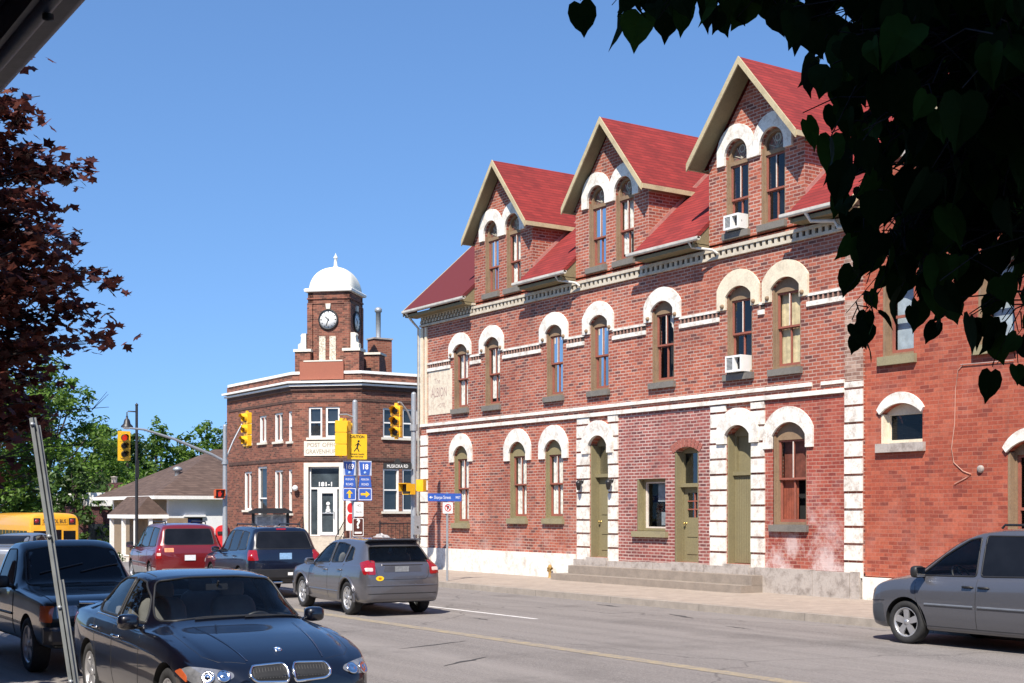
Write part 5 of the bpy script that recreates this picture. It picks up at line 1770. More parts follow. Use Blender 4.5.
    def dash(self, x0, x1, w, z):
        mb = MB()
        prof = [(x0, z - .25), (x0 - .0, z - .06), (x0 + .10, z), (x1, z + .02), (x1, z - .25)]
        vs = [(a, -w, b) for a, b in prof] + [(a, w, b) for a, b in prof]; n = len(prof)
        mb.add(vs, [tuple(range(n)), tuple(reversed(range(n, 2 * n)))] + [(i, n + i, n + (i + 1) % n, (i + 1) % n) for i in range(n)])
        mb.build('dashboard', M_CARIN, self.root, world=False)
    def plate(self, x, y, z, d, mat=M_PLATE, w=.15, h=.075, label=None, body=None):
        """Plate lying on the body's end; d = +1 front, -1 rear."""
        hpt, n = self.hit((x, y, z), (d, 0, 0))
        mb = MB(); mb.obox(hpt + Vector((d * .012, 0, 0)), (.008, 0, 0), (0, w, 0), (0, 0, h))
        pl = mb.build('licence_plate', mat, self.root, world=False)
        mb = MB()
        rr_ = random.Random(int(abs(x * 100)))
        for k in range(7):
            if k == 3: continue
            yy = y - w * .78 + k * w * .26
            mb.obox(hpt + Vector((d * .0215, yy - y, -.008)), (.001, 0, 0), (0, w * .075, 0), (0, 0, h * .42))
        return pl

def oval(c, ry, rz, n=20):
    return [Vector((c[0], c[1] + ry * math.cos(2 * PI * k / n), c[2] + rz * math.sin(2 * PI * k / n))) for k in range(n)]

FWD, BACK = (1, 0, 0), (-1, 0, 0)
HEAD_N, HEAD_S = R(90), R(-90)

# ---- navy saloon in the foreground (front towards the camera)
P_NAVY = paint('navy_paint', (.0013, .002, .0065), .1, .3)
E = [(-2.26, .34, .80, .70, .66, .62, .50), (-2.22, .28, .92, .82, .76, .72, .58), (-2.12, .24, 1.02, .93, .84, .79, .62), (-1.9, .22, 1.05, .96, .875, .82, .66), (-1.62, .20, 1.075, .96, .895, .835, .62),
     (-1.3, .20, 1.24, .95, .905, .845, .60), (-.92, .19, 1.385, .94, .908, .85, .61), (-.4, .19, 1.435, .93, .91, .855, .63), (.10, .19, 1.40, .915, .91, .855, .645), (.45, .19, 1.235, .90, .91, .855, .63),
     (.86, .19, 1.01, .90, .91, .86, .68), (1.02, .19, .965, .895, .91, .86, .70), (1.49, .19, .895, .83, .908, .862, .69), (1.85, .19, .815, .75, .885, .84, .66), (2.06, .20, .745, .675, .83, .785, .62), (2.19, .22, .68, .60, .74, .70, .56), (2.26, .27, .60, .52, .60, .57, .46)]
bmw = Car('saloon_car', 'dark navy saloon with twin kidney grille parked nearest the camera', 'car', (5.13, 13.40, 0), R(-92.2), E, P_NAVY)
bmw.root.scale = (1.02, 1.02, 1.03)
bmw.wheels_cut(.325, (1.49, -1.27), .55)
bmw.cabin(-1.45, .92, .06, .42)
ws = [(0, -.735, .99), (0, -.3, 1.025), (0, .3, 1.025), (0, .735, .99), (0, .60, 1.345), (0, .25, 1.378), (0, -.25, 1.378), (0, -.60, 1.345)]
ws = [(0.5, y, z) for _, y, z in ws]
bmw.window('windscreen', ws, FWD, M_CARGLASS, see=(.0, .90), rad=.011)
rw = [(-1.3, -.60, 1.10), (-1.3, .60, 1.10), (-1.3, .50, 1.32), (-1.3, -.50, 1.32)]
bmw.window('rear_window', rw, BACK, M_CARGLASS, see=(.75, 1.9))
for s in (-1, 1):
    f = [(.52, s, .965), (-.26, s, .975), (-.26, s, 1.36), (.05, s, 1.335), (.30, s, 1.20)]
    r_ = [(-.33, s, .978), (-1.05, s, .99), (-1.24, s, 1.08), (-1.04, s, 1.27), (-.80, s, 1.345), (-.33, s, 1.362)]
    bmw.window('door_window', f, (0, s, 0), M_CARGLASS, M_CHROME if False else M_TRIMBLACK, see=(.30, 1.2), rad=.012, round_=.04)
    bmw.window('door_window', r_, (0, s, 0), M_CARGLASS, M_TRIMBLACK, see=(.30, 1.2), rad=.012, round_=.05)
    bmw.line('belt_trim', [(.55, s, .945), (-.3, s, .957), (-1.1, s, .972)], (0, s, 0), M_CHROME, .009)
    for pts in ([(.62, s, .90), (.66, s, .55), (.60, s, .28)], [(-.30, s, .95), (-.30, s, .30)], [(-1.12, s, .96), (-1.0, s, .75), (-.92, s, .45), (-.9, s, .3)], [(.55, s, .27), (-.88, s, .27)]):
        bmw.line('door_seam', pts, (0, s, 0), M_TRIMBLACK, .004, off=-.001)
    bmw.line('side_crease', [(1.2, s, .72), (.4, s, .76), (-1.6, s, .80)], (0, s, 0), P_NAVY, .010, off=-.004)
    bmw.handle(-.12, .80, (0, s, 0), M_CHROME); bmw.handle(-.98, .83, (0, s, 0), M_CHROME)
    bmw.mirror(.50, s, .985, .86)
    hl = fillet([(2.1, s * .45, 0.590), (2.1, s * .55, 0.550), (2.0, s * .80, 0.550), (1.78, s * .885, 0.640), (1.88, s * .80, 0.685), (2.05, s * .62, 0.665), (2.1, s * .47, 0.635)], .03)
    h = bmw.panel('headlight', hl, (.9, s * .45, .12), M_HEAD, off=.006)
    hm = fillet([(1.95, s * .83, 0.555), (1.76, s * .895, 0.640), (1.84, s * .85, 0.670), (1.93, s * .82, 0.610)], .02)
    bmw.panel('indicator_lens', hm, (.8, s * .6, .1), M_AMBER, h, off=.009)
    for yy in (.56, .70):
        hp, n = bmw.hit((2.1, s * yy, .605), (.9, s * .4, .1))
        mb = MB(); mb.lathe(hp + n * .008, [(.058, .0), (.058, .008), (.046, .010), (.040, .002), (.02, .014), (0, .016)], n, 20); mb.build('lamp_ring', M_CHROME, h, world=False)
    kg = fillet([(2.2, s * .03, .545), (2.2, s * .33, .56), (2.2, s * .385, .61), (2.2, s * .35, .685), (2.2, s * .06, .695), (2.2, s * .025, .66)], .035)
    k = bmw.panel('grille', kg, FWD, M_SIGNBLACK, off=.004)
    bmw.line('grille_frame', kg, FWD, M_CHROME, .013, True, parent=k, off=.008)
    mb = MB()
    for q in range(11):
        yy = s * (.06 + .028 * q)
        a, n = bmw.hit((2.2, yy, .585), FWD); b, n2 = bmw.hit((2.2, yy, .67), FWD)
        mb.tube([a + n * .006, b + n2 * .006], .004, 5)
    mb.build('grille_bar', M_TRIMBLACK, k, world=False)
    lo = fillet([(2.2, s * .40, .30), (2.15, s * .68, .31), (2.1, s * .72, .40), (2.2, s * .42, .38)], .03)
    l = bmw.panel('fog_lamp_vent', lo, (.9, s * .3, 0), M_TRIMBLACK, off=.003)
    bmw.line('bonnet_crease', [(1.05, s * .50, 1.2), (1.6, s * .43, 1.2), (2.10, s * .36, 1.2)], (0, 0, 1), P_NAVY, .016, off=-.011)
    bmw.line('bonnet_seam', [(1.0, s * .74, 1.2), (1.6, s * .735, 1.2), (1.9, s * .70, 1.2), (2.05, s * .60, 1.2), (2.13, s * .38, 1.2)], (0, 0, 1), M_TRIMBLACK, .003, off=-.0015)
    bmw.line('roof_seam', [(.05, s * .545, 2), (-.5, s * .53, 2), (-1.0, s * .515, 2)], (0, 0, 1), M_TRIMBLACK, .006, off=-.002)
    tl = fillet([(-2.1, s * .45, .80), (-2.0, s * .84, .80), (-1.9, s * .85, .92), (-2.1, s * .5, .92)], .03)
    bmw.panel('tail_light', tl, (-.8, s * .5, 0), M_TAIL, off=.005)
bmw.panel('lower_grille', fillet([(2.2, -.34, .31), (2.2, .34, .31), (2.2, .37, .40), (2.2, -.37, .40)], .03), FWD, M_TRIMBLACK)
bmw.plate(2.3, 0, .43, 1, M_PLATE)
rd, n_ = bmw.hit((2.12, 0, 1.2), (.5, 0, 1))
mb = MB(); mb.lathe(rd, [(0, .012), (.034, .010), (.042, .004), (.042, 0)], n_, 20); em = mb.build('bonnet_emblem', M_CHROME, bmw.root, world=False)
mb = MB()
ta = Vector((0, 1, 0)); tb = n_.cross(ta)
for q in range(4):
    pts = [rd + n_ * .0125] + [rd + n_ * .0125 + (ta * math.cos(PI / 2 * (q + j / 6)) + tb * math.sin(PI / 2 * (q + j / 6))) * .024 for j in range(7)]
    mb.add(pts, [tuple(range(8))], q % 2)
mb.build('emblem_quarters', [plain('emblem_blue', (.03, .18, .5), .3), M_SIGNWHITE], em, world=False)
for yy in (-.1, .4):
    bmw.line('wiper', [(.93, yy - .32, 1.2), (.90, yy + .28, 1.2)], (.3, 0, 1), M_TRIMBLACK, .009, off=.010)
bmw.seats([(.02, .38, 0), (.02, -.38, 0), (-.95, .36, 0), (-.95, -.36, 0)], M_SEAT, .50, (.36, .38, .86))
bmw.dash(.40, .84, .70, .90)
bmw.finish()
bmw.wheels(.325, (1.49, -1.27), .88)
mb = MB(); mb.obox((.28, 0, 1.28), (.015, 0, 0), (0, .11, 0), (0, 0, .03)); mb.tube([(.30, 0, 1.30), (.33, 0, 1.34)], .01, 6); mb.build('rear_view_mirror', M_TRIMBLACK, bmw.root, world=False)

# ---- dark pickup behind it
P_DKGREEN = paint('dark_green_paint', (.006, .010, .010), .1, .3)
E = [(-2.45, .55, .80, .78, .74, .72, .6), (-2.42, .46, 1.02, .98, .82, .80, .7), (-2.3, .42, 1.07, 1.03, .855, .83, .76), (-1.0, .40, 1.08, 1.04, .865, .84, .78), (-.62, .38, 1.09, 1.04, .868, .84, .76),
     (-.58, .38, 1.30, 1.05, .868, .84, .70), (-.45, .38, 1.60, 1.05, .868, .84, .66), (-.25, .38, 1.68, 1.05, .868, .84, .64), (.1, .38, 1.69, 1.05, .868, .84, .64), (.30, .38, 1.63, 1.045, .868, .84, .65), (.55, .38, 1.40, 1.04, .868, .845, .69),
     (.85, .37, 1.13, 1.03, .868, .845, .74), (1.0, .37, 1.10, 1.02, .868, .845, .76), (1.6, .36, 1.06, .985, .868, .845, .76), (2.1, .36, 1.01, .94, .865, .84, .75), (2.24, .36, .97, .90, .85, .82, .73), (2.32, .37, .90, .84, .83, .80, .70), (2.36, .40, .78, .74, .80, .78, .66)]
pk = Car('pickup_truck', 'dark green pickup truck with chrome grille bar parked behind the navy saloon', 'pickup truck', (5.27, 19.4, 0), HEAD_S, E, P_DKGREEN)
pk.wheels_cut(.36, (1.45, -1.45), .55)
W_ = [(.6, -.70, 1.10), (.6, .70, 1.10), (.6, .62, 1.55), (.6, .3, 1.60), (.6, -.3, 1.60), (.6, -.62, 1.55)]
pk.window('windscreen', W_, FWD, M_PRIV, rad=.014)
for s in (-1, 1):
    pk.window('door_window', [(.55, s, 1.09), (-.32, s, 1.09), (-.30, s, 1.56), (.12, s, 1.57), (.28, s, 1.45)], (0, s, 0), M_PRIV, round_=.05)
    pk.line('door_seam', [(.72, s, 1.0), (.72, s, .45)], (0, s, 0), M_TRIMBLACK, .005); pk.line('door_seam', [(-.4, s, 1.05), (-.4, s, .45)], (0, s, 0), M_TRIMBLACK, .005)
    pk.mirror(.50, s, 1.14, .86, M_TRIMBLACK, (.07, .10, .085))
    hl = fillet([(2.3, s * .46, .745), (2.3, s * .72, .745), (2.3, s * .72, .90), (2.3, s * .46, .90)], .02)
    h = pk.panel('headlight', hl, FWD, M_HEAD, off=.008)
    pk.panel('indicator_lens', fillet([(2.3, s * .735, .70), (2.1, s * .87, .70), (2.1, s * .87, .90), (2.3, s * .735, .90)], .015), (.8, s * .6, 0), M_AMBER, h, off=.007)
    pk.handle(-.2, .95, (0, s, 0), M_TRIMBLACK)
    pk.line('door_trim', [(.7, s, .72), (-2.2, s, .72)], (0, s, 0), M_TRIMBLACK, .018)
g1 = pk.panel('grille', fillet([(2.3, -.44, .74), (2.3, .44, .74), (2.3, .44, .92), (2.3, -.44, .92)], .03), FWD, M_SIGNBLACK, off=.006)
mb = MB()
mb.tube([(2.375, -.45, .945), (2.385, -.12, .93), (2.385, .12, .93), (2.375, .45, .945)], [.022, .026, .026, .022], 8)
mb.tube([(2.38, -.46, .725), (2.39, 0, .72), (2.38, .46, .725)], .018, 8)
mb.build('grille_bar', M_CHROME, g1, world=False)
mb = MB(); mb.lathe((2.40, 0, .925), [(.05, 0), (.05, .02), (.04, .03), (0, .032)], (1, 0, 0), 18); mb.build('grille_emblem', plain('emblem_navy', (.01, .03, .16), .3, coat=1), g1, world=False)
mb = MB()
prof = [(2.30, .42), (2.46, .43), (2.50, .47), (2.50, .60), (2.46, .64), (2.30, .64)]
vs = []; fs = []
ys = [-.88, -.80, -.5, 0, .5, .80, .88]
for y in ys:
    dx = -.14 if abs(y) > .85 else (-.03 if abs(y) > .7 else 0)
    vs += [(x + dx * (x > 2.31), y, z) for x, z in prof]
n = len(prof)
for i in range(len(ys) - 1):
    for k in range(n): fs.append((i * n + k, i * n + (k + 1) % n, (i + 1) * n + (k + 1) % n, (i + 1) * n + k))
fs += [tuple(range(n)), tuple(reversed(range((len(ys) - 1) * n, len(ys) * n)))]
mb.add(vs, fs); bp = mb.build('front_bumper', plain('dark_bumper', (.05, .05, .055), .4, .4), pk.root, world=False)
mb = MB(); mb.obox((2.512, -.02, .545), (.008, 0, 0), (0, .15, 0), (0, 0, .072)); mb.build('licence_plate', M_PLATE, pk.root, world=False)
pk.line('wiper', [(.92, -.5, 2), (.78, .1, 2)], (.3, 0, 1), M_TRIMBLACK, .012, off=.015); pk.line('wiper', [(.92, .05, 2), (.78, .6, 2)], (.3, 0, 1), M_TRIMBLACK, .012, off=.015)
pk.finish(); pk.wheels(.36, (1.45, -1.45), .86, w=.22)
pk.line('bonnet_seam', [(.95, -.78, 2), (2.2, -.74, 2)], (0, 0, 1), M_TRIMBLACK, .005); pk.line('bonnet_seam', [(.95, .78, 2), (2.2, .74, 2)], (0, 0, 1), M_TRIMBLACK, .005)

# ---- grey hatchback in the travel lane
P_GREY = paint('grey_metallic', (.135, .132, .145), .6, .3)
E = [(-2.20, .36, .86, .78, .70, .68, .55), (-2.17, .32, 1.00, .90, .78, .75, .62), (-2.10, .28, 1.10, .98, .83, .79, .66), (-1.95, .26, 1.22, 1.01, .855, .805, .66), (-1.72, .25, 1.43, 1.01, .865, .81, .62), (-1.6, .24, 1.50, 1.01, .868, .812, .60), (-1.3, .23, 1.525, 1.005, .872, .815, .595),
     (-.6, .22, 1.545, .98, .872, .82, .60), (0, .22, 1.52, .955, .872, .822, .61), (.35, .22, 1.42, .945, .872, .824, .63), (.75, .22, 1.22, .94, .872, .826, .66), (1.1, .22, 1.06, .935, .872, .828, .70), (1.3, .22, 1.02, .93, .872, .828, .71), (1.75, .22, .96, .88, .86, .81, .69), (2.0, .24, .90, .82, .82, .77, .64), (2.13, .26, .82, .74, .75, .71, .58), (2.19, .32, .70, .62, .64, .60, .5)]
cal = Car('hatchback_car', 'grey metallic five door hatchback with yellow oval sticker waiting in the lane', 'car', (13.17, 25.46, 0), R(85), E, P_GREY)
cal.wheels_cut(.345, (1.30, -1.335), .52, .395)
cal.cabin(-1.85, .95, .07, .5)
cal.window('windscreen', [(.5, -.66, 1.09), (.5, .66, 1.09), (.5, .54, 1.44), (.5, -.54, 1.44)], FWD, M_CARGLASS, see=(.1, 1.3))
cal.window('rear_window', [(-1.9, -.66, 1.08), (-1.9, .66, 1.08), (-1.9, .56, 1.385), (-1.9, -.56, 1.385)], BACK, M_CARGLASSD, see=(1.5, 2.4))
for s in (-1, 1):
    cal.window('door_window', [(.72, s, 1.0), (-.22, s, 1.035), (-.22, s, 1.44), (.05, s, 1.43), (.35, s, 1.32)], (0, s, 0), M_CARGLASS, see=(.3, 1.2), round_=.05)
    cal.window('door_window', [(-.30, s, 1.037), (-.95, s, 1.06), (-1.02, s, 1.40), (-.6, s, 1.445), (-.30, s, 1.445)], (0, s, 0), M_CARGLASS, see=(.3, 1.2), round_=.06)
    cal.window('quarter_window', [(-1.05, s, 1.065), (-1.42, s, 1.12), (-1.30, s, 1.34), (-1.10, s, 1.385)], (0, s, 0), M_CARGLASS, see=(.3, 1.2), round_=.05)
    for pts in ([(.80, s, .97), (.86, s, .6), (.82, s, .30)], [(-.26, s, 1.02), (-.26, s, .30)], [(-1.04, s, 1.04), (-1.05, s, .85), (-.92, s, .62), (-.86, s, .3)]):
        cal.line('door_seam', pts, (0, s, 0), M_TRIMBLACK, .004, off=-.001)
    cal.line('side_moulding', [(.80, s, .46), (-.86, s, .46)], (0, s, 0), P_GREY, .014, off=0)
    cal.handle(-.10, .88, (0, s, 0)); cal.handle(-.92, .90, (0, s, 0))
    cal.mirror(.62, s, 1.03, .83)
    for ax_, nm in ((1.30, 1), (-1.335, 1)):
        mb = MB(); pts = []
        for k in range(19):
            a = R(-8 + 196 * k / 18)
            pts.append((ax_ + .425 * math.cos(a), s * .868, .345 + .425 * math.sin(a)))
        mb.tube([p for p in pts if p[2] > .26], .034, 8)
        mb.build('fender_flare', P_GREY, cal.root, world=False)
    tl = fillet([(-2.15, s * .56, .83), (-2.1, s * .80, .84), (-1.95, s * .845, 1.08), (-2.1, s * .74, 1.13), (-2.15, s * .60, 1.11)], .035)
    t = cal.panel('tail_light', tl, (-.85, s * .5, .1), M_TAIL, off=.008)
    cal.panel('reversing_lens', fillet([(-2.15, s * .62, .90), (-2.1, s * .76, .90), (-2.1, s * .77, .97), (-2.15, s * .63, .97)], .02), (-.85, s * .5, .1), M_TAILW, t, off=.012)
    hl = fillet([(2.1, s * .42, .72), (2.0, s * .74, .74), (1.85, s * .84, .84), (2.05, s * .5, .84)], .03)
    cal.panel('headlight', hl, (.85, s * .5, 0), M_HEAD, off=.006)
cal.panel('tailgate_recess', fillet([(-2.1, -.42, .885), (-2.1, .42, .885), (-2.1, .38, 1.01), (-2.1, -.38, 1.01)], .03), BACK, plain('grey_recess', (.09, .09, .10), .4, .4), off=.003)
cal.line('tailgate_bar', [(-2.1, -.44, 1.03), (-2.1, .44, 1.03)], BACK, P_GREY, .018, off=.006)
cal.line('tailgate_seam', [(-2.1, -.60, 1.08), (-2.15, -.55, .80), (-2.15, -.50, .74), (-2.15, .50, .74), (-2.15, .55, .80), (-2.1, .60, 1.08)], BACK, M_TRIMBLACK, .004)
cal.line('bumper_crease', [(-2.1, -.76, .62), (-2.2, -.3, .62), (-2.2, .3, .62), (-2.1, .76, .62)], BACK, P_GREY, .014)
cal.line('bumper_lower_seam', [(-2.1, -.74, .46), (-2.2, -.3, .46), (-2.2, .3, .46), (-2.1, .74, .46)], BACK, M_TRIMBLACK, .008)
cal.plate(-2.2, .02, .945, -1, plain('faded_plate', (.20, .21, .22), .5, var=.2, scale=25), .15, .055)
st_ = cal.panel('oval_sticker', oval((-2.2, .50, .765), .085, .05), BACK, plain('sticker_yellow', (.85, .55, .01), .4, var=.03), off=.006, thick=.003)
cal.panel('sticker_mark', oval((-2.2, .50, .765), .035, .022), BACK, plain('sticker_orange', (.5, .16, .0), .4), st_, off=.009, thick=.002)
mb = MB(); mb.obox((-1.70, 0, 1.50), (.10, 0, -.03), (0, .58, 0), (0, 0, .012)); mb.build('roof_spoiler', P_GREY, cal.root, world=False)
cal.seats([(.1, .36, 0), (.1, -.36, 0), (-.8, .40, 0), (-.8, 0, 0), (-.8, -.40, 0)], M_SEAT, .58, (.42, .36, .98))
cal.dash(.5, 1.0, .7, 1.0)
cal.finish(); cal.wheels(.345, (1.30, -1.335), .85, w=.21, spokes=7)

# ---- navy sport utility car ahead of it
P_NAVY2 = paint('dark_navy_paint', (.003, .005, .016), .1, .3)
E = [(-2.25, .45, .95, .90, .76, .74, .62), (-2.22, .40, 1.08, 1.02, .84, .81, .70), (-2.15, .36, 1.20, 1.08, .89, .85, .72), (-2.0, .35, 1.45, 1.09, .91, .86, .70), (-1.9, .34, 1.62, 1.09, .915, .865, .685), (-1.75, .34, 1.70, 1.09, .92, .868, .67), (-1.0, .34, 1.735, 1.08, .92, .87, .67), (-.2, .34, 1.73, 1.06, .92, .87, .67), (.2, .34, 1.66, 1.05, .92, .87, .675), (.6, .34, 1.40, 1.04, .92, .87, .71), (.95, .34, 1.15, 1.03, .92, .87, .76), (1.2, .34, 1.10, 1.02, .92, .87, .77), (1.8, .35, 1.05, .97, .91, .86, .76), (2.15, .36, 1.0, .92, .87, .82, .72), (2.26, .40, .88, .80, .80, .76, .66)]
suv = Car('sport_utility_car', 'dark navy sport utility car with pale blue plate ahead of the grey hatchback', 'car', (13.53, 31.75, 0), R(83), E, P_NAVY2)
suv.wheels_cut(.37, (1.35, -1.34), .55)
suv.window('rear_window', [(-2, -.70, 1.19), (-2, .70, 1.19), (-2, .60, 1.60), (-2, -.60, 1.60)], BACK, M_PRIV, round_=.08)
suv.window('windscreen', [(.5, -.68, 1.18), (.5, .68, 1.18), (.5, .58, 1.58), (.5, -.58, 1.58)], FWD, M_PRIV)
for s in (-1, 1):
    suv.window('door_window', [(.6, s, 1.10), (-.2, s, 1.12), (-.2, s, 1.62), (.1, s, 1.60), (.35, s, 1.48)], (0, s, 0), M_PRIV)
    suv.window('door_window', [(-.28, s, 1.12), (-1.0, s, 1.14), (-1.02, s, 1.62), (-.28, s, 1.63)], (0, s, 0), M_PRIV)
    suv.window('quarter_window', [(-1.1, s, 1.15), (-1.75, s, 1.18), (-1.62, s, 1.58), (-1.1, s, 1.62)], (0, s, 0), M_PRIV)
    tl = fillet([(-2.2, s * .64, .92), (-2.1, s * .88, .92), (-2.05, s * .88, 1.16), (-2.15, s * .68, 1.16)], .03)
    suv.panel('tail_light', tl, (-.85, s * .45, 0), M_TAIL, off=.012)
    suv.mirror(.62, s, 1.13, .87)
    suv.handle(-.1, .98, (0, s, 0)); suv.handle(-.95, 1.0, (0, s, 0))
    suv.line('side_cladding', [(.9, s, .62), (-.9, s, .62)], (0, s, 0), M_TRIMBLACK, .03)
    mb = MB(); mb.tube([(.1, s * .55, 1.73), (.05, s * .55, 1.775), (-1.6, s * .55, 1.775), (-1.65, s * .55, 1.71)], .018, 8); mb.build('roof_rail', M_TRIMBLACK, suv.root, world=False)
    suv.panel('headlight', fillet([(2.2, s * .45, .78), (2.1, s * .76, .78), (2.1, s * .76, .92), (2.2, s * .45, .92)], .02), (.9, s * .3, 0), M_HEAD, off=.006)
suv.plate(-2.3, .0, 1.02, -1, M_PLATEB)
suv.panel('brake_light', fillet([(-1.9, -.12, 1.645), (-1.9, .12, 1.645), (-1.9, .12, 1.69), (-1.9, -.12, 1.69)], .01), (-1, 0, .3), M_TAIL, off=.012)
mb = MB(); prof = [(-2.16, .46), (-2.34, .48), (-2.36, .52), (-2.35, .70), (-2.2, .72)]; vs = [(x, -.86, z) for x, z in prof] + [(x, .86, z) for x, z in prof]; n = len(prof)
mb.add(vs, [tuple(range(n)), tuple(reversed(range(n, 2 * n)))] + [(i, n + i, n + (i + 1) % n, (i + 1) % n) for i in range(n)])
suv_b = mb.build('rear_bumper', M_TRIMBLACK, suv.root, world=False)
mb = MB(); mb.obox((-2.362, .18 * -1, .60), (.004, 0, 0), (0, .16, 0), (0, 0, .035)); mb.build('bumper_sticker', M_SIGNWHITE, suv.root, world=False)
mb = MB(); mb.tube([(-2.28, .1, .40), (-2.28, .75, .40)], .03, 8); mb.build('tow_bar', M_CHROME, suv.root, world=False)
suv.finish(); suv.wheels(.37, (1.35, -1.34), .90, w=.23)

# ---- people carriers
def carrier(name, label, loc, heading, paintm, see, lower=None):
    E = [(-2.38, .38, .95, .90, .78, .76, .64), (-2.35, .33, 1.06, 1.0, .86, .83, .72), (-2.28, .28, 1.20, 1.06, .92, .87, .74), (-2.15, .26, 1.50, 1.07, .945, .885, .72), (-2.05, .25, 1.66, 1.07, .955, .89, .71), (-1.9, .24, 1.72, 1.07, .96, .895, .695), (-1.2, .23, 1.755, 1.05, .96, .90, .70), (-.3, .22, 1.755, 1.02, .96, .90, .70), (.25, .22, 1.71, 1.0, .96, .90, .70), (.6, .22, 1.58, .985, .96, .90, .72), (1.05, .22, 1.30, .975, .96, .90, .74),
         (1.45, .22, 1.06, .965, .958, .90, .77), (1.6, .22, 1.03, .955, .95, .895, .77), (1.9, .22, .965, .90, .93, .875, .75), (2.08, .24, .89, .82, .88, .83, .70), (2.17, .27, .79, .72, .80, .76, .63), (2.22, .32, .66, .59, .70, .66, .56)]
    c = Car(name, label, 'minivan', loc, heading, E, paintm)
    c.wheels_cut(.325, (1.42, -1.45), .58, .385)
    if see: c.cabin(-1.9, 1.3, .07, .5)
    c.window('windscreen', [(.9, -.74, 1.10), (.9, .74, 1.10), (.9, .62, 1.60), (.9, -.62, 1.60)], FWD, M_CARGLASS if see else M_PRIV, see=(.3, 1.6) if see else None)
    c.window('rear_window', [(-2.2, -.70, 1.16), (-2.2, .70, 1.16), (-2.2, .63, 1.60), (-2.2, -.63, 1.60)], BACK, M_PRIV, round_=.08)
    for s in (-1, 1):
        c.window('door_window', [(1.22, s, 1.04), (.20, s, 1.06), (.22, s, 1.62), (.42, s, 1.58), (.85, s, 1.33)], (0, s, 0), M_CARGLASS if see else M_PRIV, see=(.35, 1.2) if see else None, round_=.05, rad=.014)
        c.window('door_window', [(.12, s, 1.06), (-1.0, s, 1.09), (-1.0, s, 1.645), (.13, s, 1.64)], (0, s, 0), M_PRIV, round_=.05, rad=.014)
        c.window('quarter_window', [(-1.08, s, 1.095), (-1.95, s, 1.12), (-1.86, s, 1.60), (-1.08, s, 1.645)], (0, s, 0), M_PRIV, round_=.06, rad=.014)
        for pts in ([(1.25, s, .98), (1.22, s, .7), (1.12, s, .52), (1.05, s, .30)], [(.16, s, 1.02), (.16, s, .30)], [(-1.04, s, 1.05), (-1.04, s, .75), (-.98, s, .3)], [(1.05, s, .30), (-.98, s, .30)]):
            c.line('door_seam', pts, (0, s, 0), M_TRIMBLACK, .005, off=-.001)
        c.line('slide_rail', [(-1.06, s, 1.0), (-2.1, s, 1.0)], (0, s, 0), M_TRIMBLACK, .006, off=-.002)
        c.line('side_moulding', [(1.05, s, .62), (.2, s, .62)], (0, s, 0), plain('grey_moulding', (.10, .11, .13), .5), .022, off=.0); c.line('side_moulding', [(.12, s, .62), (-1.0, s, .62)], (0, s, 0), MATS['grey_moulding'], .022)
        c.handle(.30, .90, (0, s, 0), M_TRIMBLACK); c.handle(.03, .90, (0, s, 0), M_TRIMBLACK)
        c.mirror(1.10, s, 1.10, .93, M_TRIMBLACK, (.09, .11, .09))
        hl = fillet([(2.3, s * .40, .70), (2.2, s * .74, .71), (2.0, s * .86, .80), (2.2, s * .6, .84), (2.3, s * .42, .80)], .03)
        c.panel('headlight', hl, (.88, s * .45, .05), M_HEAD, off=.006)
        tl = fillet([(-2.3, s * .73, .78), (-2.2, s * .90, .78), (-2.15, s * .90, 1.14), (-2.28, s * .76, 1.14)], .03)
        t = c.panel('tail_light', tl, (-.85, s * .5, 0), M_TAIL, off=.008)
        c.panel('reversing_lens', fillet([(-2.3, s * .76, .86), (-2.25, s * .86, .86), (-2.25, s * .86, .94), (-2.3, s * .76, .94)], .02), (-.85, s * .5, 0), M_TAILW, t, off=.012)
        mb = MB(); mb.tube([(.0, s * .56, 1.75), (-.05, s * .56, 1.80), (-1.75, s * .56, 1.80), (-1.8, s * .56, 1.73)], .018, 8); mb.build('roof_rail', M_TRIMBLACK, c.root, world=False)
    for s in (-1, 1):
        c.panel('bumper_corner', fillet([(1.88, s, .30), (2.15, s, .32), (2.15, s, .56), (1.88, s, .60)], .04), (.55, s, 0), plain('dark_slate_plastic', (.05, .055, .065), .5), off=.006)
        c.line('bumper_seam', [(1.86, s, .64), (2.15, s * .8, .62), (2.2, s * .5, .62)], (.6, s, 0), M_TRIMBLACK, .006)
    c.plate(-2.4, 0, .80, -1, M_PLATE)
    c.panel('bumper_guard', fillet([(2.3, -.62, .42), (2.3, .62, .42), (2.3, .60, .54), (2.3, -.60, .54)], .03), FWD, M_TRIMBLACK)
    if see:
        c.seats([(.45, .42, 0), (.45, -.42, 0), (-.6, .42, 0), (-.6, -.42, 0)], M_SEAT, .62, (.80, .42, 1.02))
        c.dash(.85, 1.35, .76, 1.03)
    c.finish(); c.wheels(.325, (1.42, -1.45), .94, w=.21)
    return c
P_SLATE = paint('slate_blue_grey_paint', (.105, .108, .124), .45, .32)
vg = carrier('minivan', 'slate grey minivan parked at the far kerb before the red brick annex', (17.88, 12.54, 0), HEAD_N, P_SLATE, True)
vg.root.scale = (1.05, 1.05, 1.05)
P_RED = paint('dark_red_paint', (.145, .008, .009), .15, .3)
vr = carrier('minivan', 'dark red minivan with silver lower trim in front of the dark navy car', (13.53, 38.16, 0), R(82), P_RED, False)
M_LOWSILVER = plain('silver_cladding', (.42, .42, .42), .4, .5)
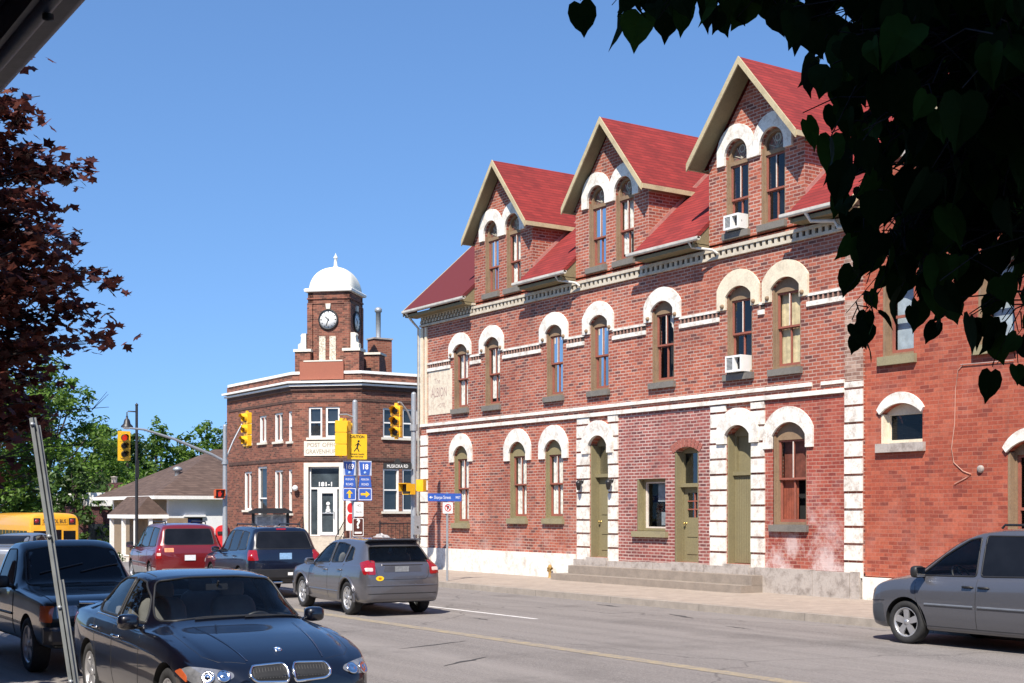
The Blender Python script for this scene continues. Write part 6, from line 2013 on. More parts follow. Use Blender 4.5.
for s in (-1, 1):
    vr.panel('lower_cladding', fillet([(-1.95, s, .30), (-2.2, s, .30), (-2.25, s, .50), (-1.95, s, .54)], .03), (-.3, s, 0), M_LOWSILVER, off=.012)
    vr.panel('lower_cladding', fillet([(1.0, s, .28), (-1.0, s, .28), (-1.0, s, .50), (1.0, s, .50)], .03), (0, s, 0), M_LOWSILVER, off=.012)
vr.panel('lower_cladding', fillet([(-2.3, -.75, .36), (-2.3, .75, .36), (-2.3, .78, .50), (-2.3, -.78, .50)], .03), BACK, M_LOWSILVER, off=.012)
vr.panel('tailgate_sticker', fillet([(-2.3, .45, .96), (-2.3, .70, .96), (-2.3, .70, 1.07), (-2.3, .45, 1.07)], .01), BACK, plain('orange_sticker', (.75, .25, .12), .5, var=.3, scale=14), off=.008, thick=.003)

# ---- silver saloon turning across the junction
P_SILVER = paint('silver_paint', (.24, .25, .27), .5, .3)
E = [(-2.40, .36, .86, .78, .72, .70, .58), (-2.36, .30, .98, .90, .80, .77, .62), (-2.25, .26, 1.05, .97, .87, .82, .66), (-1.9, .24, 1.07, .98, .90, .845, .68), (-1.65, .23, 1.10, .98, .91, .85, .63), (-1.2, .22, 1.30, .97, .915, .855, .58), (-.8, .22, 1.41, .96, .918, .86, .58), (-.2, .22, 1.45, .95, .92, .86, .60), (.25, .22, 1.40, .94, .92, .86, .61), (.65, .22, 1.22, .93, .92, .862, .65), (1.05, .22, 1.02, .92, .92, .865, .70), (1.5, .22, .95, .86, .915, .86, .70), (2.0, .22, .88, .78, .88, .83, .67), (2.3, .24, .78, .68, .78, .74, .60), (2.42, .30, .64, .56, .62, .58, .48)]
sv = Car('saloon_car', 'silver saloon with red tail lights behind the dark pickup at the far left', 'car', (10.36, 42.1, 0), R(52), E, P_SILVER)
sv.wheels_cut(.33, (1.45, -1.35), .56)
sv.window('rear_window', [(-1.3, -.62, 1.12), (-1.3, .62, 1.12), (-1.3, .52, 1.36), (-1.3, -.52, 1.36)], BACK, M_PRIV)
sv.window('windscreen', [(.5, -.68, 1.04), (.5, .68, 1.04), (.5, .54, 1.36), (.5, -.54, 1.36)], FWD, M_PRIV)
for s in (-1, 1):
    sv.window('door_window', [(.66, s, .99), (-.22, s, 1.0), (-.22, s, 1.37), (.1, s, 1.35), (.4, s, 1.22)], (0, s, 0), M_PRIV, round_=.04)
    sv.window('door_window', [(-.3, s, 1.0), (-1.05, s, 1.02), (-1.2, s, 1.12), (-.85, s, 1.34), (-.3, s, 1.375)], (0, s, 0), M_PRIV, round_=.04)
    sv.panel('tail_light', fillet([(-2.3, s * .42, .80), (-2.2, s * .86, .82), (-2.1, s * .87, .96), (-2.3, s * .44, .94)], .03), (-.85, s * .4, 0), M_TAIL, off=.008)
    sv.mirror(.6, s, 1.0, .86); sv.handle(-.1, .86, (0, s, 0)); sv.handle(-1.0, .88, (0, s, 0))
    sv.panel('headlight', fillet([(2.2, s * .45, .64), (2.1, s * .78, .66), (2.0, s * .82, .74), (2.2, s * .48, .74)], .03), (.85, s * .4, 0), M_HEAD)
sv.plate(-2.4, 0, .82, -1); sv.finish(); sv.wheels(.33, (1.45, -1.35), .89)

# ---- school bus far down the street
M_BUSYEL = plain('bus_yellow', (.72, .34, .015), .4, var=.06, coat=.4)
BZ = gz(66.5)
bus = thing('school_bus', 'yellow school bus driving away down the street at the far left', 'bus', (17.6, 71.2, BZ), HEAD_N)
def bus_sec(w, zb, zt):
    return bspline([(0, zb), (w * .9, zb), (w, zb), (w, zb + .3), (w, zt - .75), (w, zt - .45), (w * .93, zt - .12), (w * .6, zt - .02), (0, zt)], 26)
vs = []; fs = []
for x, w, zb, zt in ((-4.9, 1.12, .55, 2.95), (-4.86, 1.17, .5, 3.02), (-4.7, 1.2, .45, 3.08), (3.0, 1.2, .45, 3.08), (3.2, 1.18, .45, 2.95), (3.6, 1.1, .45, 1.6), (4.9, 1.0, .45, 1.45)):
    h = bus_sec(w, zb, zt); ring = [(x, y, z) for y, z in h] + [(x, -y, z) for y, z in reversed(h[1:-1])]; m = len(ring); vs += ring
for i in range(6):
    for k in range(m): fs.append((i * m + k, i * m + (k + 1) % m, (i + 1) * m + (k + 1) % m, (i + 1) * m + k))
fs += [tuple(range(m)), tuple(reversed(range(6 * m, 7 * m)))]
bm_ = mesh_from(vs, fs, [M_BUSYEL]); bm_.set_sharp_from_angle(angle=R(35)); put('body', bm_, None, bus, world=False)
BR = Plane((-4.9, 0, 0), (0, -1, 0), (-1, 0, 0))     # rear face in bus space
def bpanel(name, u0, u1, v0, v1, mat, d=.012, parent=None, w0=-.06):
    mb = MB(); slab(mb, BR, rect(u0, u1, v0, v1), (), w0, d); return mb.build(name, mat, parent or bus, world=False)
bpanel('rear_window', -.32, .32, 1.35, 2.25, M_PRIV)
for s in (-1, 1):
    bpanel('rear_window', min(s * .42, s * 1.0), max(s * .42, s * 1.0), 1.5, 2.2, M_PRIV)
    bpanel('warning_lamp', min(s * .68, s * 1.0), max(s * .68, s * 1.0), 2.5, 2.82, M_SIGNBLACK)
    mb = MB(); mb.lathe((-4.91, s * .84, 2.66), [(0, .03), (.1, .02), (.11, 0)], (-1, 0, 0), 14); mb.build('warning_lens', M_TAIL, bus, world=False)
    mb = MB(); mb.lathe((-4.9, s * .9, 1.05), [(0, .04), (.1, .03), (.11, 0)], (-1, 0, 0), 14); mb.build('tail_light', M_TAIL, bus, world=False)
    for k in range(10):
        x = -4.45 + k * .72
        mb = MB(); sp_ = Plane((0, s * 1.2, 0), (-s, 0, 0) if s < 0 else (-1, 0, 0), (0, s, 0))
        mb.box((x, s * 1.17, 1.55), (x + .60, s * 1.212, 2.2)); mb.build('side_window', M_PRIV, bus, world=False)
    mb = MB()
    for z in (.75, 1.0, 1.4): mb.box((-4.7, s * 1.16, z - .03), (3, s * 1.215, z + .03))
    mb.build('rub_rail', M_SIGNBLACK, bus, world=False)
sg = bpanel('destination_sign', -.62, .62, 2.50, 2.80, M_BUSYEL, .016)
t_ = text_on(BR, 'SCHOOL BUS', 0, 2.65, .017, .26, M_SIGNBLACK, None, width=1.1, bold=.006)
t_.parent = sg
bpanel('rear_bumper', -1.15, 1.15, .42, .72, M_SIGNBLACK, .10)
for x in (-2.9, 3.6):
    for s in (-1, 1):
        mb = MB(); mb.lathe((x, s * 1.0, .48), [(.25, -.14), (.44, -.14), (.48, -.1), (.48, .1), (.44, .14), (.25, .13), (0, .10)], (0, s, 0), 24); mb.build('wheel', M_TYRE, bus, world=False)

# ------------------------------------------------------------------ street furniture
M_SIGYEL = plain('signal_yellow', (.80, .43, .012), .45, var=.06, coat=.3)
M_LENSR = plain('red_signal_lens', (.6, .02, .01), .3, emit=((1, .05, .02), .35))
M_LENSD = plain('dark_signal_lens', (.03, .025, .02), .3)
M_ORANGE = plain('orange_signal_paint', (.62, .10, .02), .5)

def facing_plane(c, az):
    """Plane at c whose outward normal points to azimuth az (degrees from +Y towards +X)."""
    n = Vector((math.sin(R(az)), math.cos(R(az)), 0))
    u = Vector((-n.y, n.x, 0))
    return Plane(Vector(c), u, n)

def signal(label, c, az, h=1.05, board=False, lit=None, group='yellow traffic signal heads'):
    t = thing('traffic_signal', label, 'traffic light', c, 0, group)
    pl = facing_plane((c[0], c[1], 0), az)
    w = h * .165
    z0 = c[2]; s = h / 3
    mb = MB()
    for k in range(3):
        slab(mb, pl, [(a, z0 + k * s + b) for a, b in [(-w + .02, .006), (w - .02, .006), (w, .03), (w, s - .03), (w - .02, s - .006), (-w + .02, s - .006), (-w, s - .03), (-w, .03)]], (), -.18, 0)
    slab(mb, pl, rect(-.05, .05, z0 - .06, z0 + h + .08), (), -.12, -.04)
    mb.build('housing', M_SIGYEL, t)
    if board:
        mb = MB(); slab(mb, pl, rect(-w * 1.55, w * 1.55, z0 - .10, z0 + h + .10), [rect(-w - .004, w + .004, z0 - .002, z0 + h + .002)], -.05, -.03); mb.build('backboard', M_SIGYEL, t)
    for k in range(3):
        cz = z0 + s * (k + .5)
        mb = MB(); mb.lathe(pl.p(0, cz, 0), [(0, .035), (w * .4, .03), (w * .72, .006), (w * .75, 0)], pl.n, 18)
        mb.build('lens', (M_LENSR if lit == 'red' and k == 2 else M_LENSD), t)
        mb = MB()
        rr_ = w * .84; vs = []; n = 16
        for i in range(n + 1):
            a = R(-40 + 260 * i / n)
            for d, r_ in ((0, rr_), (.24 if 20 < -40 + 260 * i / n < 160 else .12, rr_ * .98)):
                vs.append(pl.p(math.cos(a) * r_, cz + math.sin(a) * r_, d))
        mb.add(vs, [(2 * i, 2 * i + 1, 2 * i + 3, 2 * i + 2) for i in range(n)], 0, True)
        mb.build('visor', M_SIGNBLACK if board else M_SIGYEL, t)
    return t

def pole(label, x, y, z0, z1, r0=.10, r1=.075, arm=None, group='grey steel signal poles'):
    t = thing('signal_pole', label, 'pole', (x, y, z0), 0, group)
    mb = MB(); mb.tube([(x, y, z0), (x, y, z0 + .1), (x, y, z1)], [r0 * 1.02, r0, r1], 14); mb.lathe((x, y, z1), [(r1, 0), (r1 * .7, .05), (0, .07)], (0, 0, 1), 14)
    mb.build('shaft', M_GALV, t)
    mb = MB(); mb.box((x - .17, y - .17, z0 - .02), (x + .17, y + .17, z0 + .03)); mb.lathe((x, y, z0 + .03), [(r0 * 1.5, 0), (r0 * 1.4, .1), (r0, .14)], (0, 0, 1), 14); mb.build('base', M_GALV, t)
    if arm:
        mb = MB(); mb.tube(arm[0], arm[1], 10); mb.build('arm', M_GALV, t)
        mb = MB(); a = Vector(arm[0][0]); mb.lathe((x, y, a.z - .1), [(r0 * 1.25, 0), (r0 * 1.25, .2)], (0, 0, 1), 14); mb.build('arm_clamp', M_GALV, t)
    return t

AX, AY = 20.95, 52.75
pole('grey signal pole with long mast arm at the brown brick building', AX, AY, .15, 5.65, .11, .085,
     ([(AX, AY, 4.15), (AX - .6, AY + .02, 4.45), (AX - 2.2, AY + .05, 5.05), (AX - 3.4, AY + .05, 5.38), (AX - 4.0, AY + .05, 5.42)], [.07, .065, .055, .045, .04]))
signal('yellow traffic signal with red lit hanging from the long mast arm', (16.66, 52.55, 4.20), 180, .98, True, 'red')
signal('yellow traffic signal seen side on at the left end of the brown brick building', (21.85, 52.75, 4.82), 268, 1.42)
br = MB(); br.tube([(AX, AY, 4.2), (AX + .35, AY, 5.0), (AX + .75, AY, 5.75)], .035, 8)
o = br.build('signal_bracket', M_GALV, None); o.parent = bpy.data.objects['signal_pole']; o.data.transform(ROOT['signal_pole'].inverted())
def ped_box(label, c, az, mat, lens=None, w=.20, h=.36):
    t = thing('pedestrian_signal', label, 'pedestrian signal', c)
    pl = facing_plane((c[0], c[1], 0), az)
    mb = MB(); slab(mb, pl, rect(-w, w, c[2], c[2] + h), (), -.22, 0); mb.build('housing', mat, t)
    mb = MB(); slab(mb, pl, rect(-w + .03, w - .03, c[2] + .03, c[2] + h - .03), (), .001, .012); f = mb.build('lens', lens or M_LENSD, t)
    mb = MB()
    slab(mb, pl, [(-w, c[2] + h), (w, c[2] + h), (w, c[2] + h + .02), (-w, c[2] + h + .02)], (), 0, .2)
    slab(mb, pl, rect(-w, -w + .015, c[2] + .1, c[2] + h), (), .001, .18); slab(mb, pl, rect(w - .015, w, c[2] + .1, c[2] + h), (), .001, .18)
    mb.build('hood', mat, t)
    return t, pl
t, pl = ped_box('orange pedestrian signal with a red hand beside the mast arm pole', (20.62, 52.5, 2.62), 190, M_ORANGE)
mb = MB()
hand = [(-.06, 2.70), (.04, 2.70), (.07, 2.78), (.10, 2.84), (.085, 2.85), (.05, 2.82), (.05, 2.92), (.03, 2.92), (.025, 2.84), (.02, 2.93), (0, 2.93), (0, 2.84), (-.02, 2.92), (-.04, 2.915), (-.03, 2.83), (-.06, 2.88), (-.075, 2.87), (-.06, 2.79)]
slab(mb, pl, hand, (), .0125, .016); mb.build('hand_symbol', M_LENSR, t)

BX, BY = 21.0, 36.9
BX, BY = 20.97, 39.0 - 2.1
pole('grey signal pole with short curved arm at the hotel corner', BX, BY, .15, 5.82, .10, .085,
     ([(BX, BY, 4.75), (BX - .25, BY - .05, 5.25), (BX - .52, BY - .08, 5.52), (BX - .62, BY - .08, 5.52)], [.035, .033, .03, .03]))
signal('yellow traffic signal hanging from the short curved arm near the hotel corner', (20.25, 36.8, 4.42), 235, 1.0)
t, pl = ped_box('yellow pedestrian signal clamped to the pole at the hotel corner', (20.62, 36.75, 2.62), 252, M_SIGYEL, w=.18, h=.34)
t2 = thing('pedestrian_signal', 'yellow pedestrian signal facing away on the right of the hotel corner pole', 'pedestrian signal', (21.2, 36.75, 2.7))
pl = facing_plane((21.22, 36.85, 0), 60)
mb = MB(); slab(mb, pl, rect(-.18, .18, 2.72, 3.08), (), -.2, 0); slab(mb, pl, rect(-.18, .18, 3.08, 3.1), (), -.2, .2); mb.build('housing', M_SIGYEL, t2)
pbx = thing('push_button_box', 'grey push button box on the hotel corner signal pole', 'box', (BX, BY - .13, 1.5))
mb = MB(); mb.box((BX - .12, BY - .24, 1.35), (BX + .12, BY - .11, 1.95)); mb.build('case', M_GALV, pbx)
mb = MB(); mb.lathe((BX, BY - .24, 1.6), [(0, .02), (.03, .02), (.03, 0)], (0, -1, 0), 12); mb.build('button', M_SIGNBLACK, pbx)
def sign(name, label, pl, u0, u1, v0, v1, mat, w=.0, r=.03, cat='sign', border=None, group=None):
    t = thing(name, label, cat, pl.p((u0 + u1) / 2, v0, w), 0, group)
    o = [(p.x, p.y) for p in fillet([(u0, v0, 0), (u1, v0, 0), (u1, v1, 0), (u0, v1, 0)], r)]
    mb = MB(); slab(mb, pl, o, (), w, w + .006); s = mb.build('plate', mat, t)
    if border:
        k = .018
        o2 = [(p.x, p.y) for p in fillet([(u0 + k, v0 + k, 0), (u1 - k, v0 + k, 0), (u1 - k, v1 - k, 0), (u0 + k, v1 - k, 0)], r)]
        o3 = [(p.x, p.y) for p in fillet([(u0 + 2 * k, v0 + 2 * k, 0), (u1 - 2 * k, v0 + 2 * k, 0), (u1 - 2 * k, v1 - 2 * k, 0), (u0 + 2 * k, v1 - 2 * k, 0)], r)]
        mb = MB(); slab(mb, pl, o2, [o3], w + .0062, w + .008); mb.build('border', border, t)
    return t
pl = facing_plane((20.85, 36.72, 0), 205)
t = sign('street_sign', 'small black street name sign on the hotel corner signal pole', pl, -.95, -.05, 3.42, 3.62, M_SIGNBLACK)
text_on(pl, 'MUSKOKA RD', -.5, 3.51, .0065, .15, M_SIGNWHITE, t, width=.66)
mb = MB(); slab(mb, pl, [(-.62, 3.62), (-.38, 3.62), (-.44, 3.72), (-.5, 3.76), (-.56, 3.72)], (), 0, .006); mb.build('crest', M_SIGNBLACK, t)

# signal pole with route signs at the kerb
CX_, CY_ = 20.0, 39.08
pole('grey signal pole carrying the route signs at the street corner', CX_, CY_, .15, 5.68, .10, .085)
signal('left yellow traffic signal of the two seen from behind on the route sign pole', (19.42, 38.95, 3.88), 25, 1.15)
signal('yellow traffic signal seen from behind, between its twin and the route sign pole', (19.74, 39.2, 3.95), 62, 1.10)
mb = MB()
mb.tube([(CX_, CY_, 5.15), (CX_ - .3, CY_ + .03, 5.25), (CX_ - .6, CY_ - .05, 5.22)], .03, 8); mb.tube([(CX_, CY_, 4.0), (CX_ - .3, CY_, 4.0), (CX_ - .55, CY_ - .05, 4.03)], .03, 8)
o = mb.build('signal_bracket', M_GALV, None); p_ = bpy.data.objects['signal_pole.002']; o.parent = p_; o.data.transform(ROOT['signal_pole.002'].inverted())
pl = facing_plane((20.0, CY_ - .14, 0), 188)
t = sign('caution_sign', 'square yellow caution sign with walking figure on the route sign pole', pl, -.34, .34, 3.79, 4.61, M_SIGNYEL, .01)
text_on(pl, 'CAUTION', .0, 4.52, .017, .13, M_SIGNBLACK, t, width=.5, bold=.004)
mb = MB()
cx, cz = .0, 4.19
mb.lathe(pl.p(cx + .05, cz + .19, .0165), [(0, .002), (.038, .002), (.038, 0)], pl.n, 14)
for a, b, r_ in (((.04, .14), (.0, -.02), .035), ((.0, -.02), (.07, -.16), .02), ((.0, -.02), (-.11, -.15), .02), ((.04, .12), (.13, .03), .014), ((.04, .12), (-.07, .05), .014)):
    d = Vector((b[0] - a[0], b[1] - a[1])); nn = Vector((-d.y, d.x)).normalized() * r_
    slab(mb, pl, [(cx + a[0] + nn.x, cz + a[1] + nn.y), (cx + a[0] - nn.x, cz + a[1] - nn.y), (cx + b[0] - nn.x * .7, cz + b[1] - nn.y * .7), (cx + b[0] + nn.x * .7, cz + b[1] + nn.y * .7)], (), .0165, .018)
mb.build('walking_figure', M_SIGNBLACK, t)
text_on(pl, 'TURNING TRAFFIC', .0, 3.95, .017, .065, M_SIGNBLACK, t, width=.5, bold=.002); text_on(pl, 'MAY NOT STOP', .0, 3.87, .017, .06, M_SIGNBLACK, t, width=.42, bold=.002)
pl = facing_plane((20.0, CY_ - .13, -.16), 190)
def route(u0, u1, num, left):
    side = 'left' if left else 'right'
    cx = (u0 + u1) / 2
    t = thing('route_sign', 'blue keystone route sign numbered %s on the pole' % num, 'sign', pl.p(cx, 3.42, .02), 0, 'blue route signs')
    mb = MB(); slab(mb, pl, rect(u0, u1, 3.42, 3.90), (), .0, .006); pt = mb.build('plate', plain('sign_pale_blue', (.42, .48, .60), .5), t)
    mb = MB(); slab(mb, pl, [(u0 + .07, 3.43), (u1 - .07, 3.43), (u1 - .02, 3.86), (u0 + .02, 3.86)], (), .0065, .009); mb.build('shield', M_SIGNBLUE, t)
    text_on(pl, num, cx, 3.70, .0095, .24, M_SIGNWHITE, t, width=.26 if len(num) > 2 else .18, bold=.006)
    mb = MB(); mb.lathe(pl.p(cx, 3.51, .009), [(0, .002), (.045, .002), (.045, 0)], pl.n, 14); mb.build('crest', plain('crest_blue', (.30, .45, .75), .5), t)
    t = thing('route_tab', 'small blue tab under the %s route sign' % num, 'sign', pl.p(cx, 3.05, .02), 0, 'blue tabs under route signs')
    mb = MB(); slab(mb, pl, [(u0 + .04, 3.40), (u1 - .04, 3.40), (u1, 3.04), (u0, 3.04)], (), .0, .006); mb.build('plate', M_SIGNBLUE, t)
    text_on(pl, 'MUSKOKA', cx, 3.29, .0065, .09, M_SIGNWHITE, t, width=.27); text_on(pl, 'ROAD', cx, 3.13, .0065, .11, M_SIGNWHITE, t, width=.24)
    t = sign('direction_sign', 'blue sign with a yellow arrow pointing %s' % ('up' if left else 'right'), pl, u0 - .02, u1 + .02, 2.60, 3.02, M_SIGNBLUE, .0, cat='sign', border=M_SIGNWHITE, group='blue arrow signs')
    ar = [(-.035, -.13), (.035, -.13), (.035, .02), (.11, .02), (0, .14), (-.11, .02), (-.035, .02)]
    if not left: ar = [(b, -a) for a, b in ar]
    mb = MB(); slab(mb, pl, [(cx + a * (1 if left else 1.15), 2.81 + b) for a, b in ar], (), .0065, .009); mb.build('arrow', M_SIGNYEL, t)
route(-.46, -.04, '169', True)
route(.06, .50, '18', False)
t = sign('notice_plate', 'white plate with dark print under the blue arrow signs', pl, -.10, .22, 2.08, 2.55, M_SIGNWHITE, .01)
text_on(pl, 'NO', .06, 2.44, .017, .12, M_SIGNBLACK, t, width=.14); text_on(pl, 'TRUCKS', .06, 2.22, .017, .08, M_SIGNBLACK, t, width=.22)
t = sign('information_sign', 'brown sign with a white question mark low on the route sign pole', pl, -.16, .24, 1.42, 2.04, M_SIGNBROWN, .01, border=M_SIGNWHITE)
text_on(pl, '?', .04, 1.83, .0185, .42, M_SIGNWHITE, t, bold=.012)
mb = MB(); slab(mb, pl, rect(-.08, .16, 1.52, 1.58), (), .0165, .018); mb.build('line', M_SIGNWHITE, t)
rp = thing('red_disc_sign', 'tall white sign with two red half discs beside the brown question mark sign', 'sign', (20.23, 39.8, .15))
pl = facing_plane((20.2, 39.8, 0), 195)
mb = MB(); slab(mb, pl, rect(-.16, .16, 1.45, 2.48), (), .03, .036); mb.build('plate', M_SIGNWHITE, rp)
mb = MB()
for z in (2.2, 1.85): slab(mb, pl, [(-.12 + .12 + .12 * math.cos(2 * PI * k / 24), z + .17 * math.sin(2 * PI * k / 24)) for k in range(24)], (), .0365, .039)
mb.build('red_disc', M_BOOKRED, rp)
mb = MB(); slab(mb, pl, rect(-.1, .1, 1.52, 1.6), (), .0365, .039); slab(mb, pl, rect(-.12, .12, 2.01, 2.035), (), .0395, .042); mb.build('print', M_SIGNWHITE, rp)
mb = MB(); mb.tube([pl.p(0, .15, 0), pl.p(0, 2.5, 0)], .028, 8); mb.build('post', M_GALV, rp)

# street name post in front of the hotel
SX, SY = 19.2, 31.9
np_ = thing('sign_post', 'grey steel post on the pavement holding the blue street name sign', 'post', (SX, SY, .15))
mb = MB(); mb.tube([(SX, SY, .13), (SX, SY, 2.62)], .032, 8); mb.build('post', M_GALV, np_)
pl = facing_plane((SX, SY - .03, 0), 185)
t = sign('street_sign', 'blue street name sign with arrow on the post before the hotel', pl, -.62, .42, 2.37, 2.59, M_SIGNBLUE, .005)
text_on(pl, 'Sharpe Street', -.17, 2.475, .0115, .13, M_SIGNWHITE, t, width=.52); text_on(pl, 'WEST', .31, 2.475, .0115, .10, M_SIGNWHITE, t, width=.15)
mb = MB(); slab(mb, pl, [(-.58, 2.48), (-.52, 2.52), (-.52, 2.49), (-.47, 2.49), (-.47, 2.47), (-.52, 2.47), (-.52, 2.44)], (), .0115, .013); mb.build('arrow', M_SIGNWHITE, t)
t = sign('no_parking_sign', 'white no parking sign with crossed black P under the blue sign', pl, -.16, .15, 2.03, 2.34, M_SIGNWHITE, .005)
mb = MB()
slab(mb, pl, [(.0 + .105 * math.cos(2 * PI * k / 28), 2.19 + .105 * math.sin(2 * PI * k / 28)) for k in range(28)], [[(.08 * math.cos(2 * PI * k / 28), 2.19 + .08 * math.sin(2 * PI * k / 28)) for k in range(28)]], .0115, .014)
slab(mb, pl, [(-.08, 2.12 + .125), (-.06, 2.12 + .14), (.08, 2.12 + .015), (.06, 2.12)], (), .0142, .016)
mb.build('red_ring', M_BOOKRED, t)
text_on(pl, 'P', 0, 2.185, .012, .15, M_SIGNBLACK, t, bold=.006)

# black street lamp down the road
LX, LY = 19.36, 59.3
lz = gz(LY)
sl = thing('street_lamp', 'tall black street lamp with bell shade on a short arm', 'street lamp', (LX, LY, lz + .15))
mb = MB(); mb.tube([(LX, LY, lz + .15), (LX, LY, 6.85)], [.075, .06], 12); mb.lathe((LX, LY, lz + .15), [(.16, 0), (.16, .3), (.11, .4), (.09, .8), (.075, .85)], (0, 0, 1), 14); mb.lathe((LX, LY, 6.85), [(.06, 0), (.08, .04), (.03, .1), (0, .14)], (0, 0, 1), 12); mb.build('post', M_BLACKMETAL, sl)
mb = MB(); mb.tube([(LX, LY, 6.58), (LX - .38, LY, 6.58), (LX - .44, LY, 6.53), (LX - .44, LY, 6.32)], .03, 8); mb.build('arm', M_BLACKMETAL, sl)
mb = MB(); mb.lathe((LX - .44, LY, 5.86), [(.27, 0), (.26, .06), (.16, .16), (.13, .30), (.10, .36), (.05, .40), (.05, .5)], (0, 0, 1), 18); mb.build('lamp_shade', M_BLACKMETAL, sl)
mb = MB(); mb.lathe((LX - .44, LY, 5.76), [(0, 0), (.14, .02), (.2, .08), (.22, .11)], (0, 0, 1), 16); mb.build('lamp_glass', M_SIGNWHITE, sl)
mb = MB(); mb.box((LX - .08, LY - .1, 3.6), (LX + .08, LY - .06, 4.4)); mb.build('bracket_box', M_BLACKMETAL, sl)

# leaning bare post at the near kerb
top = Vector((2.06, 8.25, 2.66)); bot = Vector((2.37, 8.04, .15))
lp = thing('leaning_post', 'bare grey steel post leaning by the near kerb', 'post', tuple(bot))
ax = (top - bot).normalized(); sx = Vector((.83, -.55, 0)); sx = (sx - ax * sx.dot(ax)).normalized(); sy = ax.cross(sx)
def channel(a, b, w):
    mb = MB()
    prof = [(-w, -.006), (-w, .0), (-w * .45, .0), (-w * .4, .022), (w * .4, .022), (w * .45, .0), (w, .0), (w, -.006), (w * .38, -.006), (w * .33, .016), (-w * .33, .016), (-w * .38, -.006)]
    vs = [a + sx * p - sy * q for p, q in prof] + [b + sx * p - sy * q for p, q in prof]; n = len(prof)
    mb.add(vs, [(i, (i + 1) % n, n + (i + 1) % n, n + i) for i in range(n)])
    return mb
M_DULL = plain('dull_steel', (.19, .205, .21), .6, .3, var=.2, scale=9)
channel(bot - ax * .2, top, .021).build('upright', M_DULL, lp)
m2 = channel(bot + sx * .024, bot + ax * 1.55 + sx * .024, .018); m2.build('splice', M_DULL, lp)
m3 = channel(top - ax * .75 + sx * .028, top - ax * .05 + sx * .028, .011); m3.build('splice', M_DULL, lp)
for k in (.04, .72, 1.15, 1.6, 2.0):
    mb = MB(); mb.lathe(top - ax * k, [(.012, -.02), (.012, .03), (0, .032)], -sy, 8); mb.build('bolt', M_GALV, lp)

# notice kiosk, mailbox, planter, parcels of street clutter at the brown brick building
kx = thing('notice_kiosk', 'black roofed notice kiosk with pale board in front of the brown brick building', 'kiosk', (22.9, 52.6, .15))
pl = facing_plane((22.9, 52.55, 0), 200)
mb = MB()
for s in (-1, 1): slab(mb, pl, rect(s * .72 - .06, s * .72 + .06, .15, 2.05), (), -.1, .02)
slab(mb, pl, rect(-.9, .9, 2.0, 2.10), (), -.4, .4); slab(mb, pl, [(-.85, 2.1), (.85, 2.1), (.6, 2.22), (-.6, 2.22)], (), -.3, .3)
mb.build('frame', M_BLACKMETAL, kx)
mb = MB(); slab(mb, pl, rect(-.659, .659, .9, 1.95), (), -.06, -.02); bd = mb.build('board', plain('pale_notice_board', (.60, .58, .55), .6, var=.5, scale=5), kx)
mb = MB()
for (a, b, c, d) in ((-.55, .0, 1.5, 1.85), (.1, .55, 1.4, 1.88), (-.5, -.1, 1.0, 1.4), (.05, .5, .98, 1.3)): slab(mb, pl, rect(a, b, c, d), (), -.019, -.014)
mb.build('notice', plain('grey_notice', (.35, .36, .38), .7, var=.4, scale=12), bd)
mbx = thing('mailbox', 'red street mailbox beside the mast arm pole', 'mailbox', (20.35, 53.2, .15))
pl = facing_plane((20.35, 53.2, 0), 200)
mb = MB(); sec = [(-.3, .35), (.3, .35), (.3, 1.25)] + [(.3 * math.cos(a), 1.25 + .25 * math.sin(a)) for a in [PI * k / 10 for k in range(1, 10)]] + [(-.3, 1.25)]
slab(mb, pl, sec, (), -.55, 0); mb.build('box', M_BOOKRED, mbx)
mb = MB(); slab(mb, pl, rect(-.22, .22, 1.12, 1.24), (), .001, .05); mb.build('flap', M_SIGNBLACK, mbx)
mb = MB()
for a in (-.24, .18): slab(mb, pl, rect(a, a + .06, .15, .35), (), -.5, -.05)
mb.build('legs', M_SIGNBLACK, mbx)
mbx2 = copy_tree(mbx); mbx2.location = (21.15, 53.5, .15); mbx2['label'] = 'second red mailbox just right of the mast arm pole'; mbx2['group'] = 'red mailboxes'; mbx['group'] = 'red mailboxes'
pt = thing('waste_bin', 'small orange and black bin at the foot of the entrance steps', 'bin', (25.55, 51.9, .15))
mb = MB(); mb.lathe((25.55, 51.9, .15), [(0, 0), (.2, 0), (.24, .35), (.24, .36)], (0, 0, 1), 16); mb.build('bucket', plain('orange_plastic', (.55, .12, .03), .5), pt)
mb = MB(); mb.lathe((25.55, 51.9, .51), [(.25, 0), (.25, .06), (.18, .2), (.05, .24), (0, .24)], (0, 0, 1), 16); mb.build('lid', M_SIGNBLACK, pt)
ws_ = thing('small_sign', 'small white sign on a thin post before the dark red shop', 'sign', (22.2, 79.5, -.95))
mb = MB(); mb.tube([(22.2, 79.5, -1.0), (22.2, 79.5, 1.4)], .03, 6); mb.build('post', M_GALV, ws_)
mb = MB(); mb.box((22.0, 79.44, .85), (22.4, 79.47, 1.4)); mb.build('plate', M_SIGNWHITE, ws_)

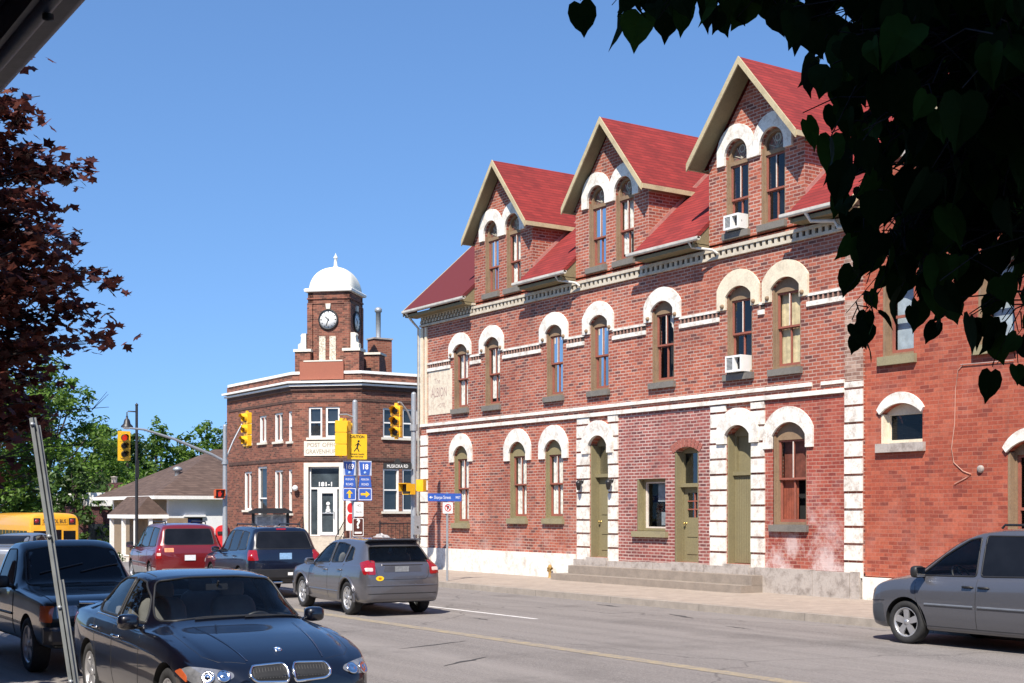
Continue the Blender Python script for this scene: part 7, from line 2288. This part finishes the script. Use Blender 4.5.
# ------------------------------------------------------------------ trees and plants
M_LEAFG = leaf_mat('green_leaf', ((.062, .13, .016), (.105, .195, .024), (.16, .26, .04)), .5, scale=.35)
M_LEAFG2 = leaf_mat('deep_green_leaf', ((.035, .075, .014), (.058, .115, .02), (.09, .16, .028)), .45, scale=.3)
M_LEAFR = leaf_mat('maroon_maple_leaf', ((.05, .015, .014), (.10, .027, .021), (.19, .06, .04)), .4, scale=1.2)
M_LEAFD = leaf_mat('linden_leaf', ((.010, .022, .006), (.016, .038, .007), (.045, .11, .016)), .32, .8)  # palest end of the ramp paints the few leaves that catch light
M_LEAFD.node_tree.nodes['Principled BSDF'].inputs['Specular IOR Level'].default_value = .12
M_BARK = plain('bark', (.075, .06, .048), .9, var=.4, scale=10, bmp=.6)
M_BARKD = plain('dark_bark', (.03, .022, .02), .9, var=.3, scale=10)

def unit(rr):
    while True:
        v = Vector((rr.uniform(-1, 1), rr.uniform(-1, 1), rr.uniform(-1, 1)))
        if .05 < v.length < 1: return v.normalized()

def leaf_quad(vs, fs, p, nrm, size, rr, fold=.25):
    a = nrm.orthogonal().normalized()
    a = (a * math.cos(t := rr.uniform(0, 6.28)) + nrm.cross(a) * math.sin(t)).normalized()
    b = nrm.cross(a)
    o = len(vs)
    L = size * rr.uniform(.7, 1.3); W = L * rr.uniform(.5, .75)
    vs += [p - a * L * .5, p + b * W * .5 + nrm * W * fold, p + a * L * .5, p - b * W * .5 + nrm * W * fold, p]
    fs += [(o, o + 4, o + 1), (o + 4, o + 2, o + 1), (o, o + 3, o + 4), (o + 4, o + 3, o + 2)]

def make_tree(name, label, base, h, cr, seed, n=4200, leaf=.34, mat=None, group='green trees beyond the shops', squash=1.0, low=.22, cat='tree'):
    rr = random.Random(seed)
    mat = mat or M_LEAFG
    x, y, z = base
    t = thing(name, label, cat, base, 0, group)
    mb = MB()
    mb.tube([(x, y, z - .2), (x + .05, y, z + h * .2), (x - .1, y + .1, z + h * .45), (x, y, z + h * .8)], [h * .03, h * .022, h * .016, h * .004], 10)
    lobes = []
    nl = 22
    for k in range(nl):
        f = (k + .5) / nl
        zz = z + h * (low + (1 - low) * f * .93)
        prof = math.sin(PI * min(1, (f * .86 + .16))) ** .7
        a = k * 2.4 + rr.uniform(-.4, .4)
        rad = cr * prof * rr.uniform(.35, .85)
        c = Vector((x + math.cos(a) * rad, y + math.sin(a) * rad, zz))
        r = cr * rr.uniform(.30, .50) * (.6 + .4 * prof)
        lobes.append((c, r))
        s0 = Vector((x, y, z + h * (low * .7 + .5 * f)))
        mid = s0.lerp(c, .5) + Vector((0, 0, -.1 * r))
        mb.tube([s0, mid, c], [h * .008, h * .005, h * .002], 5)
    mb.build('trunk', M_BARK, t)
    vs = []; fs = []
    tot = sum(r * r for _, r in lobes)
    for c, r in lobes:
        m = int(n * r * r / tot)
        clumps = [(c + unit(rr) * r * rr.uniform(.45, 1.0) * Vector((1, 1, .8)).length / 1.62, r * rr.uniform(.22, .42)) for _ in range(11)]
        for _ in range(m):
            cc, r2 = clumps[rr.randrange(len(clumps))]
            d = unit(rr)
            p = cc + Vector((d.x, d.y, d.z * .75 * squash)) * r2 * rr.random() ** .45 * 1.1
            nrm = (d * .5 + Vector((0, 0, .8)) + unit(rr) * .7).normalized()
            leaf_quad(vs, fs, p, nrm, leaf, rr)
    mb = MB(); mb.add(vs, fs); mb.build('crown', mat, t)
    return t

def ray(px, d):
    k = (px - 512) / 1331.0
    return d * (.55671 + .8307 * k), d * (.8307 - .55671 * k)

TREES = [ # px-ish bearing, distance, crown top height above street, crown radius, kind, n, label
 (50, 92, 12.9, 5.9, 0, 11000, 'large light green tree behind the yellow bus'),
 (-18, 86, 13.5, 6.0, 0, 8000, 'tall green tree at the left edge behind the maroon maple'),
 (12, 104, 12.0, 5.2, 1, 6000, 'dark green tree between the large light green tree and the left edge'),
 (98, 108, 9.6, 4.4, 0, 5200, 'mid green tree right of the large light green tree above the white parapet'),
 (128, 116, 9.2, 4.4, 1, 5000, 'dark green tree behind the street lamp and red signal'),
 (157, 122, 10.4, 4.6, 0, 5000, 'round green tree just right of the street lamp post'),
 (183, 134, 9.0, 4.0, 1, 4200, 'low dark green tree in the dip of the tree line'),
 (207, 126, 10.9, 4.6, 0, 5200, 'taller round tree over the brown roof ridge'),
 (236, 130, 11.2, 5.0, 1, 4200, 'green tree touching the left wall of the brown brick building'),
 (76, 84, 5.2, 3.2, 1, 3600, 'low bushy dark tree beside the dark red shop'),
 (112, 132, 8.6, 4.4, 1, 3500, 'distant tree peeping between the trees over the shop'),
 (-60, 80, 9, 5, 0, 3500, 'green tree mostly out of frame on the left'),
]
for i, (px, d, top_, cr, kind, n, lab) in enumerate(TREES):
    if px < -30: continue
    x, y = ray(px, d)
    b = gz(y)
    make_tree('broadleaf_tree', lab, (x, y, b), top_ - b, cr, 11 + i, n, .36 if d < 100 else .42, M_LEAFG if kind == 0 else M_LEAFG2, low=.10)

def shrub(label, c, r, n, seed, mat, leaf=.12, flowers=None):
    rr = random.Random(seed)
    t = thing('shrub', label, 'shrub', c)
    mb = MB()
    for k in range(9):
        d = unit(rr); d.z = abs(d.z) + .5
        mb.tube([c, Vector(c) + d.normalized() * r * .8], [.012, .004], 5)
    mb.build('stem', M_BARK, t)
    vs = []; fs = []
    for _ in range(n):
        d = unit(rr); d.z = abs(d.z)
        p = Vector(c) + Vector((d.x, d.y, d.z * .9)) * r * rr.uniform(.5, 1.05)
        leaf_quad(vs, fs, p, (d + unit(rr) * .6).normalized(), leaf, rr)
    mb = MB(); mb.add(vs, fs); mb.build('foliage', mat, t)
x, y = ray(108, 60); shrub('low green shrub in the bed before the white porch', (x, y, gz(y) + .1), .8, 900, 5, M_LEAFG)
x, y = ray(98, 63); shrub('round darker shrub left of the one before the porch', (x, y, gz(y) + .1), .7, 800, 6, M_LEAFG2)
shrub('bright green shrub at the foot of the black railing', (29.35, 51.9, .2), .45, 700, 8, leaf_mat('bright_shrub_leaf', ((.08, .17, .02), (.11, .22, .03), (.14, .26, .04)), .4), .09)
x, y = ray(84, 72); 

# maroon maple beside the near kerb: lobed leaves on spreading limbs
def maple_leaf(vs, fs, p, a, nrm, L, rr):
    b = nrm.cross(a)
    o = len(vs)
    pts = [(0, -.5), (.22, -.28), (.5, -.12), (.26, .05), (.36, .34), (.13, .24), (0, .56), (-.13, .24), (-.36, .34), (-.26, .05), (-.5, -.12), (-.22, -.28)]
    vs.append(p)
    for u, v in pts:
        vs.append(p + b * u * L + a * v * L + nrm * (abs(u) * L * .25 * rr.uniform(-.5, 1)))
    n = len(pts)
    for i in range(n): fs.append((o, o + 1 + i, o + 1 + (i + 1) % n))

def maple():
    rr = random.Random(21)
    base = Vector((1.35, 17.6, .15))
    t = thing('maroon_maple', 'maroon leaved maple at the left edge over the dark pickup', 'tree', tuple(base))
    mb = MB()
    mb.tube([base - Vector((0, 0, .2)), base + Vector((.03, 0, 1.2)), base + Vector((.05, .05, 2.4)), base + Vector((0, 0, 5)), base + Vector((.1, 0, 7))], [.17, .14, .12, .07, .02], 12)
    vs = []; fs = []
    tw = MB()
    cen = base + Vector((.88, .05, 4.95))
    nb = 230
    for k in range(nb):
        f = (k + .5) / nb
        zf = 1 - 2 * f
        a = k * 2.39996
        r_ = math.sqrt(max(0, 1 - zf * zf))
        d = Vector((math.cos(a) * r_, math.sin(a) * r_, zf))
        rad = Vector((3.0, 3.0, 3.15))
        tip = cen + Vector((d.x * rad.x, d.y * rad.y, d.z * rad.z)) * rr.uniform(.72, 1.06)
        st_ = base + Vector((0, 0, min(5.6, max(1.9, tip.z - base.z - 1.4 + rr.uniform(-.4, .2)))))
        mid = st_.lerp(tip, .55) + Vector((0, 0, .28))
        mb.tube([st_, mid, tip], [.035, .018, .005], 5)
        # leafy sprays, held in flat layers
        for j in range(9):
            if tip.x < base.x - .6 and j % 2: continue
            q = rr.uniform(.42, 1.03)
            c = (st_.lerp(mid, q / .55) if q < .55 else mid.lerp(tip, (q - .55) / .45)) + Vector((rr.uniform(-.3, .3), rr.uniform(-.3, .3), rr.uniform(-.12, .12)))
            tw.tube([mid.lerp(tip, max(0, (q - .6))), c], [.006, .003], 4)
            for _ in range(26):
                p = c + Vector((rr.gauss(0, .165), rr.gauss(0, .165), rr.gauss(0, .075)))
                nrm = (Vector((0, 0, 1)) + unit(rr) * .75).normalized()
                aa = nrm.orthogonal().normalized(); th = rr.uniform(0, 6.28)
                aa = (aa * math.cos(th) + nrm.cross(aa) * math.sin(th)).normalized()
                maple_leaf(vs, fs, p, aa, nrm, rr.uniform(.11, .19), rr)
    mb.build('trunk', M_BARKD, t)
    tw.build('twig', M_BARKD, t)
    # a few bare twigs low on the road side
    m2 = MB()
    for k in range(9):
        s = cen + Vector((1.5 + rr.uniform(-.3, .3), -.4 + rr.uniform(-.5, .6), -2.2 + rr.uniform(-.5, .3)))
        e = s + Vector((rr.uniform(.6, 1.2), rr.uniform(-.4, .3), rr.uniform(-.15, .35)))
        m2.tube([s, s.lerp(e, .5) + Vector((0, 0, .06)), e], [.01, .007, .003], 5)
        for _ in range(3):
            q = s.lerp(e, rr.uniform(.4, .9)); m2.tube([q, q + Vector((rr.uniform(.1, .3), rr.uniform(-.2, .2), rr.uniform(0, .25)))], [.005, .002], 4)
    m2.build('bare_twig', M_BARKD, t)
    m3 = MB(); m3.add(vs, fs); m3.build('crown', M_LEAFR, t)
maple()

# linden whose low boughs hang in front of the camera, in the shade of the shop
def linden_leaf(vs, fs, p, a, nrm, L, rr):
    """Heart-shaped leaf with a drip tip; a points to the tip."""
    b = nrm.cross(a)
    o = len(vs)
    pts = [(0, -.34), (.16, -.45), (.36, -.38), (.47, -.15), (.44, .10), (.30, .33), (.12, .48), (0, .68), (-.12, .48), (-.30, .33), (-.44, .10), (-.47, -.15), (-.36, -.38), (-.16, -.45)]
    vs.append(p)
    cup = rr.uniform(-.3, .9); wk = rr.uniform(.72, 1.02); sk = rr.uniform(-.18, .18); curl = rr.uniform(.1, .7)
    for u, v in pts:
        vs.append(p + b * (u * wk + sk * v * v) * L + a * v * L + nrm * (u * u * L * cup - max(0, v) ** 2 * L * curl))
    n = len(pts)
    for i in range(n): fs.append((o, o + 1 + i, o + 1 + (i + 1) % n))

def linden():
    rr = random.Random(33)
    base = Vector((4.35, -.6, .15))
    t = thing('linden_tree', 'dark shaded linden whose heart shaped leaves hang across the top right', 'tree', tuple(base))
    mb = MB()
    mb.tube([base - Vector((0, 0, .2)), base + Vector((0, 0, 1.5)), base + Vector((.05, .1, 3.2)), base + Vector((0, .2, 6.5))], [.20, .17, .15, .05], 12)
    vs = []; fs = []
    tw = MB()
    # boughs: start on the trunk, end points over the pavement (metres)
    def W(px, py, d):
        x, y = ray(px, d); return Vector((x, y, 2.1 + (511 - py) * d / 1331.0))
    tips = BOUGHS
    for rep in range(2 * len(tips)):
        tip, dens, L0, spread = tips[rep // 2]
        tip = Vector(tip) + (Vector((rr.gauss(0, .05), rr.gauss(0, .05), rr.uniform(0, .05))) if rep % 2 else Vector((0, 0, 0)))
        st_ = base + Vector((rr.uniform(-.1, .1), rr.uniform(.0, .2), 3.1 + rr.uniform(-.2, .8)))
        up = st_.lerp(tip, .7); up.z = max(st_.z, tip.z) + .75
        pts = []
        for k in range(13):
            q = k / 12
            pts.append(st_ * (1 - q) ** 2 + up * 2 * q * (1 - q) + tip * q * q)
        mb.tube(pts, [.008 - .0006 * k for k in range(13)], 6)
        for _ in range(int(dens * (1.75 if tip.x - .9 * tip.y < .6 else 2.3)) + 2):
            q = 1 - rr.random() ** 1.4 * .55
            i = min(11, int(q * 12)); c = pts[i].lerp(pts[i + 1], q * 12 - i)
            off = Vector((rr.gauss(0, spread), rr.gauss(0, spread), rr.gauss(-.03, spread * .55)))
            p = c + off
            # the boughs are pruned clear of the third gable and the upper windows
            hz = math.hypot(p.x, p.y); az = math.degrees(math.atan2(p.x, p.y)); el = (p.z - .05 - cam.location.z) / hz
            if (az < 46.0 and el < .335) or (az < 47.6 and el < .25) or (az < 45.2 and el < .355) or el < .085: continue
            tw.tube([c, c.lerp(p, .6) + Vector((0, 0, .02)), p], [.0018, .0015, .0012], 4)
            a = Vector((rr.gauss(0, .35), rr.gauss(0, .35), -1)).normalized()
            nrm = Vector((rr.gauss(-.5, .6), rr.gauss(-.8, .6), rr.gauss(.35, .3)))
            nrm = (nrm - a * nrm.dot(a)).normalized()
            linden_leaf(vs, fs, p + a * L0 * .4, a, nrm, L0 * rr.uniform(.5, .98), rr)
    # the crown overhead, out of the picture
    for _ in range(8000):
        d = unit(rr)
        p = base + Vector((-.3, .6, 5.6)) + Vector((d.x * 2.9, d.y * 2.7, d.z * 2.1)) * rr.uniform(.55, 1.0)
        a = Vector((rr.gauss(0, .4), rr.gauss(0, .4), -1)).normalized(); nrm = unit(rr); nrm = (nrm - a * nrm.dot(a)).normalized()
        linden_leaf(vs, fs, p, a, nrm, rr.uniform(.12, .2), rr)
    for k in range(16):
        d = unit(rr)
        mb.tube([base + Vector((0, .15, 3.4 + k * .15)), base + Vector((-.3, .6, 5.6)) + Vector((d.x * 2.3, d.y * 2.2, d.z * 1.7))], [.03, .008], 5)
    mb.build('trunk', M_BARKD, t)
    tw.build('twig', M_BARKD, t)
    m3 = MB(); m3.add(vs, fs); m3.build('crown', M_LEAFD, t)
BOUGHS = [  # bough tip (m), leaves, leaf length, spread
    ((1.82, 2.392, 3.259), 6, 0.08, 0.04),
    ((1.795, 2.288, 3.202), 9, 0.085, 0.05),
    ((1.837, 2.26, 3.211), 13, 0.085, 0.06),
    ((1.814, 2.155, 3.135), 4, 0.075, 0.03),
    ((1.89, 2.225, 3.22), 12, 0.085, 0.06),
    ((2.007, 2.266, 3.272), 18, 0.085, 0.06),
    ((2.063, 2.229, 3.254), 20, 0.085, 0.06),
    ((2.022, 2.136, 3.176), 5, 0.07, 0.035),
    ((2.273, 2.329, 3.341), 24, 0.085, 0.08),
    ((2.209, 2.131, 3.218), 12, 0.08, 0.05),
    ((2.476, 2.313, 3.399), 24, 0.09, 0.08),
    ((2.205, 2.014, 3.094), 9, 0.08, 0.04),
    ((2.163, 1.921, 3.007), 10, 0.085, 0.045),
    ((2.015, 1.779, 3.03), 26, 0.1, 0.1),
    ((2.359, 2.03, 3.218), 40, 0.09, 0.16),
    ((2.266, 1.972, 2.93), 16, 0.085, 0.05),
    ((2.344, 2.04, 2.857), 22, 0.085, 0.07),
    ((2.045, 1.76, 2.874), 34, 0.1, 0.14),
    ((2.403, 2.121, 2.778), 16, 0.085, 0.06),
    ((2.337, 2.045, 2.666), 18, 0.085, 0.06),
    ((2.296, 2.073, 2.546), 5, 0.08, 0.03),
    ((2.265, 2.034, 2.479), 5, 0.08, 0.03),
    ((2.344, 2.04, 2.587), 8, 0.085, 0.04),
    ((2.378, 2.018, 2.722), 30, 0.085, 0.09),
    ((2.647, 2.199, 2.933), 18, 0.08, 0.1),
    ((2.338, 1.924, 2.625), 16, 0.085, 0.07),
    ((2.371, 1.902, 2.571), 6, 0.08, 0.03),
    ((2.036, 1.645, 2.956), 44, 0.1, 0.16),
    ((2.535, 2.033, 2.743), 26, 0.085, 0.09),
    ((2.666, 2.065, 2.908), 18, 0.085, 0.09),
    ((2.494, 1.94, 2.621), 6, 0.08, 0.03),
    ((2.191, 1.662, 2.893), 40, 0.1, 0.14),
    ((2.622, 1.975, 2.72), 24, 0.085, 0.09),
    ((2.471, 1.835, 2.505), 10, 0.085, 0.05),
    ((2.44, 1.795, 2.413), 8, 0.085, 0.045),
    ((2.412, 1.754, 2.66), 26, 0.09, 0.09),
    ((2.519, 1.803, 2.505), 14, 0.085, 0.06),
    ((2.342, 1.68, 2.802), 30, 0.09, 0.12),
    ((2.09, 1.489, 2.922), 44, 0.11, 0.16),
    ((2.174, 1.673, 3.069), 44, 0.1, 0.18),
    ((2.393, 1.647, 2.66), 30, 0.09, 0.12),
    ((2.464, 1.719, 2.533), 16, 0.085, 0.07),
    ((2.337, 1.564, 2.874), 34, 0.1, 0.15),
    ((2.157, 1.805, 2.842), 22, 0.09, 0.1),
    ((2.141, 1.936, 3.143), 20, 0.09, 0.08),
    ((2.389, 1.89, 2.919), 24, 0.09, 0.1),
    ((2.556, 1.899, 2.812), 18, 0.085, 0.09),
    ((2.584, 1.88, 2.609), 10, 0.085, 0.06),
]
linden()
